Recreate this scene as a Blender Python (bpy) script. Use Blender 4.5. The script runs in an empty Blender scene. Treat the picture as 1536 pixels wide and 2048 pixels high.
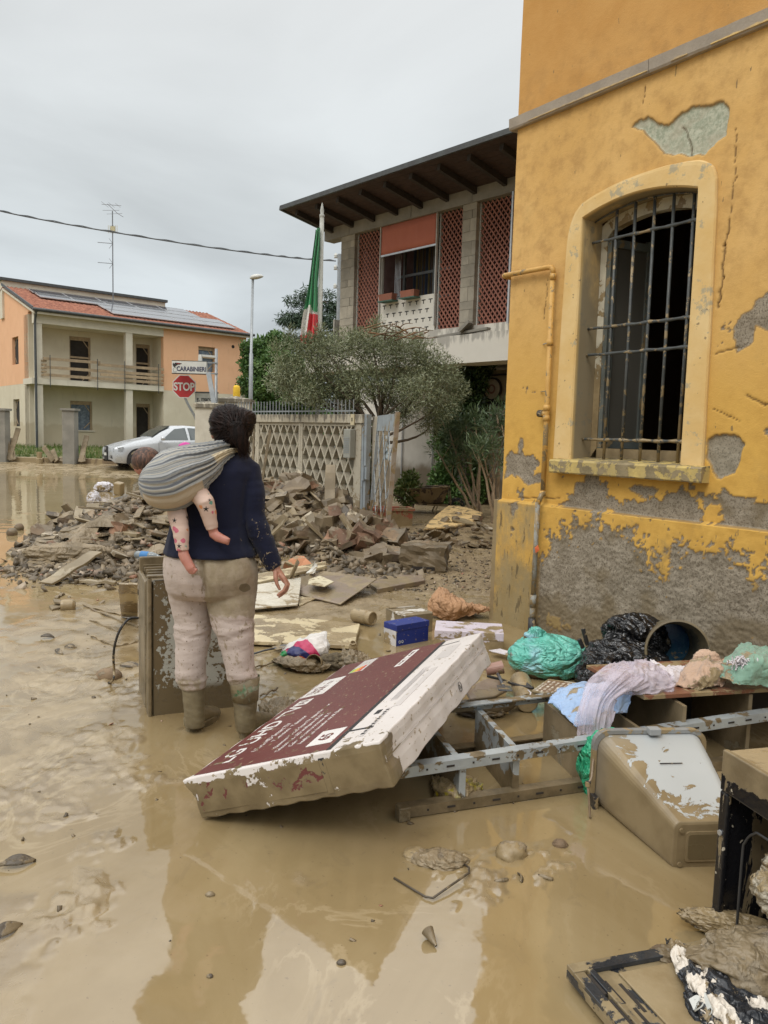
import bpy, bmesh, math, random
import numpy as np
from mathutils import Vector, Matrix, Euler, Quaternion
from math import sin, cos, pi, radians as rad
random.seed(7); np.random.seed(7)
S = bpy.context.scene
COL = S.collection
# ------------------------------------------------------------------ camera
EYE = 1.55; FPX = 1540.0
pt, rl = rad(5.67), rad(1.6)
_f = Vector((0, cos(pt), -sin(pt))); _r0 = Vector((1, 0, 0)); _u0 = Vector((0, sin(pt), cos(pt)))
_r = cos(rl)*_r0 + sin(rl)*_u0; _u = -sin(rl)*_r0 + cos(rl)*_u0
cam = bpy.data.cameras.new('camera'); co = bpy.data.objects.new('camera', cam); COL.objects.link(co)
cam.sensor_fit = 'VERTICAL'; cam.sensor_height = 24; cam.lens = 24*FPX/2048
cam.clip_start = .05; cam.clip_end = 3000
co.matrix_world = Matrix(((_r.x, _u.x, -_f.x, 0), (_r.y, _u.y, -_f.y, 0), (_r.z, _u.z, -_f.z, EYE), (0, 0, 0, 1)))
S.camera = co
S.view_settings.view_transform = 'Standard'; S.view_settings.look = 'None'
S.view_settings.exposure = 0.28; S.view_settings.gamma = 1
S.view_settings.use_curve_mapping = False
S.cycles.max_bounces = 6; S.cycles.diffuse_bounces = 3; S.cycles.glossy_bounces = 3
S.cycles.transparent_max_bounces = 12; S.cycles.caustics_reflective = False; S.cycles.caustics_refractive = False
# ------------------------------------------------------------------ world: high overcast
w = bpy.data.worlds.new('World'); S.world = w; w.use_nodes = True
nt = w.node_tree; nt.nodes.clear()
def WN(t, **k):
 n = nt.nodes.new(t)
 for a, b in k.items(): setattr(n, a, b)
 return n
L_ = nt.links.new
out = WN('ShaderNodeOutputWorld'); bg = WN('ShaderNodeBackground'); L_(bg.outputs[0], out.inputs[0])
sky = WN('ShaderNodeTexSky', sky_type='NISHITA', sun_disc=False)
sky.sun_elevation = rad(52); sky.sun_rotation = rad(215); sky.dust_density = 4
tc = WN('ShaderNodeTexCoord'); sx = WN('ShaderNodeSeparateXYZ'); L_(tc.outputs['Generated'], sx.inputs[0])
def ramp(stops):
 r = WN('ShaderNodeValToRGB'); e = r.color_ramp.elements
 while len(e) < len(stops): e.new(.5)
 for i, (p, c) in enumerate(stops): e[i].position = p; e[i].color = (*c, 1)
 return r
# height above the horizon -> cloud brightness (overcast skies brighten towards the zenith)
g1 = ramp([(0, (.47, .525, .56)), (.10, (.50, .545, .57)), (.26, (.545, .58, .59)), (.48, (.575, .59, .59)), (.58, (.90, .905, .89)), (.72, (.90, .905, .89))])
L_(sx.outputs['Z'], g1.inputs[0])
mr = WN('ShaderNodeMapRange'); mr.inputs[1].default_value = .47; mr.inputs[2].default_value = .66; mr.inputs[3].default_value = 1.0; mr.inputs[4].default_value = 1.85
L_(sx.outputs['Z'], mr.inputs[0])
# cloud deck: noise on a plane overhead
dv = WN('ShaderNodeVectorMath', operation='DIVIDE'); mx0 = WN('ShaderNodeMath', operation='MAXIMUM'); mx0.inputs[1].default_value = 0.0
ad = WN('ShaderNodeMath', operation='ADD'); ad.inputs[1].default_value = .22
L_(sx.outputs['Z'], mx0.inputs[0]); L_(mx0.outputs[0], ad.inputs[0])
cb = WN('ShaderNodeCombineXYZ')
for i in range(3): L_(ad.outputs[0], cb.inputs[i])
L_(tc.outputs['Generated'], dv.inputs[0]); L_(cb.outputs[0], dv.inputs[1])
n1 = WN('ShaderNodeTexNoise'); n1.inputs['Scale'].default_value = 1.05; n1.inputs['Detail'].default_value = 7; n1.inputs['Roughness'].default_value = .5; n1.inputs['Distortion'].default_value = .5
L_(dv.outputs[0], n1.inputs['Vector'])
cr = WN('ShaderNodeMapRange'); cr.inputs[1].default_value = .30; cr.inputs[2].default_value = .70; cr.inputs[3].default_value = .76; cr.inputs[4].default_value = 1.13
L_(n1.outputs['Fac'], cr.inputs[0])
m1 = WN('ShaderNodeMath', operation='MULTIPLY'); L_(mr.outputs[0], m1.inputs[0]); L_(cr.outputs[0], m1.inputs[1])
vm = WN('ShaderNodeVectorMath', operation='SCALE'); L_(g1.outputs[0], vm.inputs[0]); L_(m1.outputs[0], vm.inputs['Scale'])
sk = WN('ShaderNodeVectorMath', operation='SCALE'); L_(sky.outputs[0], sk.inputs[0]); sk.inputs['Scale'].default_value = .006
ad2 = WN('ShaderNodeVectorMath', operation='ADD'); L_(vm.outputs[0], ad2.inputs[0]); L_(sk.outputs[0], ad2.inputs[1])
L_(ad2.outputs[0], bg.inputs['Color']); bg.inputs['Strength'].default_value = 1.0
sun = bpy.data.lights.new('sun', 'SUN'); sun.energy = 1.0; sun.angle = rad(25); sun.color = (1, .96, .9)
so = bpy.data.objects.new('sun', sun); COL.objects.link(so)
so.rotation_euler = (rad(38), 0, rad(-35))   # from behind-left of the camera
so.location = (0, 0, 30)
# ------------------------------------------------------------------ generic helpers
def vnoise(x, y, seed=0):
 xi = np.floor(x).astype(np.int64); yi = np.floor(y).astype(np.int64); xf = x-xi; yf = y-yi
 def h(a, b):
  n = (a*374761393 + b*668265263 + seed*1442695041) & 0xffffffff
  n = ((n ^ (n >> 13))*1274126177) & 0xffffffff
  return ((n ^ (n >> 16)) & 0xffff)/65535.0
 u = xf*xf*(3-2*xf); v = yf*yf*(3-2*yf)
 return (h(xi, yi)*(1-u)+h(xi+1, yi)*u)*(1-v)+(h(xi, yi+1)*(1-u)+h(xi+1, yi+1)*u)*v
def fbm(x, y, o=4, seed=0, g=.5):
 s = 0; a = 1; t = 0
 for i in range(o):
  s = s+a*vnoise(x*2**i+i*17.3, y*2**i-i*9.1, seed+i); t += a; a *= g
 return s/t
def sstep(a, b, x):
 t = np.clip((x-a)/(b-a), 0, 1); return t*t*(3-2*t)
def raydir(px, py): return _f + _r*((px-768)/FPX) - _u*((py-1024)/FPX)
def G(px, py, z=0.0):
 d = raydir(px, py); t = (z-EYE)/d.z; return Vector((0, 0, EYE))+d*t
def AT(px, py, Y):
 d = raydir(px, py); return Vector((0, 0, EYE))+d*(Y/d.y)
class MB:
 def __init__(s): s.v = []; s.f = []; s.m = []; s.M = Matrix()
 def add(s, vs, fs, mi=0):
  b = len(s.v); s.v += [s.M @ Vector(p) for p in vs]; s.f += [tuple(b+i for i in f) for f in fs]; s.m += [mi]*len(fs); return s
 def box(s, c, d, rot=None, mi=0, taper=1.0):
  x, y, z = d[0]/2, d[1]/2, d[2]/2; R = Euler(rot).to_matrix() if rot else Matrix.Identity(3); c = Vector(c)
  vs = []
  for k in (-1, 1):
   t = taper if k > 0 else 1
   for i, j in ((-1, -1), (1, -1), (1, 1), (-1, 1)): vs.append(c+R @ Vector((i*x*t, j*y*t, k*z)))
  return s.add(vs, [(3, 2, 1, 0), (4, 5, 6, 7), (0, 1, 5, 4), (1, 2, 6, 5), (2, 3, 7, 6), (3, 0, 4, 7)], mi)
 def bb(s, a, b, mi=0):
  return s.box([(p+q)/2 for p, q in zip(a, b)], [abs(q-p) for p, q in zip(a, b)], mi=mi)
 def tube(s, pts, r, n=8, mi=0, cap=True):
  pts = [Vector(p) for p in pts]; rs = r if isinstance(r, (list, tuple)) else [r]*len(pts)
  vs = []; prev = None
  for i, p in enumerate(pts):
   t = (pts[min(i+1, len(pts)-1)]-pts[max(i-1, 0)]).normalized()
   if prev is None:
    a = Vector((0, 0, 1)) if abs(t.z) < .9 else Vector((1, 0, 0)); u = t.cross(a).normalized()
   else: u = (prev-t*prev.dot(t)).normalized()
   prev = u; v = t.cross(u)
   for k in range(n):
    an = 2*pi*k/n; vs.append(p+(u*cos(an)+v*sin(an))*rs[i])
  fs = []
  for i in range(len(pts)-1):
   for k in range(n): fs.append((i*n+k, i*n+(k+1) % n, (i+1)*n+(k+1) % n, (i+1)*n+k))
  if cap: fs.append(tuple(range(n-1, -1, -1))); fs.append(tuple((len(pts)-1)*n+k for k in range(n)))
  return s.add(vs, fs, mi)
 def beam(s, a, b, w, h, mi=0, up=(0, 0, 1)):
  a, b = Vector(a), Vector(b); t = (b-a).normalized(); up = Vector(up); sd = t.cross(up)
  if sd.length < 1e-4: sd = t.cross(Vector((1, 0, 0)))
  sd.normalize(); u = sd.cross(t); vs = []
  for p in (a, b):
   for i, j in ((-1, -1), (1, -1), (1, 1), (-1, 1)): vs.append(p+sd*(i*w/2)+u*(j*h/2))
  return s.add(vs, [(0, 1, 2, 3), (7, 6, 5, 4), (4, 5, 1, 0), (5, 6, 2, 1), (6, 7, 3, 2), (7, 4, 0, 3)], mi)
 def prism(s, poly, y0, y1, axis='y', mi=0):
  n = len(poly)
  def P(u, v, w): return {'y': (u, w, v), 'z': (u, v, w), 'x': (w, u, v)}[axis]
  vs = [P(u, v, y0) for u, v in poly]+[P(u, v, y1) for u, v in poly]
  fs = [tuple(range(n)), tuple(range(2*n-1, n-1, -1))]+[(i, i+n, (i+1) % n+n, (i+1) % n) for i in range(n)]
  return s.add(vs, fs, mi)
 def lathe(s, prof, n=24, c=(0, 0, 0), mi=0, M=None):
  vs = []; c = Vector(c)
  for r, z in prof:
   for k in range(n):
    a = 2*pi*k/n; p = Vector((r*cos(a), r*sin(a), z))
    vs.append(c+((M @ p) if M else p))
  fs = [(i*n+k, i*n+(k+1) % n, (i+1)*n+(k+1) % n, (i+1)*n+k) for i in range(len(prof)-1) for k in range(n)]
  return s.add(vs, fs, mi)
 def grid(s, fn, nu, nv, mi=0, closed=False):
  vs = [fn(i/nu, j/nv) for j in range(nv+1) for i in range(nu+1)]
  fs = [(j*(nu+1)+i, j*(nu+1)+i+1, (j+1)*(nu+1)+i+1, (j+1)*(nu+1)+i) for j in range(nv) for i in range(nu)]
  return s.add(vs, fs, mi)
 def mesh(s, name, mats, smooth=False, fix=True):
  me = bpy.data.meshes.new(name); me.from_pydata([tuple(p) for p in s.v], [], s.f)
  for m in (mats if isinstance(mats, (list, tuple)) else [mats]): me.materials.append(m)
  if any(s.m): me.polygons.foreach_set('material_index', s.m)
  me.update()
  if fix:
   bm = bmesh.new(); bm.from_mesh(me); bmesh.ops.recalc_face_normals(bm, faces=bm.faces); bm.to_mesh(me); bm.free()
  if smooth: me.polygons.foreach_set('use_smooth', [True]*len(me.polygons))
  return me
 def build(s, name, mats, parent=None, smooth=False, bevel=0, fix=True, **k):
  o = link(name, s.mesh(name, mats, smooth, fix), parent)
  if bevel: bev(o, bevel)
  if k: tag(o, **k)
  return o
def bev(o, w=.004, seg=2):
 m = o.modifiers.new('bevel', 'BEVEL'); m.width = w; m.segments = seg; m.limit_method = 'ANGLE'; m.angle_limit = rad(35)
def link(name, me, parent=None, M=None):
 o = bpy.data.objects.new(name, me); COL.objects.link(o)
 if parent: o.parent = parent
 if M is not None: o.matrix_basis = M
 return o
def tag(o, label=None, cat=None, group=None, kind=None):
 if label: o['label'] = label
 if cat: o['category'] = cat
 if group: o['group'] = group
 if kind: o['kind'] = kind
 return o
def thing(name, label, cat, loc=(0, 0, 0), rz=0, group=None, rot=None):
 o = bpy.data.objects.new(name, None); COL.objects.link(o); o.location = loc
 o.rotation_euler = rot if rot else (0, 0, rz); o.empty_display_size = .1
 return tag(o, label, cat, group)
def fixbits(o):
 return o
def copytree(o, parent=None):
 c = o.copy(); COL.objects.link(c); c.parent = parent
 for ch in list(o.children): copytree(ch, c)
 return c
def bmobj(name, bm, mats, parent=None, smooth=True):
 me = bpy.data.meshes.new(name); bm.to_mesh(me); bm.free()
 for m in (mats if isinstance(mats, (list, tuple)) else [mats]): me.materials.append(m)
 if smooth: me.polygons.foreach_set('use_smooth', [True]*len(me.polygons))
 return link(name, me, parent)
def npmesh(name, V, F, mats, parent=None, smooth=True, attrs=None):
 V = np.asarray(V, dtype=np.float32); F = np.asarray(F, dtype=np.int32); k = F.shape[1]
 me = bpy.data.meshes.new(name); me.vertices.add(len(V)); me.vertices.foreach_set('co', V.ravel())
 me.loops.add(F.size); me.loops.foreach_set('vertex_index', F.ravel())
 me.polygons.add(len(F)); me.polygons.foreach_set('loop_start', np.arange(0, F.size, k, dtype=np.int32))
 try: me.polygons.foreach_set('loop_total', np.full(len(F), k, dtype=np.int32))
 except Exception: pass
 if smooth: me.polygons.foreach_set('use_smooth', np.ones(len(F), dtype=bool))
 for m in (mats if isinstance(mats, (list, tuple)) else [mats]): me.materials.append(m)
 me.update(calc_edges=True); me.validate()
 for n, a in (attrs or {}).items():
  at = me.attributes.new(n, 'FLOAT', 'POINT'); at.data.foreach_set('value', np.asarray(a, dtype=np.float32))
 return link(name, me, parent)
def gridfaces(nu, nv, wrap=False):
 j, i = np.meshgrid(np.arange(nv-1), np.arange(nu if wrap else nu-1), indexing='ij'); i2 = (i+1) % nu
 return np.stack([j*nu+i, j*nu+i2, (j+1)*nu+i2, (j+1)*nu+i], -1).reshape(-1, 4)
# ------------------------------------------------------------------ materials
class NM:
 def __init__(s, name):
  s.m = bpy.data.materials.new(name); s.m.use_nodes = True; s.t = s.m.node_tree; s.n = s.t.nodes
  s.b = s.n['Principled BSDF']; s._c = {}
 def node(s, t, **k):
  n = s.n.new(t)
  for a, b in k.items(): setattr(n, a, b)
  return n
 def put(s, sock, v):
  if hasattr(v, 'is_output') or isinstance(v, bpy.types.NodeSocket): s.t.links.new(v, sock)
  elif isinstance(v, (tuple, list)) and len(v) == 3 and sock.type == 'RGBA': sock.default_value = (*v, 1)
  else: sock.default_value = v
 def set(s, **k):
  al = dict(col='Base Color', rough='Roughness', metal='Metallic', spec='Specular IOR Level', normal='Normal', alpha='Alpha', trans='Transmission Weight', ior='IOR', coat='Coat Weight', crough='Coat Roughness', emit='Emission Color', es='Emission Strength', sheen='Sheen Weight', sss='Subsurface Weight')
  for a, v in k.items(): s.put(s.b.inputs[al[a]], v)
  return s
 def coord(s, kind='Object'):
  if kind not in s._c:
   if kind == 'World': s._c[kind] = s.node('ShaderNodeNewGeometry').outputs['Position']
   else: s._c[kind] = s.node('ShaderNodeTexCoord').outputs[kind]
  return s._c[kind]
 def sep(s, v): return s.out3(s.node('ShaderNodeSeparateXYZ'), v)
 def out3(s, n, v): s.put(n.inputs[0], v); return n.outputs
 def rand(s): return s.node('ShaderNodeObjectInfo').outputs['Random']
 def scl(s, v, sc, rot=None, loc=None):
  n = s.node('ShaderNodeMapping'); s.put(n.inputs[0], v); n.inputs['Scale'].default_value = sc if isinstance(sc, tuple) else (sc,)*3
  if rot: n.inputs['Rotation'].default_value = rot
  if loc: n.inputs['Location'].default_value = loc
  return n.outputs[0]
 def noise(s, scale, vec=None, detail=4, rough=.5, dist=0, off=False):
  n = s.node('ShaderNodeTexNoise'); v = vec if vec is not None else s.coord()
  if off:   # every object gets its own patch of the noise
   a = s.node('ShaderNodeVectorMath', operation='ADD'); s.put(a.inputs[0], v)
   mm = s.math('MULTIPLY', s.rand(), 37.0); c = s.node('ShaderNodeCombineXYZ')
   for i in range(3): s.put(c.inputs[i], mm)
   s.put(a.inputs[1], c.outputs[0]); v = a.outputs[0]
  s.put(n.inputs['Vector'], v); n.inputs['Scale'].default_value = scale
  n.inputs['Detail'].default_value = detail; n.inputs['Roughness'].default_value = rough; n.inputs['Distortion'].default_value = dist
  return n.outputs['Fac']
 def voro(s, scale, vec=None, feat='F1', out='Distance', rnd=1):
  n = s.node('ShaderNodeTexVoronoi', feature=feat); s.put(n.inputs['Vector'], vec if vec is not None else s.coord())
  n.inputs['Scale'].default_value = scale; n.inputs['Randomness'].default_value = rnd
  return n.outputs[out]
 def wave(s, scale, vec=None, dist=2, dscale=2, direction='X', prof='SIN', detail=2):
  n = s.node('ShaderNodeTexWave', bands_direction=direction, wave_profile=prof); s.put(n.inputs['Vector'], vec if vec is not None else s.coord())
  n.inputs['Scale'].default_value = scale; n.inputs['Distortion'].default_value = dist; n.inputs['Detail Scale'].default_value = dscale; n.inputs['Detail'].default_value = detail
  return n.outputs['Fac']
 def math(s, op, a, b=0.0, c=0.0, clamp=False):
  n = s.node('ShaderNodeMath', operation=op, use_clamp=clamp); s.put(n.inputs[0], a); s.put(n.inputs[1], b); s.put(n.inputs[2], c); return n.outputs[0]
 def step(s, v, a, b, lo=0.0, hi=1.0):
  n = s.node('ShaderNodeMapRange', interpolation_type='SMOOTHSTEP'); s.put(n.inputs[0], v)
  n.inputs[1].default_value = a; n.inputs[2].default_value = b; n.inputs[3].default_value = lo; n.inputs[4].default_value = hi; return n.outputs[0]
 def mix(s, f, a, b, mode='MIX'):
  n = s.node('ShaderNodeMix', data_type='RGBA', blend_type=mode); s.put(n.inputs[0], f)
  s.put(n.inputs[6], a); s.put(n.inputs[7], b); return n.outputs[2]
 def ramp(s, v, stops):
  r = s.node('ShaderNodeValToRGB'); e = r.color_ramp.elements
  while len(e) < len(stops): e.new(.5)
  for i, (p, c) in enumerate(stops): e[i].position = p; e[i].color = (*c, 1)
  s.put(r.inputs[0], v); return r.outputs[0]
 def bump(s, h, dist=.01, strength=1.0, n0=None):
  n = s.node('ShaderNodeBump'); n.inputs['Strength'].default_value = strength; n.inputs['Distance'].default_value = dist
  s.put(n.inputs['Height'], h)
  if n0 is not None: s.put(n.inputs['Normal'], n0)
  return n.outputs[0]
 def crease(s, sc, v=None, w=1.0):
  a = s.math('ABSOLUTE', s.math('SUBTRACT', s.noise(sc, v, 2, .45, w), .5)); b = s.math('ABSOLUTE', s.math('SUBTRACT', s.noise(sc*2.3, v, 2, .5, w), .5)); return s.math('ADD', s.math('MULTIPLY', a, 3.0), s.math('MULTIPLY', b, 1.0))
 def attr(s, name):
  n = s.node('ShaderNodeAttribute'); n.attribute_name = name; return n.outputs['Fac']
MUD = (.225, .165, .085); MUD2 = (.31, .235, .13); MUDD = (.115, .083, .043)
def surf(name, col, col2=None, scale=4, rough=.7, bump=.15, bscale=60, mud=0.0, msc=7, mcol=MUD, mcol2=MUD2, mrough=.32, metal=0, spec=.5, zr=None, zamt=.5, coord='Object', off=True, mdetail=9, sheen=0, speck=0, edge=.03, var=0.0, trans=0, cr=0):
 """paint/cloth/stone with its own blotches, and a coat of mud that thickens below zr"""
 m = NM(name); v = m.coord(coord)
 c = m.mix(m.step(m.noise(scale, v, 5, .6, off=off), .3, .7), col, col2 or tuple(x*.78 for x in col))
 if var:
  hv = m.node('ShaderNodeHueSaturation'); m.put(hv.inputs['Value'], m.math('ADD', m.math('MULTIPLY', m.rand(), var), 1-var/2)); m.put(hv.inputs['Color'], c); c = hv.outputs[0]
 r = m.step(m.noise(scale*2.3, v, 3, off=off), .3, .7, rough-.07, min(1, rough+.07))
 nb = m.bump(m.noise(bscale, v, 4, .6), .004, bump)
 if speck:
  sp = m.step(m.noise(55, v, 2, .5, off=off), .70-speck*.06, .72-speck*.06); c = m.mix(sp, c, mcol2); r = m.mix(sp, r, (mrough,)*3)
 if mud:
  t = m.noise(msc, v, mdetail, .62, .4, off=off)
  if zr:
   z = m.sep(m.coord('World'))[2]; t = m.math('ADD', t, m.step(z, zr[0], zr[1], zamt, 0.0))
  k = .62-mud*.32
  t2 = m.math('ADD', t, m.math('MULTIPLY', m.math('SUBTRACT', m.noise(msc*9, v, 3, .6), .5), .10))
  mk = m.step(t2, k, k+edge)
  mc = m.mix(m.step(m.noise(msc*.8, v, 6, .65, off=off), .35, .65), mcol, mcol2)
  c = m.mix(mk, c, mc); r = m.mix(mk, r, m.mix(m.noise(msc*1.7, v, 3), (mrough*.7,)*3, (min(1, mrough*1.8),)*3))
  h = m.math('ADD', m.math('MULTIPLY', mk, .7), m.math('MULTIPLY', m.noise(msc*3.2, v, 5, .6), .8))
  nb = m.bump(h, .006, .55, nb)
 if cr: nb = m.bump(m.crease(cr, v), .03, .8, nb)
 m.set(col=c, rough=r, normal=nb, metal=metal, spec=spec)
 if sheen: m.set(sheen=sheen)
 if trans: m.set(trans=trans)
 return m.m
# ================================================================== GROUND
def zbase(x, y):
 return 0.058*np.clip(y-24, 0, 4)+0.02*np.clip(y-28, 0, 9)
def heaps(x, y):
 def g(cx, cy, rx, ry, h, p=1.2, a=0.):
  dx, dy = x-cx, y-cy; u = (dx*cos(a)+dy*sin(a))/rx; v = (-dx*sin(a)+dy*cos(a))/ry
  d = np.sqrt(u*u+v*v); return h*np.clip(1-d**p, 0, 1)
 n = fbm(x*1.3, y*1.3, 3, 5)
 a = g(-2.85, 11.2, 1.95, 2.9, .74, 1.3)*(.7+.6*n)
 a = np.maximum(a, g(-3.3, 9.6, 1.0, 1.1, .28)*(.7+.6*n))
 a = np.maximum(a, g(-2.2, 9.3, 1.3, 1.2, .30)*(.7+.6*n))
 b = g(-1.35, 11.8, 1.5, 1.7, .80, 1.2, .5)*(.7+.6*n)
 b = np.maximum(b, g(-.55, 10.3, 1.0, 1.1, .35)*(.7+.6*n))
 c = g(1.3, 12.3, 1.5, 1.3, .20)*(.6+.8*n)
 c = np.maximum(c, g(.45, 10.2, .8, .8, .16)*(.6+.8*n))
 d = g(-2.9, 14.2, 2.2, 2.2, .55)*(.7+.6*n)
 return np.maximum(np.maximum(a, b), np.maximum(c, d))
def ground_fields(x, y):
 r = np.sqrt(x*x+y*y)
 hp = heaps(x, y)
 rough = sstep(5.9, 7.6, y-.25*x)*sstep(-1.3, -.5, x)            # churned yard mud
 rough = np.maximum(rough, sstep(.02, .12, hp))
 road = sstep(23.5, 25.5, y)
 left = sstep(-.7, -1.35, x+.12*y-.25)*sstep(9, 6, y)             # slick bank on the left
 near = np.clip(1.4-r*.06, .3, 1)
 f1 = fbm(x*1.1+3, y*1.1, 4, 11)-.5; f2 = fbm(x*5.5, y*5.5, 4, 21)-.5; f3 = fbm(x*22, y*22, 3, 31)-.5
 ridg = 1-np.abs(fbm(x*4.0+9, y*4.0+f1*3, 3, 41)*2-1)*2.2
 h = -.0048+f1*.016+f2*.010+f3*.002
 h = h*(1-left)+left*(.0000+f1*.013+f2*.0065+f3*.0026+np.clip(ridg, 0, 1)*.007*sstep(.42, .58, fbm(x*.9, y*.9, 2, 77)))
 # disturbed spots: footprints and clods stirred up in the slick mud
 for (cx, cy, s, a) in SPOTS:
  d = np.exp(-(((x-cx)/s)**2+((y-cy)/(s*1.25))**2)); h = h+d*a*(.15+1.3*f3+1.1*f2)+d*a*.10
 h = h*(1-rough)+rough*(.012+f1*.05+f2*.045+f3*.026)
 h = h*(1-road)+road*(.01+f1*.03+f2*.02+f3*.015)
 # dent of the puddles in the yard
 wet = sstep(.0035, -.0015, h)
 z = np.where(h > 0, h, h*.0)+.0009*(fbm(x*1.8, y*2.2, 2, 61)-.5)*sstep(25, 3, r)+.00025*(fbm(x*7, y*9, 2, 67)-.5)
 return zbase(x, y)+hp+z, wet, rough, np.clip(h*60, 0, 1)
SPOTS = [(-.80, 4.9, .25, .02), (-.2, 2.55, .09, .02), (.30, 2.62, .16, .03), (.60, 2.70, .12, .03), (.8, 2.9, .1, .02), (-1.02, 3.3, .16, .02), (-1.25, 2.95, .14, .02),
  (-1.35, 3.7, .2, .02), (-1.5, 4.5, .28, .02), (-.98, 3.9, .09, .02), (-.95, 2.35, .13, .035), (-1.9, 4.6, .2, .02), (.05, 4.3, .22, .025), (-.30, 3.95, .15, .03),
  (-1.0, 2.75, .12, .02), (-1.6, 3.2, .18, .02), (.95, 2.55, .1, .012), (.35, 5.3, .3, .01), (-.1, 2.0, .1, .008), (.25, 5.0, .3, .02), (-.3, 5.1, .2, .02), (.9, 4.8, .3, .02)]
ang = np.concatenate([np.linspace(-180, -42, 60, endpoint=False), np.linspace(-42, 42, 620, endpoint=False), np.linspace(42, 180, 60)])
ang = ang[:-1]
rr = [.25]
while rr[-1] < 1500:
 R_ = rr[-1]; rr.append(R_*(1.12 if R_ < 1.3 else 1.0052 if R_ < 17 else 1.03 if R_ < 60 else 1.2))
rr = np.array(rr); AA, RR = np.meshgrid(np.radians(ang), rr)
GX = RR*np.sin(AA); GY = RR*np.cos(AA)
GZ, wet, rgh, dry = ground_fields(GX, GY)
V = np.stack([GX, GY, GZ], -1).reshape(-1, 3); nA = len(ang)
Fq = gridfaces(nA, len(rr), wrap=True)
m = NM('liquid_mud'); v = m.coord('World'); aw = m.attr('wet'); ar = m.attr('rough'); adr = m.attr('dry')
big = m.noise(.55, v, 5, .6); med = m.noise(3.2, v, 6, .62, .6); fine = m.noise(26, v, 5, .65); sw = m.noise(1.2, m.scl(v, (1, .5, 1)), 6, .6, 2.2)
wc = m.mix(m.step(big, .3, .7), (.225, .163, .078), (.265, .197, .100)); wc = m.mix(m.step(sw, .35, .65, 0, .6), wc, (.310, .238, .130))
rc = m.mix(m.step(med, .3, .7), (.150, .108, .058), (.245, .183, .103)); rc = m.mix(m.step(fine, .45, .7, 0, .6), rc, (.33, .255, .16))
dc = m.mix(m.step(med, .35, .65), (.205, .150, .078), (.295, .225, .128))
c = m.mix(aw, dc, wc); c = m.mix(m.math('MULTIPLY', ar, m.step(aw, .2, .9, 1, .2)), c, rc)
ve = m.math('ABSOLUTE', m.math('SUBTRACT', m.noise(1.7, m.scl(v, (1, .6, 1)), 7, .62, 1.6), .5)); c = m.mix(m.math('MULTIPLY', m.step(ve, .03, .0), m.step(m.noise(.8, v, 2), .45, .6, 0, .55)), c, (.38, .30, .18)); c = m.mix(m.math('MULTIPLY', m.step(m.noise(9, m.scl(v, (1, .55, 1)), 7, .7, 1), .58, .66), .35), c, (.20, .150, .082)); spk = m.step(m.noise(60, v, 2, .4), .715, .73); c = m.mix(m.math('MULTIPLY', spk, .5), c, (.14, .10, .055))
ro = m.mix(aw, m.mix(m.step(med, .35, .65), (.16,)*3, (.42,)*3), (.045,)*3)
ro = m.mix(m.math('MULTIPLY', ar, m.step(aw, .2, .9, 1, .1)), ro, m.mix(m.step(fine, .3, .7), (.28,)*3, (.75,)*3))
rip = m.math('ADD', m.math('MULTIPLY', m.noise(5, v, 3, .5), .5), m.math('MULTIPLY', m.noise(1.6, v, 2, .5), 1.4))
b1 = m.bump(rip, .010, .32)
bamt = m.math('ADD', m.math('MULTIPLY', adr, .3), ar, clamp=True)
b2n = m.node('ShaderNodeBump'); m.put(b2n.inputs['Height'], m.math('ADD', fine, m.math('MULTIPLY', m.noise(80, v, 3), .5))); b2n.inputs['Distance'].default_value = .012
m.put(b2n.inputs['Strength'], m.math('MULTIPLY', bamt, .8)); m.put(b2n.inputs['Normal'], b1)
m.set(col=c, rough=ro, normal=b2n.outputs[0], ior=1.52); m.put(m.b.inputs['Specular IOR Level'], m.mix(m.math('MULTIPLY', ar, m.math('SUBTRACT', 1.0, aw)), (.85,)*3, (.3,)*3))
MATG = m.m
go = npmesh('ground', V, Fq, MATG, attrs={'wet': wet.ravel(), 'rough': rgh.ravel(), 'dry': dry.ravel()})
tag(go, kind='structure')
def gz(x, y):
 return float(ground_fields(np.array([float(x)]), np.array([float(y)]))[0][0])
# ================================================================== YELLOW BUILDING
WC = Vector((.992, 6.495, 0)); WA = math.atan2(-.8049, .5934)
yb = thing('yellow_building', 'weathered yellow rendered building with a barred arched window and peeling grey plinth', 'building', WC, WA)
# local: x along the wall, y into the building, z up
su = np.concatenate([np.arange(0, 2.62, .0095), np.array([2.9, 3.4, 4.2, 5.2, 6.5])])
zu = np.concatenate([np.arange(-.15, .02, .08), np.arange(.02, 1.028, .0095), [1.030, 1.046], np.arange(1.055, 4.3, .0095), np.array([4.4, 4.6, 5, 6, 7.5, 9.2])])
Sg, Zg = np.meshgrid(su, zu)
def blob(poly, jit=.02, soft=.006, seed=3):
 P = np.array(poly); n = len(P)
 sx_ = Sg+jit*(fbm(Sg*14, Zg*14, 4, seed)-.5)*2; zx_ = Zg+jit*(fbm(Sg*14+7, Zg*14+3, 4, seed+9)-.5)*2
 ins = np.zeros(Sg.shape, bool); dmin = np.full(Sg.shape, 9.)
 for i in range(n):
  a, b = P[i], P[(i+1) % n]
  cnd = ((a[1] > zx_) != (b[1] > zx_)) & (sx_ < (b[0]-a[0])*(zx_-a[1])/(b[1]-a[1]+1e-12)+a[0]); ins ^= cnd
  t = np.clip(((sx_-a[0])*(b[0]-a[0])+(zx_-a[1])*(b[1]-a[1]))/((b[0]-a[0])**2+(b[1]-a[1])**2), 0, 1)
  dmin = np.minimum(dmin, np.hypot(sx_-a[0]-t*(b[0]-a[0]), zx_-a[1]-t*(b[1]-a[1])))
 return sstep(-soft, soft, np.where(ins, dmin, -dmin))
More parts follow.
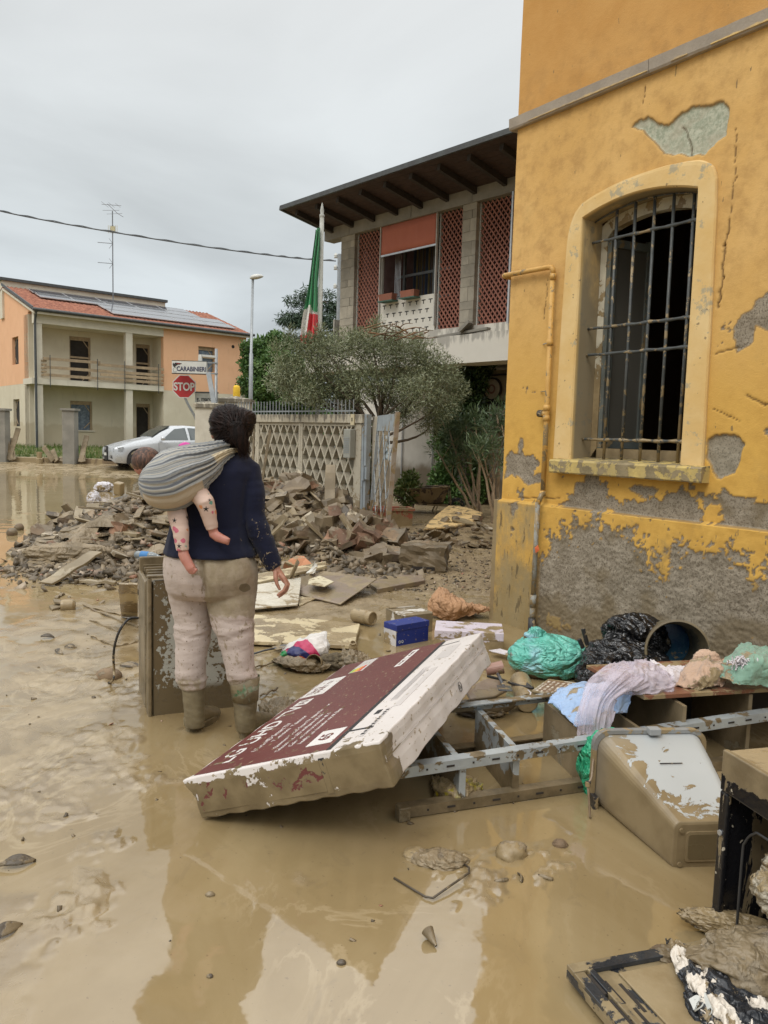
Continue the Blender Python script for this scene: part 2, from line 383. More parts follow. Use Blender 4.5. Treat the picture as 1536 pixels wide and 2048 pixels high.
P1 = [(1.10, 3.735), (1.15, 3.768), (1.235, 3.772), (1.30, 3.715), (1.36, 3.665), (1.40, 3.66), (1.47, 3.70), (1.56, 3.72), (1.68, 3.695), (1.79, 3.69), (1.825, 3.64), (1.813, 3.48), (1.749, 3.438), (1.684, 3.401), (1.559, 3.421), (1.387, 3.489), (1.304, 3.576), (1.198, 3.682)]
P2 = [(1.837, 1.579), (1.886, 1.619), (2.02, 1.621), (2.083, 1.569), (2.069, 1.491), (2.039, 1.38), (1.942, 1.333), (1.887, 1.372), (1.835, 1.466)]
P3 = [(1.957, 2.284), (2.0, 2.33), (2.06, 2.38), (2.13, 2.46), (2.3, 2.62), (2.6, 2.5), (2.6, 2.2), (2.25, 2.22), (2.16, 2.25), (2.10, 2.28), (2.08, 2.15), (2.0, 2.13)]
bare = np.zeros(Sg.shape); deep = np.zeros(Sg.shape); pale = np.zeros(Sg.shape)
b1_ = blob(P1, .022, .004); bare = np.maximum(bare, b1_); deep += b1_*.016; pale = np.maximum(pale, b1_)
b2_ = blob(P2, .02, .005); bare = np.maximum(bare, b2_); deep += b2_*.016; pale = np.maximum(pale, b2_*.12)
b3_ = blob(P3, .035, .006); bare = np.maximum(bare, b3_); deep += b3_*.004
upper = Zg > 1.04
pf = fbm(Sg*4.2, Zg*5.5, 5, 71); pf2 = fbm(Sg*12, Zg*10, 4, 73)
band = sstep(1.50, 1.06, Zg)*sstep(.52, .7, Sg)*.30+sstep(1.35, 1.5, Zg)*sstep(1.72, 1.45, Zg)*0
band2 = (sstep(.50, .25, Sg)+sstep(.0, .1, Sg)-1)*sstep(1.20, 1.30, Zg)*sstep(1.52, 1.36, Zg)*.34
bandr = sstep(1.85, 2.3, Sg)*sstep(1.62, 1.1, Zg)*.12
t = pf*.70+pf2*.25+(fbm(Sg*34, Zg*34, 3, 75)-.5)*.16+.025+band+band2+bandr-sstep(1.6, 2.4, Zg)*.07-sstep(3.4, 4.2, Zg)*.1
pe = sstep(.715, .725, t)*upper; bare = np.maximum(bare, pe); deep += pe*.007
for pl in ([(.14, 1.37), (.18, 1.56), (.22, 1.57), (.21, 1.42), (.33, 1.27), (.46, 1.30), (.45, 1.22), (.30, 1.18), (.12, 1.27), (.03, 1.22), (.03, 1.35), (.08, 1.40)], [(.78, 1.22), (.86, 1.24), (.88, 1.10), (.98, 1.06), (.9, 1.05), (.62, 1.05), (.75, 1.10)], [(1.26, 1.24), (1.30, 1.26), (1.50, 1.235), (1.46, 1.19), (1.34, 1.19)]):
 q = blob(pl, .03, .006, 8); bare = np.maximum(bare, q); deep += q*.004
# plinth: bare cement with remains of yellow
k = sstep(.44, .52, Sg); col_ = fbm(Sg*3.1, Zg*1.5, 3, 90); fr = fbm(Sg*16, Zg*16, 4, 93)
fq = fbm(Sg*48, Zg*48, 3, 97); keep = (fq-.5)*.42+sstep(.25, 1.02, Zg)**1.5*.46+sstep(.86, 1.03, Zg)*.18+sstep(.68, .48, Sg)*.18+sstep(2.05, 2.45, Sg)*.22+col_*.62+(fr-.5)*.60
keep += np.exp(-(((Sg-.70)/.16)**2+((Zg-.13)/.07)**2))*.6
yel = sstep(.72, .75, keep); pb = (1-yel)*k
pb = np.maximum(pb, (1-k)*sstep(.66, .68, fbm(Sg*5, Zg*5, 4, 96)+sstep(.3, .5, Sg)*.12))
bare = np.where(upper, bare, pb); deep = np.where(upper, deep, pb*.006)
rc_ = np.where(upper, 0, 1.0)*k
off = -deep*-1.0
relief = (fbm(Sg*2.2, Zg*2.2, 3, 101)-.5)*.010+(fbm(Sg*30, Zg*30, 3, 103)-.5)*.0016
rough_r = (fbm(Sg*60, Zg*60, 2, 107)-.5)*.014*bare*np.where(upper, .4, 1)+(fbm(Sg*18, Zg*18, 3, 108)-.5)*.006*rc_
yy = deep+relief+rough_r-np.where(upper, 0, .046)*sstep(0, .0001, 1.04-Zg)
# cracks running through the render
def crack(pts, wd=.006, dp=.008):
 global yy, crk
 for i in range(len(pts)-1):
  a, b = np.array(pts[i]), np.array(pts[i+1]); jx = (fbm(Sg*25, Zg*25, 3, 111)-.5)*.03
  x_ = Sg+jx; t_ = np.clip(((x_-a[0])*(b[0]-a[0])+(Zg-a[1])*(b[1]-a[1]))/((b-a)@(b-a)), 0, 1)
  d_ = np.hypot(x_-a[0]-t_*(b[0]-a[0]), Zg-a[1]-t_*(b[1]-a[1])); c_ = sstep(wd, wd*.3, d_); yy = yy+c_*dp; crk = np.maximum(crk, c_)
crk = np.zeros(Sg.shape)
crack([(1.885, 3.50), (1.90, 3.20), (1.885, 2.95)], .005); crack([(1.885, 2.95), (1.865, 2.80), (1.862, 2.60), (1.845, 2.42)], .010, .012)
crack([(1.20, 3.98), (1.19, 3.85)], .005); crack([(.40, 2.80), (.38, 2.5)], .005)
crack([(1.85, 2.13), (2.0, 2.16)], .007); crack([(2.08, 1.86), (2.2, 1.80), (2.34, 1.83), (2.5, 1.75)], .009); crack([(1.50, 3.62), (1.56, 3.52), (1.58, 3.42)], .007)
crack([(1.86, 1.78), (2.05, 1.70)], .004); crack([(.62, 1.10), (.2, 1.07)], .006)
Vw = np.stack([Sg, yy, Zg], -1).reshape(-1, 3); Fw = gridfaces(len(su), len(zu))
cx_ = Vw[Fw].mean(1); hole = (cx_[:, 0] > .70) & (cx_[:, 0] < 1.70) & (cx_[:, 2] > 1.36) & (cx_[:, 2] < 3.22+.10*(1-((cx_[:, 0]-1.2)/.5)**2))
Fw = Fw[~hole]
m = NM('yellow_render'); v = m.coord(); ab = m.attr('bare'); ap = m.attr('pale'); ac = m.attr('crack'); z = m.sep(v)[2]; xl = m.sep(v)[0]
n1_ = m.noise(1.3, v, 6, .6, .5); n2_ = m.noise(7, v, 6, .65); n3_ = m.noise(30, v, 4, .6)
yc = m.mix(m.step(n1_, .3, .7), (.60, .365, .125), (.67, .43, .165)); yc = m.mix(m.step(n2_, .50, .75, 0, .22), yc, (.55, .31, .09))
oc = m.mix(m.step(n1_, .3, .7), (.50, .265, .078), (.57, .325, .11)); oc = m.mix(m.step(n2_, .5, .8, 0, .25), oc, (.45, .215, .052))
c = m.mix(m.step(z, 4.06, 4.07), yc, oc); c = m.mix(m.math('MULTIPLY', m.step(z, 4.75, 4.08), m.step(n2_, .4, .7, 0, .5)), c, (.36, .21, .08))
lo = m.mix(m.step(n2_, .35, .65), (.54, .31, .060), (.66, .395, .085)); c = m.mix(m.step(z, 3.0, 1.4, 0, .85), c, lo)
# drips and splashes of dried mud
sp = m.noise(22, m.scl(v, (1, 1, .33), (0, .25, 0)), 3, .6); st = m.step(m.math('ADD', sp, m.step(z, 2.2, .5, -.03, .035)), .665, .68)
c = m.mix(m.math('MULTIPLY', st, .75), c, (.19, .14, .075))
dirt = m.math('MULTIPLY', m.step(m.math('ADD', m.noise(2.6, v, 7, .65), m.step(z, 1.15, .1, 0, .28)), .58, .80), m.step(z, 1.5, 1.0, .25, .9)); c = m.mix(dirt, c, (.24, .18, .085))
lft = m.math('MULTIPLY', m.step(xl, .46, .40), m.step(z, 1.05, 1.0)); c = m.mix(m.math('MULTIPLY', lft, m.step(m.noise(4, m.scl(v, (1.5, 1, .6)), 7, .7), .35, .65, .1, .95)), c, (.30, .235, .125)); c = m.mix(m.math('MULTIPLY', lft, m.step(m.noise(24, m.scl(v, (1, 1, .22), (0, .5, 0)), 4, .65), .60, .64, 0, .8)), c, (.12, .09, .05))
gcol = m.mix(m.step(m.noise(9, v, 6, .65), .3, .7), (.22, .185, .135), (.33, .285, .22)); gcol = m.mix(m.step(m.noise(85, v, 4, .7), .48, .62, 0, .75), gcol, (.10, .078, .052))
gcol = m.mix(m.step(m.math('ADD', m.noise(3, v, 5), m.step(z, .7, .1, 0, .2)), .55, .70, 0, .7), gcol, (.165, .125, .070))
pcol = m.mix(m.step(m.noise(40, v, 5, .7), .38, .62), (.30, .33, .25), (.47, .48, .38)); pcol = m.mix(m.step(m.noise(6, v, 4), .45, .6, 0, .6), pcol, (.42, .39, .30))
c = m.mix(ab, c, m.mix(ap, gcol, pcol))
c = m.mix(m.math('MULTIPLY', ac, .8), c, (.10, .06, .03))
eg = m.math('MULTIPLY', m.step(ab, .05, .4), m.step(ab, .95, .6)); c = m.mix(m.math('MULTIPLY', eg, .55), c, (.24, .15, .06))
bm_ = m.bump(m.math('ADD', m.math('MULTIPLY', n2_, .6), n3_), .006, .35); bm_ = m.bump(m.noise(110, v, 3, .6), .006, m.math('ADD', m.math('MULTIPLY', ab, .7), .06) if False else .25, bm_)
m.set(col=c, rough=.88, normal=bm_, spec=.25)
MYEL = m.m
npmesh('wall', Vw, Fw, MYEL, yb, attrs={'bare': bare.ravel(), 'pale': pale.ravel(), 'crack': crk.ravel()})
MSIDE = surf('yellow_side', (.62, .36, .09), (.52, .27, .06), 1.5, .9, .3, mud=.35, msc=2, zr=(.1, 1.2), off=False)
mb = MB(); mb.bb((.0, .012, -.1), (.004, 9, 9.2)); mb.bb((.004, 8.9, -.1), (6.5, 9, 9.2)); mb.bb((-.046, -.044, -.1), (-.001, 9, 1.038)); mb.bb((6.47, .03, -.1), (6.5, 8.9, 9.2)); mb.build('side_wall', MSIDE, yb)
MROOFY = surf('old_roof', (.3, .12, .06), (.2, .09, .05), 3, .9)
mb = MB(); mb.add([(-.5, -.5, 9.2), (7, -.5, 9.2), (7, 9.5, 9.2), (-.5, 9.5, 9.2), (3.2, 4.5, 11)], [(0, 1, 4), (1, 2, 4), (2, 3, 4), (3, 0, 4), (3, 2, 1, 0)]); mb.build('roof', MROOFY, yb)
# string course in two lengths with chipped paint below
MBAND = surf('grey_band', (.285, .245, .20), (.36, .31, .25), 6, .85, .5, 50, off=False)
MCHIP = surf('chipped_cream', (.66, .47, .18), (.30, .25, .19), 7, .8, .4, off=False)
for x0, x1 in ((-.055, 1.247), (1.251, 6.5)):
 mb = MB(); n = max(6, int((x1-x0)/.06))
 def pf_(u, q): return [(0, .018), (0, -.050), (.09, -.054), (.09, .018)][q]
 sec = [(.012, 4.034), (-.034, 4.034), (-.042, 4.048), (-.047, 4.120), (.012, 4.132)]
 vs = []
 for i in range(n+1):
  x = x0+(x1-x0)*i/n; j = (random.random()-.5)*.003
  vs += [(x, a+(j if a < 0 else 0), b+(random.random()-.5)*.003) for a, b in sec]
 fs = [(i*5+q, i*5+(q+1) % 5, (i+1)*5+(q+1) % 5, (i+1)*5+q) for i in range(n) for q in range(5)]+[(0, 1, 2, 3, 4), tuple(n*5+q for q in (4, 3, 2, 1, 0))]
 mb.add(vs, fs); mb.build('string_course', MBAND, yb)
for x0, x1 in ((.16, 1.24), (1.42, 1.54), (1.7, 2.5)):
 mb = MB(); n = int((x1-x0)/.025); top = [(x0+(x1-x0)*i/n, 4.052+random.random()*.012*math.sin(pi*i/n)) for i in range(n+1)]
 mb.prism([(x0, 4.046)]+top+[(x1, 4.046)], -.0475, -.036); mb.build('paint_strip', MCHIP, yb)
mb = MB(); mb.bb((-.055, .019, 4.036), (.0, 9, 4.13)); mb.build('string_course', MBAND, yb)
# window surround
def arch(x0, x1, zc, rise, n=16): return [(x0+(x1-x0)*i/n, zc+rise*(1-(2*i/n-1)**2)) for i in range(n+1)]
oin = [(.736, 1.41)]+arch(.736, 1.665, 3.190, .080)+[(1.665, 1.41)]
oout = [(.560, 1.41), (.572, 2.3), (.590, 3.0), (.60, 3.10), (.625, 3.19), (.665, 3.26), (.72, 3.302), (.82, 3.335), (.95, 3.362), (1.08, 3.382), (1.24, 3.394), (1.42, 3.394), (1.56, 3.385), (1.66, 3.365), (1.72, 3.34), (1.765, 3.30), (1.79, 3.24), (1.80, 3.0), (1.815, 2.3), (1.830, 1.41)]
def resamp(p, n):
 p = [Vector(q) for q in p]; L = [0]
 for i in range(1, len(p)): L.append(L[-1]+(p[i]-p[i-1]).length)
 o = []
 for i in range(n):
  t = L[-1]*i/(n-1); j = max(k for k in range(len(L)) if L[k] <= t+1e-9); j = min(j, len(p)-2)
  o.append(p[j].lerp(p[j+1], (t-L[j])/(L[j+1]-L[j]+1e-12)))
 return o
N_ = 120; A_ = resamp(oin, N_); B_ = resamp(oout, N_)
mb = MB(); vs = []
for i in range(N_):
 a, b = A_[i], B_[i]; row = []
 w1 = .004*(vnoise(np.array([i*.3]), np.array([1.])).item()-.5)
 row.append((a.x, .205, a.y)); row.append((a.x, -.020, a.y)); row.append((a.x+(b.x-a.x)*.06, -.030, a.y+(b.y-a.y)*.06))
 for t_ in (.3, .55, .8): row.append((a.x+(b.x-a.x)*t_, -.031+w1*.5, a.y+(b.y-a.y)*t_))
 row.append((a.x+(b.x-a.x)*.95, -.028, a.y+(b.y-a.y)*.95)); row.append((b.x+w1, -.016, b.y+w1)); row.append((b.x+w1, .03, b.y+w1)); vs += row
fs = [(i*9+q, i*9+q+1, (i+1)*9+q+1, (i+1)*9+q) for i in range(N_-1) for q in range(8)]; mb.add(vs, fs)
m = NM('surround_paint'); v = m.coord(); y = m.sep(v)[1]; z = m.sep(v)[2]
n1_ = m.noise(3, v, 6, .6); n2_ = m.noise(18, v, 5, .6)
c = m.mix(m.step(n1_, .3, .7), (.70, .52, .26), (.64, .43, .17)); c = m.mix(m.step(m.noise(5.5, v, 7, .7), .57, .63, 0, .8), c, (.36, .33, .24))
c = m.mix(m.step(n2_, .66, .70, 0, .8), c, (.20, .15, .09))
rv = m.math('MULTIPLY', m.step(y, -.015, 0.02), m.step(m.math('ADD', m.noise(2.2, m.scl(v, (1, 1, .5)), 6, .6), m.step(z, 3, 1.4, -.02, .25)), .28, .50)); c = m.mix(m.math('MULTIPLY', rv, .82), c, (.21, .185, .135))
m.set(col=c, rough=.85, normal=m.bump(m.math('ADD', n2_, n1_), .006, .4), spec=.25); MSUR = m.m
mb.build('window_surround', MSUR, yb, smooth=False, fix=True)
MSILL = surf('sill_paint', (.56, .42, .14), (.40, .31, .13), 6, .85, .6, 50, mud=.42, msc=9, mcol=(.19, .15, .08), mcol2=(.29, .23, .13), off=False, mrough=.6)
mb = MB(); n = 60; vs = []
sec = [(.20, 1.425), (-.085, 1.405), (-.098, 1.392), (-.096, 1.312), (-.088, 1.302), (.01, 1.300)]
for i in range(n+1):
 x = .590+(1.868-.590)*i/n; vs += [(x, a+(random.random()-.5)*.003, b+(random.random()-.5)*.004) for a, b in sec]
fs = [(i*6+q, i*6+(q+1) % 6, (i+1)*6+(q+1) % 6, (i+1)*6+q) for i in range(n) for q in range(6)]+[tuple(range(6)), tuple(n*6+q for q in range(5, -1, -1))]
mb.add(vs, fs); mb.build('window_sill', MSILL, yb)
# window frame + sashes, dark room
MFR = surf('cream_frame', (.62, .58, .46), (.45, .42, .33), 5, .5, .1, mud=.25, msc=9, zr=(1.4, 2.4), off=False)
MGR = surf('grey_metal_frame', (.16, .18, .17), (.10, .11, .10), 5, .45, .1, mud=.2, msc=11)
fo = [(.737, 1.425)]+arch(.737, 1.664, 3.189, .079)+[(1.664, 1.425)]; fi = [(.793, 1.50)]+arch(.793, 1.608, 3.11, .075)+[(1.608, 1.50)]
A2 = resamp(fo+[fo[0]], 90); B2 = resamp(fi+[fi[0]], 90)
mb = MB(); q1 = resamp(fo, 60); q2 = resamp(fi, 60); vs = []
for a, b in zip(q1, q2): vs += [(a.x, .205, a.y), (b.x, .205, b.y), (b.x, .27, b.y), (a.x, .27, a.y)]
mb.add(vs, [(i*4+q, i*4+(q+1) % 4, i*4+4+(q+1) % 4, i*4+4+q) for i in range(59) for q in range(4)])
mb.bb((.794, .206, 1.4255), (1.607, .269, 1.499)); fr_ = mb.build('window_frame', MFR, yb)
def sash(hx, ang, w_, name_):
 M_ = Matrix.Translation((hx, .262, 0)) @ Matrix.Rotation(ang, 4, 'Z'); mb = MB(); mb.M = M_
 for a, b in (((0, 0, 1.50), (.05, .045, 3.06)), ((w_-.05, 0, 1.50), (w_, .045, 3.10)), ((.05, 0, 1.50), (w_-.05, .045, 1.56)), ((.05, 0, 3.02), (w_-.05, .045, 3.08))): mb.bb(a, b)
 s_ = mb.build('sash', MGR, yb)
 g = MB(); g.M = M_; g.bb((.048, .018, 1.55), (w_-.048, .024, 3.03)); g.build('pane', MGLD, s_)
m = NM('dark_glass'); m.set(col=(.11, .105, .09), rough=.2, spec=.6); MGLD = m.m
sash(.80, rad(78), .40, 'l'); sash(1.60, rad(93), .40, 'r')
mb = MB(); mb.bb((.796, .21, 1.5), (.83, .25, 3.07)); mb.build('window_seal', MGR, yb)
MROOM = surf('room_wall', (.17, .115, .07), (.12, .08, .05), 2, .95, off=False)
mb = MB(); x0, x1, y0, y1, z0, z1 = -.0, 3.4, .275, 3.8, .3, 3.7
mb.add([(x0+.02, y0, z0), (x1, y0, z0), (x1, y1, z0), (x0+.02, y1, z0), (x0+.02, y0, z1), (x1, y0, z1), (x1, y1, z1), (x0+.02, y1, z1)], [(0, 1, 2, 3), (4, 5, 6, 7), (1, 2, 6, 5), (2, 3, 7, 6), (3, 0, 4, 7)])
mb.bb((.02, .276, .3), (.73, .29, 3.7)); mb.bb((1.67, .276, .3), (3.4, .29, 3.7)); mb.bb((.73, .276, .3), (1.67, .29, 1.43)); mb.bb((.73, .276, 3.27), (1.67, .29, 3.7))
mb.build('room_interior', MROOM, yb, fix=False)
# grille
MBAR = surf('painted_iron', (.045, .052, .052), (.075, .08, .078), 12, .5, .3, mud=.22, msc=14, zr=(1.4, 2.0), zamt=.12, off=True)
gr = link('window_grille', None, yb)
for x in (.948, 1.106, 1.263, 1.413, 1.566):
 zt = 3.190+.080*(1-((x-1.2)/.465)**2)-.015
 mb = MB(); mb.tube([(x, .10, 1.405), (x+.002, .10, 2.2), (x-.001, .10, zt)], .0115, 8); mb.build('vertical_bar', MBAR, gr, smooth=True)
for z_ in (3.03, 2.396, 2.20, 1.565):
 mb = MB(); mb.tube([(.74+i*(.92/24), .10, z_+.002*sin(i)) for i in range(25)], [.0105+(.004 if min(abs(.74+i*(.92/24)-x) for x in (.948, 1.106, 1.263, 1.413, 1.566)) < .03 else 0) for i in range(25)], 8); mb.build('cross_bar', MBAR, gr, smooth=True)
mb = MB(); mb.tube([(a, .10, b-.012) for a, b in arch(.75, 1.655, 3.190, .077)], .006, 6); mb.build('arch_bar', MBAR, gr, smooth=True)
# gas pipe
MPY = surf('yellow_pipe', (.60, .36, .10), (.52, .29, .07), 7, .55, .2, mud=.18, msc=12, zr=(1, 1.6), zamt=.1, off=False)
MPG = surf('galvanised_pipe', (.30, .30, .27), (.20, .18, .14), 9, .55, .3, mud=.5, msc=12, off=False)
gp = link('gas_pipe', None, yb)
mb = MB(); mb.tube([(-.050, .12, 2.885), (-.052, -.0, 2.885), (-.045, -.035, 2.885), (-.02, -.048, 2.885)], .021, 10); mb.tube([(-.03, -.048, 2.885), (.44, -.048, 2.878), (.475, -.048, 2.872), (.490, -.048, 2.855), (.493, -.048, 2.82)], .020, 12); mb.tube([(.492, -.048, 2.83), (.500, -.05, 1.80), (.500, -.05, 1.14)], .020, 12); mb.tube([(.500, -.05, 1.145), (.488, -.09, 1.045)], .021, 12); mb.build('upper_pipe', MPY, gp, smooth=True)
mb = MB(); mb.tube([(.488, -.09, 1.06), (.487, -.09, .28)], .020, 12); mb.tube([(.487, -.09, .32), (.487, -.09, .22)], .027, 12); mb.tube([(.487, -.09, .22), (.487, -.09, .12)], .022, 12); mb.build('lower_pipe', MPG, gp, smooth=True)
for z_, r_ in ((2.80, .025), (2.30, .026), (1.80, .027), (1.72, .027), (1.13, .025)): mb = MB(); mb.tube([(.497, -.049, z_-.022), (.497, -.049, z_+.022)], r_, 12); mb.build('pipe_joint', MPY, gp, smooth=True)
mb = MB(); mb.tube([(.462, -.049, 1.755), (.50, -.049, 1.755)], .024, 12); mb.build('meter_tap', MPY, gp, smooth=True)
MBLK = surf('black_fitting', (.02, .02, .02), (.035, .03, .028), 9, .5, .2, mud=.25, msc=12)
for a_, b_, r_ in (((.461, -.05, 1.755), (.418, -.05, 1.757), .028), ((.487, -.09, .13), (.487, -.09, -.05), .031)): mb = MB(); mb.tube([a_, b_], r_, 12); mb.build('black_cap', MBLK, gp, smooth=True)
for z_ in (2.30, 1.93): mb = MB(); mb.tube([(.39, -.006, z_), (.43, -.03, z_), (.50, -.05, z_)], .0045, 6); mb.build('pipe_clip', MPG, gp)
mb = MB(); mb.add([(.50, -.114, .70), (.535, -.118, .73), (.55, -.112, .69), (.515, -.115, .66), (.52, -.122, .70)], [(0, 1, 4), (1, 2, 4), (2, 3, 4), (3, 0, 4)]); tag(mb.build('cloth_scrap', surf('orange_scrap', (.72, .16, .05)), None), 'small scrap of orange material caught on the gas pipe', 'scrap'); bpy.data.objects['cloth_scrap'].matrix_world = Matrix.Translation(WC) @ Matrix.Rotation(WA, 4, 'Z')
# ================================================================== FAR BUILDINGS
def wallh(mb, x0, x1, z0, z1, y0, y1, holes=(), mi=0):
 xs = sorted({x0, x1, *[h[0] for h in holes], *[h[1] for h in holes]}); zs = sorted({z0, z1, *[h[2] for h in holes], *[h[3] for h in holes]})
 xs = [x for x in xs if x0 <= x <= x1]; zs = [z for z in zs if z0 <= z <= z1]
 for i in range(len(xs)-1):
  for j in range(len(zs)-1):
   a, b = (xs[i]+xs[i+1])/2, (zs[j]+zs[j+1])/2
   if any(h[0] < a < h[1] and h[2] < b < h[3] for h in holes): continue
   mb.bb((xs[i], y0, zs[j]), (xs[i+1], y1, zs[j+1]), mi)
def mudwall(name, col, col2, z0, z1, scale=1.5, amt=.5, mc=(.40, .31, .19)):
 m = NM(name); v = m.coord('World'); z = m.sep(v)[2]
 c = m.mix(m.step(m.noise(scale, v, 5, .6), .3, .7), col, col2)
 c = m.mix(m.step(m.noise(scale*5, m.scl(v, (1, 1, .25)), 5, .6), .55, .75, 0, .25), c, tuple(x*.6 for x in col))
 t = m.math('ADD', z, m.math('MULTIPLY', m.math('SUBTRACT', m.noise(1.6, v, 6, .6), .5), .9))
 c = m.mix(m.math('MULTIPLY', m.step(t, z1, z0), amt), c, mc)
 m.set(col=c, rough=.9, spec=.25, normal=m.bump(m.noise(25, v, 4, .6), .01, .25)); return m.m
MORG = mudwall('orange_render', (.80, .475, .285), (.76, .44, .26), .4, 1.0, 1.2, .3)
MCRM = mudwall('cream_render', (.66, .595, .46), (.60, .53, .40), 1.55, 1.75, 1.2, .6, (.47, .385, .255))
MBEI = mudwall('beige_column', (.66, .61, .50), (.58, .53, .43), .6, 2.0, 2, .4)
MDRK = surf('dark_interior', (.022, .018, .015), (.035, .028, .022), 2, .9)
MWOOD = surf('raw_timber', (.42, .31, .19), (.30, .22, .14), 8, .8, .4, 60, var=.3)
MGUT = surf('dark_gutter', (.07, .078, .078), (.05, .05, .05), 6, .5)
MFILM = surf('plastic_film', (.16, .20, .24), (.08, .10, .13), 6, .25, .6, 20)
PH = thing('orange_house', 'two storey orange and cream house under construction with a loggia and red tiled roof', 'house', (-15.859, 35.0, 0), rad(39.7))
# gable side and facade
mb = MB(); wallh(mb, 6.07, 10.72, 3.50, 6.60, 0, .3, [(7.95, 8.9, 4.58, 5.85)]); mb.build('orange_wall', MORG, PH)
mb = MB(); wallh(mb, 6.07, 10.72, .3, 3.498, .0, .3); mb.build('cream_wall', MCRM, PH)
mb = MB(); mb.M = Matrix.Rotation(rad(90), 4, 'Z')
wallh(mb, .95, 9, 3.5, 6.7, -.3, .0, [(2.6, 3.7, 4.45, 5.75)]); mb.build('orange_wall', MORG, PH)
mb = MB(); mb.M = Matrix.Rotation(rad(90), 4, 'Z'); wallh(mb, .95, 9, .3, 3.498, -.3, .0, [(2.6, 3.7, 1.5, 2.8)]); mb.build('cream_wall', MCRM, PH)
# gable triangle above
mb = MB(); mb.prism([(0, 6.701), (0, 6.74), (5.2, 8.35), (9, 7.2), (9, 6.701)], .0, .3, 'x'); mb.build('orange_gable', MORG, PH)
mb = MB(); mb.prism([(.0, 6.601), (0, 6.74), (5.2, 8.35), (9, 7.2), (9, 6.601)], 10.42, 10.72, 'x'); mb.bb((10.42, .301, .3), (10.72, 9, 6.6)); mb.build('orange_gable', MORG, PH)
# loggia
D1 = 1.35
mb = MB(); wallh(mb, .302, 6.069, 3.692, 6.4, D1, D1+.3, [(1.95, 2.95, 3.70, 5.86), (5.2, 5.95, 3.70, 5.8)]); mb.build('loggia_wall', MCRM, PH)
mb = MB(); wallh(mb, .302, 6.069, .3, 3.43, D1, D1+.3, [(1.95, 3.0, 1.40, 2.80), (5.2, 5.95, .65, 2.82)]); mb.build('loggia_wall', MCRM, PH)
mb = MB(); mb.bb((.0, .9, .3), (.30, 1.649, 6.6)); mb.build('loggia_side', MCRM, PH)
mb = MB(); mb.bb((6.071, .301, .3), (6.3, 1.65, 6.6)); mb.build('loggia_side', MCRM, PH)
for a, b in ((.05, .34), (4.17, 4.50)): mb = MB(); mb.bb((a, .0, .3), (b, .3, 3.428)); mb.bb((a, .002, 3.692), (b, .3, 6.128)); tag(mb.build('column', MBEI, PH), kind=None)
mb = MB(); mb.bb((.0, -.02, 6.13), (6.068, .32, 6.62)); mb.build('fascia_beam', MBEI, PH)
mb = MB(); mb.bb((-.15, -.06, 3.43), (6.068, 1.34, 3.69)); mb.build('balcony_slab', MBEI, PH)
mb = MB(); mb.bb((.31, .33, 6.12), (6.06, 1.34, 6.14)); mb.build('loggia_ceiling', MCRM, PH)
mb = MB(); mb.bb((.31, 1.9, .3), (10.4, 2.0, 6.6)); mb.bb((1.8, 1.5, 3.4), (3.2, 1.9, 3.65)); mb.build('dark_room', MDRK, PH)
# openings with timber props
def opening(x0, x1, z0, z1, y, M=None, film=False, rail=True, name='window'):
 mb = MB(); 
 if M: mb.M = M
 w_ = .07
 for a, b in (((x0, y, z0), (x0+w_, y+.05, z1)), ((x1-w_, y, z0), (x1, y+.05, z1)), ((x0+w_, y, z1-w_*2.5), (x1-w_, y+.05, z1))): mb.bb(a, b)
 mb.beam((x1-.36, y+.07, z1-.1), (x1-.06, y+.07, z1-.5), .05, .04); mb.beam((x1-.36, y+.07, z0+.1), (x1-.06, y+.07, z0+.4), .05, .04)
 if rail: mb.beam((x0, y-.03, (z0+z1)/2+.1), (x1, y-.03, (z0+z1)/2+.1), .03, .09)
 o = mb.build(name+'_frame', MWOOD, PH)
 g = MB()
 if M: g.M = M
 g.bb((x0+w_, y+.06, z0), (x1-w_, y+.08, z1-.1)); g.build('pane', MFILM if film else MDRK, o)
 return o
opening(1.95, 2.95, 3.70, 5.86, D1+.1, name='door'); opening(5.2, 5.95, 3.70, 5.8, D1+.1, name='door')
opening(1.95, 3.0, 1.40, 2.80, D1+.1, film=True, rail=False); opening(5.2, 5.95, .65, 2.82, D1+.1, rail=False, name='door')
opening(7.95, 8.9, 4.58, 5.85, .14, film=True)
Mz = Matrix.Rotation(rad(90), 4, 'Z'); opening(2.6, 3.7, 4.45, 5.75, -.2, M=Mz, name='window'); opening(2.6, 3.7, 1.5, 2.8, -.2, M=Mz, name='window', rail=False)
mb = MB(); mb.bb((1.9, D1-.05, 1.33), (3.12, D1-.001, 1.40)); mb.build('window_sill', MBEI, PH)
mb = MB(); mb.tube([(9.93, -.004, 6.0), (9.93, .05, 6.0)], .09, 12); mb.build('vent_hole', MDRK, PH)
# plank barrier
for z_, a, b in ((4.58, .34, 2.9), (4.50, 2.8, 6.05), (4.20, .40, 6.05), (4.05, 2.9, 6.0), (3.86, .34, 6.0)):
 mb = MB(); mb.beam((a, -.10+random.random()*.03, z_), (b, -.10, z_+random.uniform(-.03, .03)), .035, .13); mb.build('barrier_plank', MWOOD, PH)
for x in (.62, 2.75, 4.05, 5.75): mb = MB(); mb.tube([(x, -.16, 3.3), (x, -.16, 4.75)], .018, 6); mb.build('barrier_post', MGUT, PH)
for k in range(5): mb = MB(); mb.bb((.28, -.06, 3.80+k*.16), (.50, .12, 3.88+k*.16)); mb.build('plank_end', MWOOD, PH)
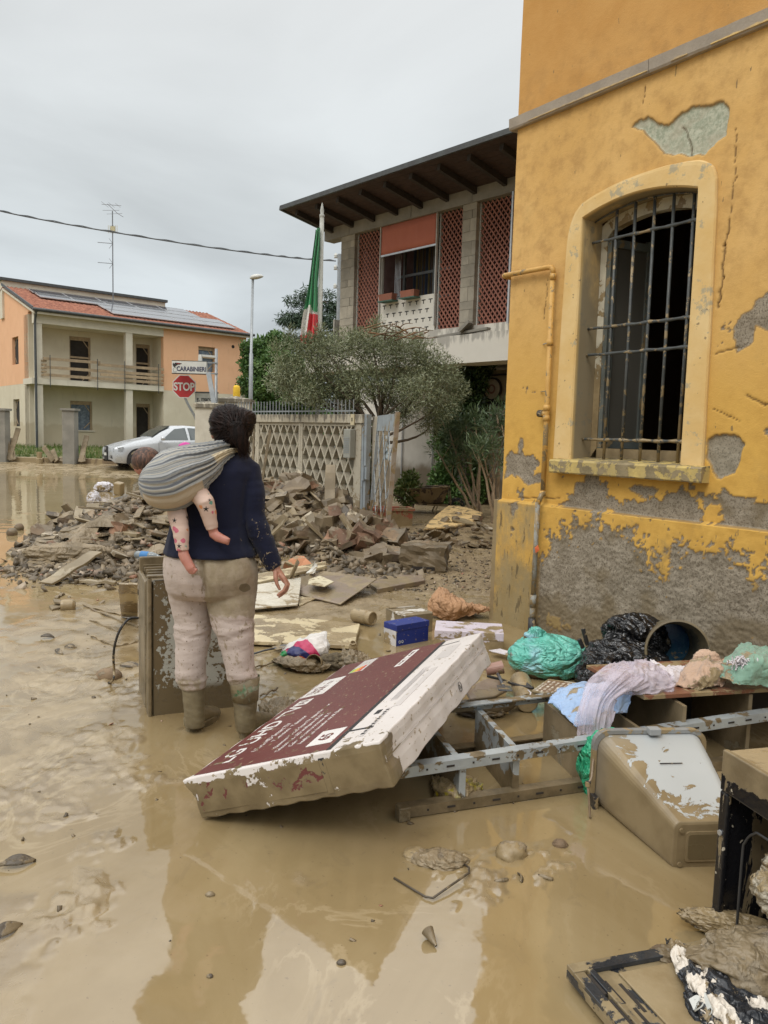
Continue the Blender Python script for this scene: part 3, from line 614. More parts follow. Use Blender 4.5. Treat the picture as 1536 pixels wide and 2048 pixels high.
# roof
RT = surf('roof_tile', (.40, .17, .105), (.20, .075, .05), 6.5, .85, .4, 20, var=0)
sl = math.tan(rad(17.5)); run = 5.3
ux = np.arange(-.12, 10.96, .035); vy = []; 
for kx in range(15): vy += [kx*.37, kx*.37+.36]
vy = np.array([q for q in vy if q <= run]); XX, VV = np.meshgrid(ux, vy)
kk = np.floor(VV/.37+1e-6); fr2 = (VV-kk*.37)/.37
ZZ = 6.74+(VV-.35)*sl+.055*np.abs(np.sin(XX*pi/.21+ (kk % 2)*.3))+.045*(1-fr2)+.008*(vnoise(XX*4.7, kk*3.3, 4)-.5)
o_ = npmesh('roof_tiles', np.stack([XX, VV-.35, ZZ], -1).reshape(-1, 3), gridfaces(len(ux), len(vy)), RT, PH, smooth=False); o_['kind'] = 'stuff'
mb = MB(); mb.prism([(-.33, 6.50), (-.33, 6.60), (run-.35, 6.72+(run-.35)*sl-.03), (run-.35, 6.62+(run-.35)*sl-.03)], -.10, 10.94, 'x'); mb.build('roof_deck', MBEI, PH)
mb = MB(); mb.tube([(-.16, -.40, 6.68), (10.98, -.40, 6.67)], .075, 10); mb.build('gutter', MGUT, PH)
mb = MB(); mb.beam((-.13, -.35, 6.74), (-.13, run-.35, 6.76+run*sl), .04, .12); mb.build('verge_trim', MGUT, PH)
mb = MB(); mb.tube([(-.0, -.40, 6.66), (.02, -.15, 6.35), (.02, -.08, 6.1), (.02, -.08, .3)], .055, 8); mb.build('downpipe', MGUT, PH)
# raised back wall with dark coping
mb = MB(); zt = 6.74+(run-.35)*sl
mb.bb((-.1, run-.33, 6.8), (8.35, run+.2, zt+.33)); mb.build('parapet_wall', MBEI, PH)
mb = MB(); mb.bb((-.2, run-.45, zt+.332), (8.45, run+.3, zt+.47)); mb.build('parapet_coping', MGUT, PH)
mb = MB(); mb.prism([(run-.35, zt-.1), (run-.35, zt), (9, 7.2), (9, 7.1)], -.1, 10.94, 'x'); mb.build('back_roof', RT, PH)
# solar panels
m = NM('solar_cell'); v = m.coord(); vx = m.sep(v)
gx = m.math('FRACT', m.math('MULTIPLY', vx[0], 6.0)); gl = m.step(m.math('ABSOLUTE', m.math('SUBTRACT', gx, .5)), .44, .47); 
m.set(col=m.mix(gl, (.06, .065, .08), (.20, .21, .22)), rough=.16, spec=.8, coat=.5); MSOL = m.m
MALU = surf('aluminium', (.55, .56, .57), (.45, .46, .47), 5, .35, metal=.6)
tilt = math.atan(sl)
def solar(x, d, w_=1.62, h_=1.0):
 M_ = Matrix.Translation((x, d-.35, 6.74+(d-.35)*sl+.16)) @ Matrix.Rotation(tilt, 4, 'X')
 a = MB(); a.bb((.02, .02, -.02), (w_-.02, h_-.02, .012)); f_ = MB()
 for p, q in (((0, 0, -.025), (w_, .019, .016)), ((0, h_-.019, -.025), (w_, h_, .016)), ((0, .02, -.025), (.019, h_-.02, .016)), ((w_-.019, .02, -.025), (w_, h_-.02, .016))): f_.bb(p, q)
 o = link('solar_panel', a.mesh('solar_panel', MSOL), PH, M_); g = link('frame', f_.mesh('frame', MALU), o); return o
for i in range(5): solar(.95+i*1.66, 3.85)
for i in range(5): solar(1.0+i*1.66, 2.80)
for i in range(5): solar(2.0+i*1.66, 1.75) if i else None
for i in range(4): solar(3.7+i*1.66, .70)
# antenna on the roof
def yagi(mb, c, L, n, d, size, r=.008):
 c = Vector(c); d = Vector(d).normalized(); u = Vector((0, 0, 1)).cross(d).normalized() if abs(d.z) < .9 else Vector((1, 0, 0))
 mb.tube([c, c+d*L], r*1.3, 5)
 for i in range(n): p = c+d*(L*(i+.5)/n); mb.tube([p-u*size*(1-.4*i/n), p+u*size*(1-.4*i/n)], r*.8, 4)
ap = AT(226, 583, 40.5); AY = 40.5
top = AT(220, 408, AY)
ant = thing('tv_antenna', 'tall thin television aerial mast with several arms on the orange house roof', 'antenna', (ap.x, ap.y, ap.z-.6))
MANT = surf('aerial_metal', (.22, .23, .24), (.16, .16, .17), 8, .5, metal=.4)
hA = top.z-ap.z+.6
mb = MB(); mb.tube([(0, 0, 0), (0, 0, hA-.35)], .028, 6); mb.build('mast', MANT, ant)
mb = MB(); yagi(mb, (-.55, 0, hA-.02), 1.0, 3, (1, 0, -.05), .5, .010); mb.tube([(-.25, 0, hA), (.25, 0, hA-.45), (.55, 0, hA-.62)], .014, 5); mb.tube([(-.5, 0, hA-.32), (.35, 0, hA-.30)], .010, 5); mb.tube([(-.3, 0, hA-.5), (.5, 0, hA-.45)], .009, 5); mb.build('top_aerial', MANT, ant)
mb = MB()
for i in range(6): mb.tube([(-.22+i*.09, 0, hA-1.05), (-.22+i*.09, 0, hA-1.45)], .012, 4)
mb.bb((-.1, -.03, hA-1.4), (.12, .03, hA-1.1)); mb.build('panel_aerial', surf('aged_plastic', (.55, .50, .32)), ant)
for dz in (1.95, 2.95): mb = MB(); yagi(mb, (0, 0, hA-dz), .75, 9, (-1, -.1, .03), .11, .010); mb.tube([(0, 0, hA-dz), (-.18, 0, hA-dz+.25)], .01, 4); mb.tube([(0, 0, hA-dz), (-.18, 0, hA-dz-.25)], .01, 4); mb.build('side_aerial', MANT, ant)
# ------------------------------------------------------------------ terrace building
TB = thing('terrace_building', 'two storey white building with brick red lattice screens, stone pillars and a dark overhanging roof', 'building', (2.446, 15.7, 0), rad(133))
# local x to the far left, y towards the street, z up
MWH = mudwall('white_render', (.70, .68, .63), (.60, .58, .53), .5, 1.0, 1.5, .9, (.20, .155, .10))
m = NM('stained_white'); v = m.coord(); z = m.sep(v)[2]
st_ = m.math('MULTIPLY', m.step(m.math('ADD', m.noise(3.5, m.scl(v, (1.6, 1, .35)), 7, .65), m.step(z, 3.35, 3.66, -.12, .10)), .50, .62), .6)
m.set(col=m.mix(st_, m.mix(m.noise(2, v), (.70, .67, .60), (.58, .55, .48)), (.22, .21, .19)), rough=.9, spec=.2); MSTW = m.m
MSOF = surf('brown_soffit', (.060, .036, .027), (.042, .025, .02), 4, .8, .5, 30)
MRAF = surf('rafter_wood', (.045, .036, .030), (.03, .025, .02), 5, .8)
MCON = surf('grey_concrete', (.27, .255, .22), (.20, .19, .165), 2.5, .9, .5, 30)
mb = MB(); mb.bb((-3, -.5, 3.11), (6.6, .16, 3.70)); mb.build('floor_slab', MSTW, TB)
mb = MB(); mb.bb((-3, -7, 3.2), (6.6, -.501, 3.5)); mb.build('floor_deck', MCON, TB)
mb = MB(); mb.bb((-3, -.30, 3.701), (6.4, -.02, 3.90)); mb.build('white_base', MSTW, TB)
mb = MB(); mb.bb((-3, -.30, 6.41), (6.07, .02, 6.72)); mb.build('top_beam', MCON, TB)
for x in (1.2, 3.0, 5.14): mb = MB(); mb.bb((x-.05, .021, 6.42), (x+.05, .03, 6.70)); mb.build('beam_joint', MCON, TB)
MBLKS = surf('stone_block', (.34, .31, .25), (.24, .22, .18), 3, .9, .4, 30, var=.35)
def pillar(x0, x1, y0, y1, z0, z1):
 z = z0; k = 0
 while z < z1-.05:
  h_ = min([.20, .26, .17, .30][k % 4], z1-z); sp = [(0, 1)] if k % 3 == 2 else [(0, [.45, .3, .62][k % 3]), ([.45, .3, .62][k % 3], 1)]
  for a, b in sp:
   mb = MB(); j = random.random()*.008; mb.bb((x0+(x1-x0)*a+.004, y0, z+.004), (x0+(x1-x0)*b-.004, y1-j, z+h_-.004)); mb.build('stone_block', MBLKS, TB)
  z += h_; k += 1
 mb = MB(); mb.bb((x0+.01, y0+.005, z0), (x1-.01, y1-.014, z1)); mb.build('pillar_core', MCON, TB)
pillar(4.90, 5.42, -.30, .0, 3.78, 6.41); pillar(1.03, 1.42, -.30, .0, 3.78, 6.41)
MLAT = surf('terracotta_lattice', (.30, .125, .085), (.22, .09, .065), 6, .8, .2, 40)
def lattice(x0, x1, z0, z1, y):
 p = .118; w_ = .030; vs = []; fs = []; mb = MB(); sl2 = 1.25
 W_, H_ = x1-x0, z1-z0
 for sgn in (1, -1):
  c = -H_/sl2-W_
  while c < W_+H_/sl2:
   pts = []
   # line x = c + sgn*t/sl2, z=t  clipped to the panel
   t0, t1 = 0, H_
   if sgn > 0: t0 = max(t0, -c*sl2); t1 = min(t1, (W_-c)*sl2)
   else: t0 = max(t0, (c-W_)*sl2); t1 = min(t1, c*sl2)
   if t1-t0 > .03:
    yy_ = y-(.012 if sgn > 0 else .033)
    mb.beam((x0+c+sgn*t0/sl2, yy_, z0+t0), (x0+c+sgn*t1/sl2, yy_, z0+t1), .02, w_)
   c += p
 o = mb.build('lattice_screen', MLAT, TB); o['kind'] = 'stuff'
 mb = MB()
 for a, b in (((x0-.03, y-.05, z0), (x0-.001, y+.01, z1)), ((x1+.001, y-.05, z0), (x1+.03, y+.01, z1))): mb.bb(a, b)
 mb.build('screen_frame', surf('pale_frame', (.5, .5, .47)) if 'pale_frame' not in bpy.data.materials else bpy.data.materials['pale_frame'], TB)
for a, b in ((4.03, 4.88), (1.45, 2.14), (.10, 1.0), (-2.5, .02)): lattice(a, b, 3.90, 6.41, -.12)
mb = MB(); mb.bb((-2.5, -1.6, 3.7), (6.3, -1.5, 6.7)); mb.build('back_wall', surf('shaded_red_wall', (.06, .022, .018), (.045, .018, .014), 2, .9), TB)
mb = MB(); mb.bb((6.0, -1.5, 3.7), (6.05, -.31, 4.5)); mb.build('end_parapet', MSTW, TB)
# shade cloth, balustrade, flower troughs, curtains
m = NM('shade_cloth'); v = m.coord(); m.set(col=m.mix(m.noise(1.5, v, 4), (.50, .165, .105), (.42, .13, .085)), rough=.8, normal=m.bump(m.wave(1.2, v, 2), .02, .3)); MSH = m.m
mb = MB(); mb.grid(lambda u, w_: (2.22+u*1.76, -.05+.012*sin(u*9)*(1-w_), 5.76+w_*.66), 24, 4); o = mb.build('shade_cloth', MSH, TB, smooth=True); o.modifiers.new('s', 'SOLIDIFY').thickness = .006
mb = MB(); mb.bb((2.2, -.07, 5.72), (4.0, -.03, 5.76)); mb.build('shade_bar', MALU, TB)
for x in (2.185, 4.0): mb = MB(); mb.bb((x-.012, -.08, 4.0), (x+.012, -.02, 6.41)); mb.build('bay_post', bpy.data.materials['pale_frame'], TB)
MPAR = surf('white_panel', (.66, .64, .58), (.58, .56, .50), 2, .7)
mb = MB(); mb.bb((2.20, -.14, 3.905), (3.985, -.07, 4.70)); par = mb.build('balustrade_panel', MPAR, TB)
MTH = surf('dark_slot', (.03, .028, .025))
for r_ in range(4):
 for k in range(8):
  x = 2.34+k*.215+(.10 if r_ % 2 else 0); z = 4.58-r_*.20
  if x > 3.9: continue
  mb = MB(); mb.bb((x-.06, -.069, z), (x+.06, -.0665, z+.022)); mb.bb((x-.013, -.069, z-.07), (x+.013, -.0665, z-.0005)); mb.build('t_slot', MTH, par)
MTER = surf('terracotta_pot', (.28, .105, .065), (.2, .08, .05), 5, .8)
for x, mm in ((3.60, MTER), (2.88, MTER)):
 t_ = thing('flower_trough', 'left brown flower trough hanging on the white balcony panel' if x > 3 else 'right brown flower trough with a green saucer on the white balcony panel', 'planter', TB.matrix_basis @ Vector((x, 0.05, 4.68)) if False else (0, 0, 0), 0, 'flower troughs on the balcony')
 t_.matrix_world = Matrix.Translation((2.446, 15.7, 0)) @ Matrix.Rotation(rad(133), 4, 'Z') @ Matrix.Translation((x, .06, 4.66))
 mb = MB(); mb.box((0, 0, .08), (.42, .16, .15), taper=1.1); mb.build('trough', mm, t_)
 mb = MB(); mb.bb((-.25, -.10, -.02), (.25, .10, .004)); mb.build('saucer', surf('green_tray', (.05, .12, .09)), t_)
 mb = MB(); mb.tube([(-.2, -.08, .0), (-.2, -.08, .1), (-.2, -.16, .1)], .008, 5); mb.tube([(.2, -.08, .0), (.2, -.08, .1), (.2, -.16, .1)], .008, 5); mb.build('hook', MGUT, t_)
m = NM('striped_curtain'); v = m.coord(); fx = m.math('FRACT', m.math('MULTIPLY', m.sep(v)[0], 7.5)); c = m.ramp(fx, [(0, (.025, .04, .075)), (.3, (.025, .04, .075)), (.34, (.14, .11, .045)), (.55, (.14, .11, .045)), (.6, (.06, .06, .055)), (.8, (.09, .055, .025)), (1, (.025, .04, .075))])
m.set(col=c, rough=.8); MCUR = m.m
mb = MB(); mb.grid(lambda u, w_: (2.85+u*.95, -.95+.03*sin(u*60), 4.3+w_*1.9), 60, 2); mb.build('striped_curtain', MCUR, TB, smooth=True)
mb = MB()
for a, b in (((2.20, -.60, 5.30), (3.98, -.55, 5.36)), ((2.20, -.60, 4.72), (3.98, -.55, 4.78)), ((3.68, -.60, 4.0), (3.74, -.545, 6.4)), ((2.68, -.60, 4.0), (2.76, -.545, 6.4))): mb.bb(a, b)
mb.build('inner_frame', MGUT, TB)
mb = MB()
for i in range(5): mb.tube([(3.78+i*.045, -.5, 4.7), (3.78+i*.045, -.5, 5.9)], .008, 4)
mb.build('inner_bars', MALU, TB)
# roof: rises towards the street
def RZ(y): return 6.735+(y+.0)*.17
ov = 1.32
mb = MB(); mb.add([(-3, -4, RZ(-4)), (6.07, -4, RZ(-4)), (6.07, ov, RZ(ov)), (-3, ov, RZ(ov)), (-3, -4, RZ(-4)+.02), (6.07, -4, RZ(-4)+.02), (6.07, ov, RZ(ov)+.02), (-3, ov, RZ(ov)+.02)], [(0, 1, 2, 3), (4, 5, 6, 7), (0, 1, 5, 4), (1, 2, 6, 5), (2, 3, 7, 6), (3, 0, 4, 7)]); mb.build('roof_panel', MGUT, TB)
nb_ = 15
for i in range(nb_):
 y0 = -1.0+i*(ov+1.0-.02)/nb_; y1 = y0+(ov+1.0)/nb_-.008
 mb = MB(); mb.add([(-3, y0, RZ(y0)-.045), (6.05, y0, RZ(y0)-.045), (6.05, y1, RZ(y1)-.045), (-3, y1, RZ(y1)-.045), (-3, y0, RZ(y0)-.002), (6.05, y0, RZ(y0)-.002), (6.05, y1, RZ(y1)-.002), (-3, y1, RZ(y1)-.002)], [(0, 1, 2, 3), (4, 5, 6, 7), (0, 1, 5, 4), (1, 2, 6, 5), (2, 3, 7, 6), (3, 0, 4, 7)]); mb.build('soffit_board', MSOF, TB)
for i in range(12):
 x = 5.75-i*.78
 mb = MB(); mb.beam((x, -1, RZ(-1)-.12), (x, ov-.18, RZ(ov-.18)-.10), .09, .14); mb.build('rafter', MRAF, TB)
mb = MB(); mb.beam((-3, ov+.03, RZ(ov)-.01), (6.10, ov+.03, RZ(ov)-.01), .06, .10); mb.beam((6.10, ov+.05, RZ(ov)-.01), (6.10, -4, RZ(-4)-.01), .06, .10); mb.build('roof_edge', MGUT, TB)
mb = MB(); mb.tube([(.06, .05, 6.4), (.06, .05, 3.85)], .03, 8); mb.build('downpipe', MALU, TB)
mb = MB(); mb.box((1.25, .10, 3.74), (1.5, .12, .05), rot=(0, rad(3), 0)); mb.beam((1.0, .1, 3.95), (1.2, .16, 3.76), .25, .06); mb.build('drain_flashing', MCON, TB)
# ground floor, set back
mb = MB(); mb.bb((3.95, -3.7, -.2), (9.4, -3.5, 3.18)); mb.build('set_back_wall', MWH, TB)
for x in (5.35, 6.6): mb = MB(); mb.tube([(x, -3.46, 0), (x, -3.46, 3.1)], .022, 6); mb.build('wall_pipe', MALU, TB)
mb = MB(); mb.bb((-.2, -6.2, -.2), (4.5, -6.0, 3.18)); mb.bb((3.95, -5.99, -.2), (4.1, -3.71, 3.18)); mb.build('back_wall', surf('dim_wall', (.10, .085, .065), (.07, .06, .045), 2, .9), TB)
mb = MB(); mb.bb((1.9, -1.2, -.2), (2.25, -.85, 3.108)); mb.build('ground_pillar', MCON, TB)
mb = MB(); mb.bb((5.0, -.40, -.2), (5.4, -.05, 3.108)); mb.build('ground_pillar', MCON, TB)
MBG = mudwall('beige_inner', (.36, .31, .22), (.30, .25, .18), .2, .6, 2, .8, (.18, .14, .09))
mb = MB(); mb.bb((.2, -1.7, 2.42), (2.15, -1.5, 3.108)); mb.build('entrance_wall', MBG, TB)
mb = MB(); mb.bb((1.28, -1.75, -.1), (2.12, -1.68, 2.30)); mb.build('white_door_panel', MWH, TB)
mb = MB(); mb.bb((.2, -1.6, 2.33), (2.1, -1.45, 2.415)); mb.bb((.2, -1.495, 2.98), (2.1, -1.46, 3.02)); mb.build('dark_rail', MDRK, TB)
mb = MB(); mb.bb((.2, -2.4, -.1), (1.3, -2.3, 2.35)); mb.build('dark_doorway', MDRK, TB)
Mem = Matrix.Translation((1.62, -1.47, 2.68)) @ Matrix.Rotation(rad(-90), 4, 'X') @ Matrix.Scale(.68, 4)
em = link('round_emblem', None, TB, Mem)
mb = MB(); mb.lathe([(0, .05), (.30, .05), (.33, .04), (.35, .0), (.35, -.05)], 32); mb.build('disc', surf('emblem_cream', (.46, .40, .30), (.36, .30, .22)), em, smooth=False)
mb = MB(); mb.lathe([(.335, .045), (.36, .06), (.385, .045), (.385, -.05)], 32); mb.build('rim', MDRK, em)
mb = MB(); mb.lathe([(.10, .051), (.10, .062), (.16, .062), (.16, .051)], 20); mb.build('crest', surf('emblem_rust', (.26, .13, .09)), em)
# ================================================================== STREET THINGS
MGALV = surf('galvanised_steel', (.33, .35, .36), (.26, .28, .29), 6, .45, .15, 50, metal=.35)
# street lamp
lp = AT(501, 830, 26); ltop = AT(503, 556, 26)
la = thing('street_lamp', 'slim grey street lamp with a rounded pale head behind the corner wall', 'street lamp', (lp.x, 26, float(zbase(0, 26))))
hh = ltop.z-la.location.z
mb = MB(); mb.tube([(0, 0, 0), (0, 0, hh*.62), (0, 0, hh*.62+.02), (.03, 0, hh)], [.075, .065, .045, .042], 10); mb.build('pole', MGALV, la, smooth=True)
m_ = surf('lamp_head', (.60, .60, .56), (.45, .45, .42), 5, .4)
mb = MB(); mb.M = Matrix.Translation((.13, 0, hh+.02)) @ Matrix.Rotation(rad(-10), 4, 'Y')
vs = [];
for i in range(11):
 t = i/10; r_ = math.sin(pi*min(1, max(0.02, t**.8)))**.5
 for k in range(12): a = 2*pi*k/12; vs.append((-.20+t*.46, .13*r_*cos(a), .095*r_*sin(a)*(1.15 if sin(a) > 0 else .6)))
mb.add(vs, [(i*12+k, i*12+(k+1) % 12, (i+1)*12+(k+1) % 12, (i+1)*12+k) for i in range(10) for k in range(12)]+[tuple(range(12)), tuple(10*12+k for k in range(12))]); mb.build('lamp_head', m_, la, smooth=True)
# yellow beacon near the lamp post
yp = AT(473, 802, 24); t_ = thing('yellow_beacon', 'small yellow warning beacon on the corner of the far wall', 'beacon', (yp.x, 24, yp.z))
mb = MB(); mb.lathe([(0.0, .0), (.09, .0), (.11, .05), (.11, .40), (.08, .47), (0, .49)], 12); mb.build('lens', surf('yellow_lens', (.75, .48, .03)), t_, smooth=True); mb = MB(); mb.lathe([(0, -.12), (.14, -.12), (.14, 0), (0, 0)], 12); mb.build('base', MBLK, t_)
# overhead cable
pts = []
for px, py in ((-60, 402), (0, 422), (120, 446), (260, 470), (400, 492), (520, 508), (600, 517), (672, 522)): pts.append(AT(px, py, 24+(px+60)/732*2.0))
def catm(P, n):
 o = []
 for i in range(len(P)-1):
  p0, p1, p2, p3 = P[max(i-1, 0)], P[i], P[i+1], P[min(i+2, len(P)-1)]
  for k in range(n):
   t = k/n; o.append(.5*((2*p1)+(p2-p0)*t+(2*p0-5*p1+4*p2-p3)*t*t+(3*p1-p0-3*p2+p3)*t**3))
 return o+[P[-1]]
mb = MB(); ext = [pts[0]+(pts[0]-pts[1])*8+Vector((0, 0, 1))]+pts; cp = catm(ext, 12); mb.tube(cp, .020, 6)
cp2 = [p+Vector((0, 0, .018))+Vector((.0, .0, .016*sin(i*1.3))) for i, p in enumerate(cp)]; mb.tube(cp2, .013, 5)
tag(mb.build('overhead_cable', surf('cable_grey', (.10, .11, .12), (.06, .065, .07))), 'thick dark twisted cable strung across the sky towards the white building', 'cable')
# cable pole by the white building
q = AT(677, 600, 26.2); t_ = thing('cable_pole', 'short steel cable pole with insulators left of the stone pillar', 'pole', (q.x, 26.2, .2))
ztp = AT(677, 508, 26.2).z-.2
mb = MB(); mb.tube([(0, 0, 0), (0, 0, ztp)], .06, 8); mb.build('pole', MGALV, t_); mb = MB()
for z_ in (.12, .5, 1.1): mb.tube([(-.18, 0, ztp-z_), (.18, 0, ztp-z_)], .02, 6); mb.lathe([(0, 0), (.05, .0), (.06, .08), (.03, .14), (0, .14)], 8, (-.12, 0, ztp-z_))
mb.build('insulators', m_, t_)
# flag pole + flag
fp0 = AT(641, 700, 14.6); ftop = AT(644.5, 405, 14.6)
t_ = thing('flagpole', 'pale grey pointed flagpole rising behind the olive tree', 'flagpole', (fp0.x-.03, 14.6, 0)); hz = ftop.z
dx_ = (ftop.x-fp0.x+.03)
mb = MB(); mb.tube([(0, 0, 0), (dx_*.3, 0, 1.6), (dx_, 0, hz-.26)], [.052, .050, .040], 14); mb.build('pole', surf('pole_white', (.42, .42, .38), (.32, .32, .28), 6, .6), t_, smooth=True)
mb = MB(); mb.M = Matrix.Translation((dx_, 0, 0)); mb.lathe([(.040, hz-.27), (.046, hz-.26), (.046, hz-.22), (.03, hz-.2), (.036, hz-.14), (.02, hz-.06), (.004, hz)], 14); mb.build('finial', surf('finial_grey', (.42, .43, .40)), t_, smooth=True)
# the flag hangs in folds: green on top, white, red
m = NM('tricolour'); v = m.coord('UV'); vx = m.sep(v)
cc = m.ramp(vx[0], [(0, (.010, .27, .085)), (.333, (.72, .70, .66)), (.667, (.66, .018, .028))]); 
m.n[-1]
for nd in m.n:
 if nd.type == 'VALTORGB': nd.color_ramp.interpolation = 'CONSTANT'
m.set(col=cc, rough=.8, sheen=.3); MFLAG = m.m
def flag():
 nu, nv = 46, 60; Vv = []; UV = []
 tp = AT(637, 455, 14.55); b = AT(627, 690, 14.55); H_ = tp.z-b.z
 for j in range(nv):
  t = j/(nv-1)                      # down the hanging length
  for i in range(nu):
   u = i/(nu-1)                  # across the folds
   wdt = (.085+.20*sstep(0, 1, t)) if True else 0
   xx = -u*wdt*1.0; fold = math.sin(u*pi*5.0+t*1.2)*(.045+.02*t)
   zt_ = t*H_*(1-.07*u*(1-t))+(.0)
   Vv.append((tp.x+.035+xx+(-.03)*t+.012*math.sin(t*9+u*3), 14.55+fold-.05, tp.z-zt_-(.16*u*(1-t)*.3) - (0.10*(1-u) if False else 0)))
   UV.append(((.2 if t < .70+.03*math.sin(u*7) else (.5 if (u > .62-.35*(t-.7)/.3*0 and t < .93) or t < .73 else .8)), u))
 o = npmesh('flag', Vv, gridfaces(nu, nv), MFLAG)
 uvl = o.data.uv_layers.new(name='UVMap'); li = np.zeros(len(o.data.loops), dtype=np.int32); o.data.loops.foreach_get('vertex_index', li)
 U = np.array(UV, dtype=np.float32)[li]; U[:, 0] = np.clip(U[:, 0]*1.0, 0.01, .99); uvl.data.foreach_set('uv', U.ravel()); return o
tag(flag(), 'limp green white and red flag hanging beside the pointed pole', 'flag')
# ------------------------------------------------------------------ letters
def txt(name, s, size, M, mat, parent=None, ext=.002, font=None, sx=1.0, bold=0.0, shear=0):
 cu = bpy.data.curves.new(name, 'FONT'); cu.body = s; cu.size = size; cu.extrude = ext; cu.offset = bold; cu.shear = shear
 cu.align_x = 'CENTER'; cu.align_y = 'CENTER'; ob = bpy.data.objects.new('tmp', cu); COL.objects.link(ob)
 dg = bpy.context.evaluated_depsgraph_get(); me = bpy.data.meshes.new_from_object(ob.evaluated_get(dg)); bpy.data.objects.remove(ob)
 me.materials.clear(); me.materials.append(mat); me.transform(Matrix.Diagonal((sx, 1, 1, 1)))
 return link(name, me, parent, M)
MWHT = surf('sign_white', (.62, .63, .60), (.54, .55, .52), 4, .45, .05)
MBLUE = surf('sign_navy', (.03, .035, .09)); MRED = surf('sign_red', (.42, .025, .025), (.34, .02, .022), 5, .4, .05); MBLACK = surf('ink_black', (.02, .02, .02))
# stop sign
s0 = AT(368.5, 773, 19.5); sb = AT(387, 885, 19.7)
t_ = thing('stop_sign', 'red octagonal stop sign on a bent grey pole', 'sign', (s0.x, s0.y, s0.z), rad(0))
R8 = .288; oc8 = lambda r: [(r*cos(pi/8+k*pi/4)/cos(pi/8), r*sin(pi/8+k*pi/4)/cos(pi/8)) for k in range(8)]
mb = MB(); mb.prism(oc8(R8), -.012, .012, 'y'); mb.build('white_border', MWHT, t_)
mb = MB(); mb.prism(oc8(R8*.92), -.016, -.0125, 'y'); mb.build('red_face', MRED, t_)
txt('stop_lettering', 'STOP', .27, Matrix.Translation((0, -.0185, -.015)) @ Matrix.Rotation(rad(90), 4, 'X'), MWHT, t_, sx=.80, bold=.008)
dxs = sb.x-s0.x; dzs = sb.z-s0.z
mb = MB(); mb.tube([(.0, .045, .20), (.0, .045, -.27), (.10, .045, -.47), (.245, .10, -.74), (.275, .12, -.84), (.275, .13, -1.0), (.25, .15, -3.2)], .032, 10); mb.build('bent_pole', MGALV, t_, smooth=True)
# carabinieri light box on its pole
cY = 19.2; cA = AT(345, 723, cY); cB = AT(414, 747, cY); ccx = (cA.x+cB.x)/2; ccz = (cA.z+cB.z)/2; cw = cB.x-cA.x; ch_ = .30
pole = AT(431, 800, cY)
t_ = thing('police_sign', 'white rectangular light box sign reading CARABINIERI on a grey pole', 'sign', (ccx, cY, ccz), 0)
mb = MB(); mb.bb((-cw/2, -.06, -ch_/2), (cw/2, .06, ch_/2)); mb.build('light_box', MWHT, t_, bevel=.008)
mb = MB(); mb.bb((-cw/2-.005, -.065, -ch_/2-.012), (cw/2, .065, -ch_/2-.001)); mb.bb((-cw/2, -.064, ch_/2+.001), (cw/2, .064, ch_/2+.010)); mb.build('box_trim', MBLACK, t_)
txt('sign_lettering', 'CARABINIERI', .155, Matrix.Translation((.055, -.063, -.045)) @ Matrix.Rotation(rad(90), 4, 'X'), MBLUE, t_, sx=.80, bold=.0035)
mb = MB(); fl = [(-.40, .02), (-.415, .07), (-.39, .10), (-.375, .07), (-.35, .105), (-.29, .10), (-.23, .095), (-.18, .09), (-.23, .065), (-.28, .06), (-.31, .04), (-.34, .02), (-.36, -.02)]
mb.prism([(x*.98, z) for x, z in fl], -.066, -.0605, 'y'); mb.build('flame_emblem', MBLACK, t_)
mb = MB(); mb.prism([(-.33, .082), (-.25, .085), (-.20, .08), (-.26, .07)], -.069, -.0665, 'y'); mb.build('flame_red', MRED, t_)
mb = MB(); mb.tube([(-.345+.05*cos(a), -.062, -.065+.055*sin(a)) for a in [rad(50+i*22) for i in range(13)]], .006, 5); mb.build('emblem_ring', surf('emblem_grey', (.35, .36, .36)), t_)
px_ = pole.x-ccx; zt_ = AT(431, 697, cY).z-ccz
mb = MB(); mb.tube([(px_, .05, zt_), (px_, .05, -ccz)], .035, 10); mb.build('pole', MGALV, t_, smooth=True)
for z_ in (.13, -.13): mb = MB(); mb.beam((cw/2, .0, z_), (px_+.05, .03, z_), .03, .03); mb.build('bracket', MGALV, t_)
mb = MB(); mb.box((.26, 0, .24), (.09, .10, .16), taper=.8); mb.beam((.3, .02, .30), (px_, .04, .28), .05, .05); mb.build('lamp_arm', MWHT, t_)
# leaning grey rail
a_ = AT(417, 745, 18.6); b_ = AT(432, 830, 18.4); mb = MB(); d_ = (b_-a_); mb.beam(a_, a_+d_*2.1, .055, .11, up=(1, 0, 0)); tag(mb.build('leaning_rail', MGALV), 'grey metal rail leaning in front of the police sign pole', 'rail')
# street name plate
n0 = AT(413, 796, 19.6); t_ = thing('street_name_sign', 'grey street name plate reading g. marconi behind the pole', 'sign', n0)
mb = MB(); mb.bb((-.29, -.01, -.115), (.29, .01, .115)); mb.build('plate', surf('plate_grey', (.40, .41, .37), (.34, .35, .32)), t_); mb = MB(); mb.bb((-.30, -.014, .117), (.30, .014, .155)); mb.build('top_edge', MGUT, t_)
txt('plate_lettering', 'g. marconi', .155, Matrix.Translation((.02, -.0135, -.03)) @ Matrix.Rotation(rad(90), 4, 'X'), MBLACK, t_, sx=.82, bold=.003)
mb = MB(); mb.tube([(.2, .05, -3), (.2, .05, .15)], .03, 8); mb.build('post', MGALV, t_)
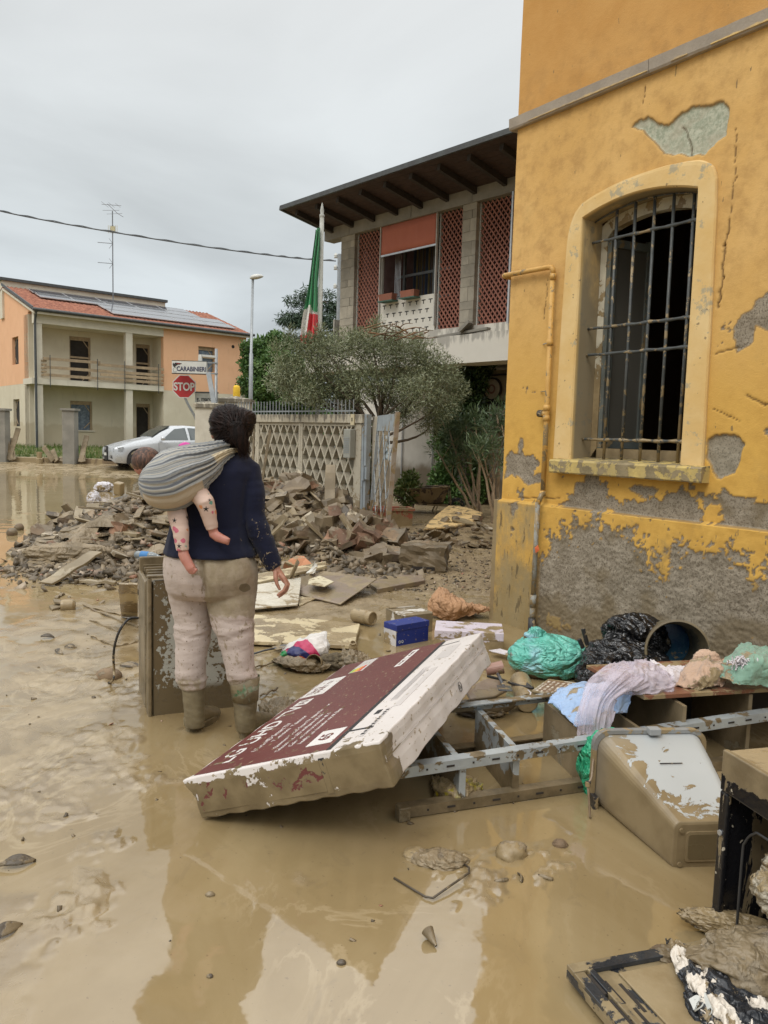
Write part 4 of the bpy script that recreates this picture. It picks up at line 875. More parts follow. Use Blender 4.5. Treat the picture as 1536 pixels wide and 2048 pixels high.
# ================================================================== FENCE, GATE, KERB, CAR
FO = Vector((-.438, 12.85, 0)); FR = rad(132)
FM = Matrix.Translation(FO) @ Matrix.Rotation(FR, 4, 'Z')
def place(o, M): o.matrix_world = M; return o
fe = thing('lattice_wall', 'weathered off-white concrete wall of open diamond blocks with a stained coping', 'fence', FO, FR)
m = NM('weathered_concrete'); v = m.coord('World'); z = m.sep(v)[2]
c = m.mix(m.step(m.noise(2.2, v, 6, .65), .3, .7), (.50, .455, .36), (.40, .36, .28)); c = m.mix(m.step(m.math('ADD', m.noise(9, v, 6, .7), m.step(z, .9, .2, 0, .22)), .60, .66, 0, .9), c, (.24, .185, .11))
st_ = m.step(m.math('ADD', m.noise(9, m.scl(v, (1.4, 1.4, .22)), 6, .65), m.step(z, 1.70, 1.9, -.10, .06)), .46, .58, 0, .85); c = m.mix(m.math('MULTIPLY', st_, m.step(z, 1.70, 1.76)), c, (.15, .135, .11))
m.set(col=c, rough=.92, spec=.2, normal=m.bump(m.noise(60, v, 5, .65), .008, .5)); MWC = m.m
for a, b in ((-.10, .30), (.305, 1.66), (1.665, 3.10), (3.105, 4.6)):
 mb = MB(); mb.bb((a, -.17, 1.742), (b, .04, 1.888)); mb.build('coping', MWC, fe, bevel=.008)
for a, b in ((-.05, .13), (1.60, 1.66), (1.665, 1.725), (3.05, 3.11), (3.115, 3.175), (4.5, 4.6)): mb = MB(); mb.bb((a, -.13, -.3), (b, .012, 1.740)); mb.build('panel_post', MWC, fe, bevel=.006)
def diamond(x0, x1, z0, z1):
 pw = .222; ph = .43; sl2 = ph/pw; mb = MB(); H_ = z1-z0; W_ = x1-x0
 for sgn in (1, -1):
  c = -H_/sl2-W_; c = math.floor(c/pw)*pw+.05
  while c < W_+H_/sl2:
   t0, t1 = 0, H_
   if sgn > 0: t0 = max(t0, -c*sl2); t1 = min(t1, (W_-c)*sl2)
   else: t0 = max(t0, (c-W_)*sl2); t1 = min(t1, c*sl2)
   if t1-t0 > .04: mb.beam((x0+c+sgn*t0/sl2, -.062+.0005*sgn, z0+t0), (x0+c+sgn*t1/sl2, -.062+.0005*sgn, z0+t1), .115-.002*sgn, .030)
   c += pw
 mb.bb((x0, -.119, z1), (x1, -.003, z1+.05)); mb.bb((x0, -.119, z0-.25), (x1, -.003, z0))
 o = mb.build('diamond_panel', MWC, fe); o['kind'] = 'stuff'
for a, b in ((.131, 1.598), (1.727, 3.048), (3.177, 4.498)): diamond(a, b, .05, 1.688)
mb = MB(); x = .25
while x < 4.5:
 mb.beam((x, -.06, 1.889), (x+random.uniform(-.004, .004), -.06, 2.13+random.random()*.02), .014, .014); x += .105
mb.beam((.2, -.06, 1.95), (4.5, -.06, 1.95), .012, .025); o = mb.build('spike_railing', MGALV, fe); o['kind'] = 'stuff'
t_ = thing('intercom', 'small cream intercom plate on the end of the wall coping', 'intercom', FM @ Vector((.13, .045, 1.80)), FR)
mb = MB(); mb.bb((-.045, 0, -.09), (.045, .02, .09)); mb.build('plate', surf('cream_plate', (.60, .52, .34), (.5, .43, .28)), t_); mb = MB(); mb.bb((-.008, .0202, -.03), (.012, .026, .03)); mb.build('button', MBLACK, t_)
t_ = thing('mailbox', 'grey ribbed metal mailbox on the end post of the diamond wall', 'mailbox', FM @ Vector((.17, .02, 1.40)), FR)
mb = MB(); mb.bb((-.09, 0, -.24), (.09, .12, .24)); mb.build('case', surf('mailbox_grey', (.33, .33, .29), (.27, .27, .23)), t_, bevel=.01)
mb = MB(); [mb.bb((-.07, .121, -.15+k*.03), (.07, .126, -.14+k*.03)) for k in range(9)]; o = mb.build('ribs', MGALV, t_); o['kind'] = 'stuff'
t_ = thing('gate_post', 'blue grey steel gate post with a lock box at the end of the wall', 'post', FM @ Vector((-.10, -.06, -.2)), FR)
MGT = surf('gate_grey', (.34, .38, .40), (.26, .29, .31), 5, .5, .2, 40, mud=.12, msc=5, zr=(.1, .8), zamt=.2, metal=.2)
mb = MB(); mb.bb((-.06, -.05, 0), (.0, .05, 2.09)); mb.bb((.003, -.04, 0), (.05, .06, 2.085)); mb.build('post', MGT, t_); mb = MB(); mb.bb((-.11, .01, 1.02), (-.062, .075, 1.22)); mb.bb((-.055, .052, 1.0), (-.005, .09, 1.25)); mb.build('lock_box', MGT, t_)
t_ = thing('concrete_gate_pillar', 'rough mossy concrete pillar just behind the steel gate post', 'pillar', FM @ Vector((-.22, -.26, -.2)), FR); mb = MB(); mb.bb((-.10, -.1, 0), (.10, .1, 2.06)); mb.build('pillar', MWC, t_, bevel=.01)
# gate leaf
gA = Vector((-.235, 12.2, 0)); gB = Vector((.045, 10.62, 0)); gl_ = (gB-gA).length; ga = math.atan2(gB.y-gA.y, gB.x-gA.x)
gt = thing('gate_leaf', 'open grey steel gate leaf with steep crossed bars standing in the rubble', 'gate', gA)
gt.rotation_euler = (0, 0, ga)
# the leaf leans: shear-like tilt about its length
gt.matrix_world = Matrix.Translation(gA) @ Matrix.Rotation(ga, 4, 'Z') @ Matrix.Rotation(rad(-3.5), 4, 'X')
def gb(a, b, name, mt=MGT): q = MB(); q.bb(a, b); return q.build(name, mt, gt)
gb((0, -.02, .04), (.05, .02, 1.86), 'stile'); gb((gl_-.10, -.022, -.05), (gl_-.052, .022, 1.88), 'stile'); gb((gl_-.05, -.03, -.05), (gl_, .03, 1.88), 'stile', surf('rusty_stile', (.27, .19, .12), (.30, .26, .21), 6, .7, .3, mud=.35))
gb((.051, -.012, 1.62), (gl_-.101, .012, 1.86), 'top_panel'); gb((.051, -.012, .04), (gl_-.101, .012, .34), 'bottom_panel')
for k in range(-2, 5):
 for s_ in (1, -1):
  x0 = .05+k*.49; x1 = x0+s_*.98; z0, z1 = .34, 1.62; lo, hi = .05, gl_-.10; t0, t1 = 0., 1.
  if s_ > 0: t0 = max(0, (lo-x0)/(x1-x0)); t1 = min(1, (hi-x0)/(x1-x0))
  else: t0 = max(0, (hi-x0)/(x1-x0)); t1 = min(1, (lo-x0)/(x1-x0))
  if t1-t0 > .08: q = MB(); q.beam((x0+(x1-x0)*t0, .006*s_, z0+(z1-z0)*t0), (x0+(x1-x0)*t1, .006*s_, z0+(z1-z0)*t1), .010, .032); q.build('diagonal_bar', MGT, gt)
q = MB()
for k in range(14): q.tube([(.05, -.02, .38+k*.09), (gl_-.1, -.02, .38+k*.09)], .0018, 3, cap=False)
for k in range(5): q.tube([(.07+k*(gl_-.18)/5, -.022, .34), (.07+k*(gl_-.18)/14, -.022, 1.62)], .0016, 3, cap=False)
o = q.build('wire_mesh', surf('rust_mesh', (.16, .12, .08), (.11, .09, .06))); o.parent = gt; o['kind'] = 'stuff'
t_ = thing('hanging_notice', 'pale crumpled notice hanging on the grey gate leaf', 'notice', (.0, 11.0, 1.40), ga); t_.matrix_world = gt.matrix_world @ Matrix.Translation((gl_*.48, -.04 if False else .03, 1.40))
mb = MB(); mb.grid(lambda u, w: (-.11+u*.22, .0+.012*sin(u*7+w*5), -.20+w*.36), 8, 10); o = mb.build('notice_sheet', surf('notice_paper', (.50, .55, .55), (.30, .38, .42), 18, .5, mud=.35, msc=12), t_, smooth=True); o.modifiers.new('s', 'SOLIDIFY').thickness = .004
# planks and planter by the gate
def plankthing(label, a, b, w_, h_, mat, up=(0, 0, 1), name='plank', cat='plank', group=None):
 mb = MB(); a = Vector(a); b = Vector(b); n = 8; t = (b-a).normalized(); up = Vector(up); sd = t.cross(up).normalized(); u = sd.cross(t); vs = []
 for i in range(n+1):
  p = a.lerp(b, i/n)-a+u*.006*sin(i*1.7+a.x*9); jw = w_*(1+.04*sin(i*2.3+a.y)); 
  for x_, y_ in ((-1, -1), (1, -1), (1, 1), (-1, 1)): vs.append(p+sd*(x_*jw/2)+u*(y_*h_/2)+Vector((random.uniform(-.003, .003),)*3))
 fs = [(i*4+q, i*4+(q+1) % 4, i*4+4+(q+1) % 4, i*4+4+q) for i in range(n) for q in range(4)]+[(3, 2, 1, 0), (n*4, n*4+1, n*4+2, n*4+3)]
 mb.add(vs, fs); o = mb.build(name, mat); o.location = a; bev(o, min(w_, h_)*.12, 1); return tag(o, label, cat, group)
MMW = surf('muddy_wood', (.24, .18, .11), (.15, .11, .07), 6, .75, .5, 40, mud=.75, msc=4, mcol=(.15, .113, .063), mcol2=(.26, .20, .12), mrough=.45, var=.3)
MMW2 = surf('wet_mud_board', (.45, .38, .26), (.30, .25, .17), 4, .6, .4, 40, mud=.85, msc=3, mcol=(.18, .138, .077), mcol2=(.30, .236, .142), mrough=.35, var=.25)
plankthing('upright muddy plank leaning in front of the diamond wall', (-.78, 10.9, .15), (-.80, 11.3, 1.10), .15, .03, MMW2, up=(0, 1, 0))
plankthing('dark thin stick leaning against the second diamond panel', (-2.35, 14.4, .3), (-2.18, 14.55, 1.60), .05, .03, MMW, up=(0, 1, 0)); plankthing('short dark slat beside the thin stick at the diamond wall', (-2.5, 14.5, .3), (-2.52, 14.75, 1.55), .035, .03, MMW, up=(0, 1, 0))
t_ = thing('plant_box', 'red brown terracotta plant box behind the open gate leaf', 'planter', (.12, 12.6, 0), rad(10))
MRP = surf('terracotta_box', (.34, .105, .06), (.26, .08, .05), 5, .7, mud=.3, msc=5, zr=(0, .3))
mb = MB(); mb.box((0, 0, .17), (.62, .34, .34), taper=1.06); mb.build('box', MRP, t_); mb = MB()
for a, b in (((-.35, -.20, .341), (.35, -.14, .38)), ((-.35, .14, .341), (.35, .20, .38)), ((-.35, -.139, .341), (-.29, .139, .38)), ((.29, -.139, .341), (.35, .139, .38))): mb.bb(a, b)
mb.build('rim', MRP, t_)
mb = MB(); mb.bb((-.28, -.13, .342), (.28, .13, .36)); mb.build('soil', MDRK, t_)
# corner pillars behind the woman
MPW = mudwall('white_pillar', (.62, .585, .50), (.52, .48, .40), .3, 1.0, 3, .8, (.25, .19, .12))
def pil(name, label, xa, xb, Y, zt, cap=True):
 a = AT(xa, 850, Y).x; b = AT(xb, 850, Y).x; t_ = thing(name, label, 'pillar', ((a+b)/2, Y, 0)); h = (b-a)/2; mb = MB(); mb.bb((-h, -.25, -.2), (h, .25, zt-.12)); mb.build('shaft', MPW, t_, bevel=.01)
 mb = MB(); mb.bb((-h-.04, -.29, zt-.118), (h+.04, .29, zt-.03)); mb.add([(-h-.04, -.29, zt-.029), (h+.04, -.29, zt-.029), (h+.04, .29, zt-.029), (-h-.04, .29, zt-.029), (0, 0, zt+.05)], [(0, 1, 4), (1, 2, 4), (2, 3, 4), (3, 0, 4), (3, 2, 1, 0)]); mb.build('cap', MWC, t_); return t_
pil('corner_pillar', 'white capped pillar beside the bent stop sign pole', 395, 441, 18.6, AT(415, 806, 18.6).z)
pil('far_pillar', 'higher grey capped pillar between the dark hair and the lamp post', 440, 502, 20.2, AT(470, 796, 20.2).z)
# kerb wall, garden, grass
MKERB = surf('muddy_kerb', (.17, .12, .07), (.23, .17, .10), 2, .8, .5, 15, mud=.5, msc=2)
mb = MB(); xk = [-34, -24.2, -16.5, -12.4, -9.0, -4.0]
for i in range(5): mb = MB(); mb.bb((xk[i]+.01, 27.95, .0), (xk[i+1]-.01, 28.2, .415+random.uniform(-.01, .01))); o = mb.build('kerb_wall', MKERB, bevel=.02); tag(o, kind='structure')
Sx, Sy = np.meshgrid(np.linspace(-36, -3, 90), np.linspace(28.1, 60, 60)); Zs = .38+.22*np.clip((Sy-28)/9, 0, 1)+.05*(fbm(Sx*.8, Sy*.8, 3, 9)-.5)
m = NM('garden_soil'); v = m.coord('World'); m.set(col=m.mix(m.step(m.noise(1.3, v, 6, .6), .4, .6), (.06, .10, .022), (.16, .135, .07)), rough=.95); MGS = m.m
tag(npmesh('garden_ground', np.stack([Sx, Sy, Zs], -1).reshape(-1, 3), gridfaces(90, 60), MGS), kind='structure')
def leafmat(name, cols, rough=.5, trans=.25, spec=.4):
 m = NM(name); t = m.attr('tint'); c = m.ramp(t, [(i/(len(cols)-1), c_) for i, c_ in enumerate(cols)]); m.set(col=c, rough=rough, spec=spec)
 tr = m.node('ShaderNodeBsdfTranslucent'); m.put(tr.inputs[0], c); mx = m.node('ShaderNodeMixShader'); mx.inputs[0].default_value = trans
 m.t.links.new(m.b.outputs[0], mx.inputs[1]); m.t.links.new(tr.outputs[0], mx.inputs[2]); m.t.links.new(mx.outputs[0], m.n['Material Output'].inputs[0]); return m.m
MGRS = leafmat('grass_blades', [(.05, .10, .02), (.10, .17, .035), (.17, .22, .06), (.24, .21, .09)])
def blades(name, X, Y, Z, h, wd, mat, label=None):
 n = len(X); a = np.random.rand(n)*2*pi; ln = np.random.randn(n, 2)*.3*h[:, None]; dx = np.cos(a)*wd; dy = np.sin(a)*wd
 V = np.empty((n, 3, 3)); V[:, 0] = np.stack([X-dx, Y-dy, Z], -1); V[:, 1] = np.stack([X+dx, Y+dy, Z], -1); V[:, 2] = np.stack([X+ln[:, 0], Y+ln[:, 1], Z+h], -1)
 t = np.repeat(np.random.rand(n), 3); o = npmesh(name, V.reshape(-1, 3), np.arange(3*n).reshape(-1, 3), mat, smooth=False, attrs={'tint': t}); return tag(o, label, kind='stuff')
n = 14000; X = np.random.rand(n)*22-27; Yg = 28.3+np.random.rand(n)**1.3*9; patch = fbm(X*.9, Yg*.9, 3, 55); keep_ = patch > .36; X, Yg = X[keep_], Yg[keep_]
blades('grass', X, Yg, .36+.22*np.clip((Yg-28)/9, 0, 1), .10+.14*np.random.rand(len(X)), .02, MGRS, 'short green grass of the garden behind the muddy kerb')
for xx, ww, lab in ((142.5, 24, 'grey concrete post standing on the muddy kerb in front of the cream wall'), (8, 20, 'grey concrete post on the kerb at the far left edge')):
 p = AT(xx, 915, 27.9); t_ = thing('concrete_post', lab, 'post', (p.x, 27.85, .2), group='concrete posts on the kerb'); h = ww/2*27.9/1540; zt = AT(xx, 817, 27.9).z-.2
 mb = MB(); mb.bb((-h, -.2, -.1), (h, .2, zt-.08)); mb.build('shaft', MCON, t_, bevel=.015); mb = MB(); mb.bb((-h-.05, -.25, zt-.078), (h+.05, .25, zt)); mb.build('cap', MCON, t_)
klab = ['broken board leaning left of the kerb post, tallest of three', 'middle board leaning left of the kerb post', 'small stub of board just left of the kerb post', 'tall thin board right behind the kerb post', 'short board at the right foot of the kerb post', 'tallest board leaning at the far left kerb post', 'second tall board at the far left kerb post', 'lowest board at the far left kerb post']
for px, py, dx, h in ((105, 915, -.5, .45), (112, 915, -.3, .35), (122, 917, .1, .2), (160, 915, .1, .9), (165, 915, -.15, .5), (22, 905, -.5, 1.2), (16, 905, .2, 1.1), (26, 905, -.3, .7)):
 p = AT(px, py, 27.7); plankthing(klab.pop(0), (p.x, 27.75, .3), (p.x+dx, 28.1, .35+h), .18, .04, MMW, up=(0, 1, 0), group='boards leaning at the kerb')
mb = MB(); p = AT(79, 925, 27.6); mb.lathe([(.0, 0), (.12, 0), (.12, .18), (.09, .2), (.10, .42), (.0, .43)], 10); o = mb.build('bollard_stub', MKERB); o.location = (p.x, 27.6, .2); tag(o, 'short muddy stub standing against the kerb wall', 'stub')
# ------------------------------------------------------------------ car
cp_ = AT(219, 915, 26.6); car = thing('parked_car', 'silver hatchback parked at the kerb facing left', 'car', (cp_.x, 26.35, .16))
car.rotation_euler = (0, 0, rad(34)); car.scale = (1, 1, 1.07)     # length axis: local +x runs to the rear
MCAR = surf('silver_paint', (.50, .52, .54), (.46, .48, .50), 1, .28, .0, metal=.35, spec=.6); MTYR = surf('tyre', (.02, .02, .02), mud=.3); m = NM('car_glass'); m.set(col=(.045, .06, .06), rough=.08, spec=.9); MCG = m.m
# side profile stations: x, z_bottom, z_belt, z_top, half width at belt, half width top
st = [(0.00, .30, .62, .66, .60, .52), (.08, .22, .66, .72, .74, .62), (.35, .20, .72, .80, .84, .74), (.75, .20, .78, .90, .875, .78), (1.15, .20, .84, .985, .88, .78), (1.30, .20, .87, 1.02, .88, .76), (1.65, .20, .90, 1.24, .88, .68), (2.05, .20, .92, 1.40, .88, .62), (2.6, .20, .94, 1.43, .88, .60), (3.2, .20, .96, 1.40, .88, .59), (3.7, .22, .97, 1.28, .86, .56), (4.0, .25, .96, 1.10, .82, .58), (4.2, .32, .90, .98, .72, .58)]
def sec(s_):
 x, zb, zl, zt, wb, wt = s_; P = []
 prof = [(wb*.92, zb), (wb*1.0, zb+.12), (wb*1.015, (zb+zl)/2), (wb, zl-.04), (wb*.965, zl+.01), (wt+(wb-wt)*.45, zl+(zt-zl)*.55), (wt, zt-.03), (wt*.7, zt+.005), (0, zt+.02)]
 for y_, z_ in prof: P.append((x, -y_, z_))
 for y_, z_ in prof[-2::-1]: P.append((x, y_, z_))
 return P
mb = MB(); vs = []; 
def interp(st, n):
 o = []
 for i in range(len(st)-1):
  for k in range(n): t = k/n; o.append(tuple(a+(b-a)*(t*t*(3-2*t)*.3+t*.7) for a, b in zip(st[i], st[i+1])))
 return o+[st[-1]]
ss = interp(st, 3); 
for s_ in ss: vs += sec(s_)
nn = 17; mb.add(vs, [(i*nn+k, i*nn+k+1, (i+1)*nn+k+1, (i+1)*nn+k) for i in range(len(ss)-1) for k in range(nn-1)]+[tuple(range(nn)), tuple((len(ss)-1)*nn+k for k in range(nn))]); mb.build('body', MCAR, car, smooth=True)
def cpan(name, pts, mat, off=-.012):
 mb = MB(); mb.prism(pts, off-.004, off); return mb.build(name, mat, car)
# side glass follows the tapering cabin side (camera side is -y)
def gq(name, pts, mat, sg):
 mb = MB(); P = []
 for x, z in pts:
  j = min(range(len(ss)), key=lambda i: abs(ss[i][0]-x)); s_ = ss[j]; t = max(0, min(1, (z-s_[2])/(max(.05, s_[3]-s_[2])))); 
  y_ = (s_[4]*.965)*(1-min(1, t/.55))+(s_[5]+(s_[4]-s_[5])*.45)*min(1, t/.55) if t < .55 else (s_[5]+(s_[4]-s_[5])*.45)*(1-(t-.55)/.45)+s_[5]*(t-.55)/.45
  P.append((x, sg*(y_+.012), z))
 mb.add(P+[(a, b-sg*.02, c) for a, b, c in P], [tuple(range(len(P))), tuple(range(2*len(P)-1, len(P)-1, -1))]+[(i, (i+1) % len(P), (i+1) % len(P)+len(P), i+len(P)) for i in range(len(P))]); return mb.build(name, mat, car)
for sg in (-1, 1):
 gq('side_window', [(1.62, .95), (1.95, 1.20), (2.12, 1.32), (2.50, 1.365), (2.56, .97)], MCG, sg); gq('side_window', [(2.64, .97), (2.60, 1.365), (3.1, 1.35), (3.42, 1.24), (3.5, 1.0)], MCG, sg)
mb = MB(); mb.add([(1.335, -.70, 1.045), (1.335, .70, 1.045), (1.98, .58, 1.40), (1.98, -.58, 1.40), (1.64, -.66, 1.245), (1.64, .66, 1.245)], [(0, 1, 5, 4), (4, 5, 2, 3)]); o = mb.build('windscreen', MCG, car); o.modifiers.new('s', 'SOLIDIFY').thickness = .02; o.modifiers['s'].offset = 1
mb = MB(); mb.box((-.02, 0, .50), (.06, .34, .46)); mb.build('grille', MBLACK, car, bevel=.03); mb = MB()
for s_ in (-1, 1): mb.box((.03, s_*.48, .40), (.06, .30, .13))
mb.build('lower_intake', MBLACK, car, bevel=.02)
for k in range(4): mb = MB(); mb.tube([(-.056, -.09+k*.06+.035*cos(a), .65+.035*sin(a)) for a in np.linspace(0, 2*pi, 13)], .005, 4); mb.build('badge_ring', MALU, car)
mb = MB(); mb.box((-.055, 0, .47), (.01, .30, .09)); mb.build('number_plate', MWHT, car)
m_hl = surf('headlight_glass', (.35, .37, .38), (.12, .13, .14), 12, .1, 0)
for s_ in (-1, 1): mb = MB(); mb.add([(.03, s_*.42, .64), (.055, s_*.66, .66), (.33, s_*.855, .72), (.30, s_*.85, .60), (.05, s_*.69, .55), (.02, s_*.46, .56)], [(0, 1, 4, 5), (1, 2, 3, 4)]); o = mb.build('headlight', m_hl, car); o.modifiers.new('s', 'SOLIDIFY').thickness = .03; o.modifiers['s'].offset = 0
for s_ in (-1, 1): mb = MB(); mb.lathe([(0, -.05), (.07, -.04), (.09, .02), (.06, .08), (0, .09)], 10, (1.62, s_*.99, .99)); mb.build('wing_mirror', MCAR, car, smooth=True)
for x in (.80, 3.38):
 for s_ in (-1, 1):
  M_ = Matrix.Translation((x, s_*.80, .31)) @ Matrix.Rotation(rad(90), 4, 'X'); w_ = link('wheel', None, car, M_)
  mb = MB(); mb.lathe([(.20, -.11), (.29, -.11), (.315, -.08), (.315, .08), (.29, .11), (.20, .11)], 24); mb.build('tyre', MTYR, w_); mb = MB(); mb.lathe([(0, .07), (.08, .09), (.20, .10), (.205, -.1), (0, -.1)], 20); mb.build('rim', MGALV, w_)
  mb = MB(); mb.M = Matrix.Translation((x, s_*.70, .30)); mb.lathe([(.0, -.1), (.365, -.10), (.365, .10), (0, .10)], 20, M=Matrix.Rotation(rad(90), 3, 'X')); 
  mb.M = Matrix(); 
for s_ in (-1, 1):
 for x in (.80, 3.38):
  mb = MB(); mb.prism([(x+.37*cos(a), .31+.37*sin(a)) for a in np.linspace(-.35, pi+.35, 16)], s_*.893, s_*.80, 'y'); mb.build('wheel_arch', MBLACK, car)
mb = MB(); mb.tube([(2.60, -.905, .30), (2.60, -.91, .9)], .004, 4); mb.tube([(1.52, -.905, .45), (1.50, -.905, .86)], .004, 4); o = mb.build('door_seam', MBLACK, car); mb = MB(); mb.box((2.42, -.905, .80), (.16, .03, .03)); mb.box((3.2, -.90, .82), (.14, .03, .03)); mb.build('door_handle', MCAR, car)
# a bit of pink fabric behind the sling: umbrella-like bag on the car side
p = AT(371, 890, 21); t_ = thing('pink_bundle', 'bright pink bundle standing far behind the sling near the silver car', 'bundle', (p.x, 21, 0)); mb = MB(); zt = AT(371, 884, 21).z
vs = []; mb.lathe([(.02, 0), (.12, .05), (.16, zt*.45), (.17, zt*.8), (.19, zt*.93), (.1, zt*.98), (0, zt)], 14); o = mb.build('bundle', surf('pink_cloth', (.60, .06, .32), (.45, .04, .25), 9, .7), t_, smooth=True)
# ================================================================== VEGETATION
def leafcloud(name, clumps, n, L, W, mat, parent=None, bias=.6, up=0., flat=.0, seed=1, jit=.3, cup=0.12, shell=.75):
 rng = np.random.RandomState(seed); C = np.array([c[:3] for c in clumps]); R = np.array([c[3:6] for c in clumps]); vol = (R.prod(1))**.75; k = rng.choice(len(C), n, p=vol/vol.sum())
 d = rng.randn(n, 3); d /= np.linalg.norm(d, axis=1)[:, None]; r = rng.rand(n)**(1/(1+3*shell)); 
 lump = .75+.5*vnoise(d[:, 0]*3.1+k*7.7, d[:, 2]*3.1+d[:, 1]*2.3, seed)
 P = C[k]+d*R[k]*(r*lump)[:, None]
 t = d*.7+rng.randn(n, 3)*bias; t[:, 2] += up; t /= np.linalg.norm(t, axis=1)[:, None]
 s = np.cross(t, rng.randn(n, 3)+np.array([0, 0, flat*3])); s /= np.linalg.norm(s, axis=1)[:, None]+1e-9; nn_ = np.cross(s, t)
 l = L*(1+jit*rng.randn(n))[:, None]; wv = W*(1+jit*.6*rng.randn(n))[:, None]
 V = np.empty((n, 4, 3)); V[:, 0] = P; V[:, 1] = P+t*l*.45+s*wv*.5+nn_*l*cup; V[:, 2] = P+t*l; V[:, 3] = P+t*l*.45-s*wv*.5+nn_*l*cup
 tint = np.clip(rng.rand(n)*.55+.45*vnoise(P[:, 0]*2.1+3, P[:, 2]*2.1+P[:, 1], seed+5), 0, 1)
 return npmesh(name, V.reshape(-1, 3), np.arange(4*n).reshape(-1, 4), mat, parent, smooth=False, attrs={'tint': np.repeat(tint, 4)})
def branch(mb, a, b, r0, r1, bend=.1, n=6, sides=6):
 a, b = Vector(a), Vector(b); L = (b-a).length; off = Vector((random.uniform(-1, 1), random.uniform(-1, 1), random.uniform(-.5, 1)))*bend*L; P = []
 for i in range(n+1): t = i/n; P.append(a.lerp(b, t)+off*math.sin(pi*t)+Vector((random.uniform(-1, 1), random.uniform(-1, 1), 0))*L*.012)
 mb.tube(P, [r0+(r1-r0)*i/n for i in range(n+1)], sides); return P
MBARK = surf('bark', (.16, .125, .09), (.09, .07, .05), 9, .9, .8, 30); MBARKL = surf('pale_bark', (.34, .255, .165), (.20, .145, .095), 12, .85, .8, 30, mud=.25, msc=5)
MBARKD = surf('grey_twigs', (.13, .10, .065), (.24, .13, .06), 3, .9, .8, 30)
# olive tree
OY = 13.7; ot = thing('olive_tree', 'grey green olive tree with a wide crown behind the diamond wall', 'tree', (AT(760, 900, OY).x, OY, 0)); ox, oy = ot.location.x, OY
cl = []
for px, py, dy, r in ((585, 752, .1, .33), (622, 722, .0, .40), (660, 705, .3, .40), (700, 690, -.1, .40), (745, 690, .2, .45), (790, 700, .0, .45), (835, 712, .3, .45), (872, 742, 0, .45), (902, 780, .2, .38), (880, 815, 0, .32), (835, 785, -.2, .5), (780, 770, .1, .5), (725, 765, -.1, .5), (670, 765, .2, .45), (620, 780, 0, .36), (580, 790, .2, .26), (700, 815, .2, .30), (800, 825, .1, .34), (860, 850, .2, .25), (556, 765, .2, .24), (566, 735, .1, .26), (600, 700, .2, .28), (640, 690, .1, .3), (640, 800, .1, .3)):
 p = AT(px, py, OY+dy); cl.append((p.x-ox, dy, p.z, r, r*1.2, r*.80))
MOL = leafmat('olive_leaf', [(.085, .100, .048), (.17, .195, .10), (.29, .32, .195), (.50, .53, .39)], .45, .15)
leafcloud('crown', cl, 42000, .062, .014, MOL, ot, bias=.9, up=.25, seed=11, shell=.35)
cl2 = [(a+random.uniform(-.35, .35), b, c+random.uniform(.1, .35), .16, .16, .20) for a, b, c, *_ in cl]; leafcloud('outer_shoots', cl2, 7000, .065, .013, MOL, ot, bias=.5, up=.9, seed=15, shell=.2)
mb = MB(); T0 = Vector((0, 0, 0)); F1 = Vector((-.05, 0, 1.5)); branch(mb, T0, F1, .11, .085, .05)
for c in cl: branch(mb, F1+Vector((random.uniform(-.05, .05), 0, random.uniform(-.1, .3))), (c[0], c[1], c[2]), .035, .008, .18, 7, 5)
mb.build('trunk', MBARK, ot, smooth=True)
mb = MB(); q_ = AT(805, 668, 13.3)
for k in range(16): branch(mb, (q_.x-ox+random.uniform(-.7, .5), -.4, q_.z+random.uniform(-.12, .12)), (q_.x-ox+random.uniform(-.6, .6), -.42, q_.z+random.uniform(-.1, .2)), .014, .004, .2, 5, 4)
mb.build('broken_branches', MBARKD, ot, smooth=True)
# cedar and leafy tree in the distance
CY = 44; ct = thing('cedar_tree', 'dark blue green cedar with drooping layers behind the flagpole', 'tree', (AT(630, 850, CY).x, CY, .5)); cxx = ct.location.x; cl = []; mb = MB(); mb.tube([(0, 0, 0), (.1, 0, 9.2)], [.35, .05], 8)
rng = random.Random(5)
for k in range(150):
 t = rng.random()**.75; zz = 9.6-7.6*t+(-.5); ra = .7+4.3*t**.8; a = rng.uniform(0, 2*pi); rr_ = ra*rng.uniform(.45, 1.05)
 x, y = rr_*cos(a)*1.15+.3*t, rr_*sin(a); z = zz-.25*rr_*.5; cl.append((x, y, z, .75-.2*(1-t), .75, .26)); 
 if k % 3 == 0: mb.tube([(0, 0, z+.1), (x*.5, y*.5, z+.25), (x, y, z)], [.06, .04, .015], 4)
MCE = leafmat('cedar_needles', [(.020, .040, .022), (.040, .072, .040), (.075, .115, .062)], .6, .05)
leafcloud('crown', cl, 42000, .22, .05, MCE, ct, bias=.6, up=-.5, seed=21, shell=.35); mb.build('trunk', MBARK, ct)
TY = 30; lt = thing('leafy_tree', 'bright green leafy tree to the right of the street lamp', 'tree', (AT(540, 850, TY).x, TY, .2)); tx = lt.location.x; cl = []
for px, py, r in ((505, 700, .45), (530, 690, .5), (560, 685, .45), (515, 730, .6), (550, 730, .7), (585, 740, .6), (505, 770, .5), (540, 780, .8), (580, 790, .7), (515, 820, .6), (560, 830, .7), (600, 820, .6), (498, 735, .3), (545, 672, .3), (620, 780, .6)):
 p = AT(px, py, TY); cl.append((p.x-tx, random.uniform(-.6, .6), p.z-.2, r, r*1.3, r*.85))
MLT = leafmat('broad_leaf', [(.025, .065, .014), (.060, .125, .030), (.120, .205, .058), (.18, .28, .09)], .5, .2)
leafcloud('crown', cl, 22000, .15, .09, MLT, lt, bias=.9, seed=31, shell=.5); mb = MB(); branch(mb, (0, 0, 0), (0, 0, 2.5), .16, .1); mb.build('trunk', MBARK, lt)
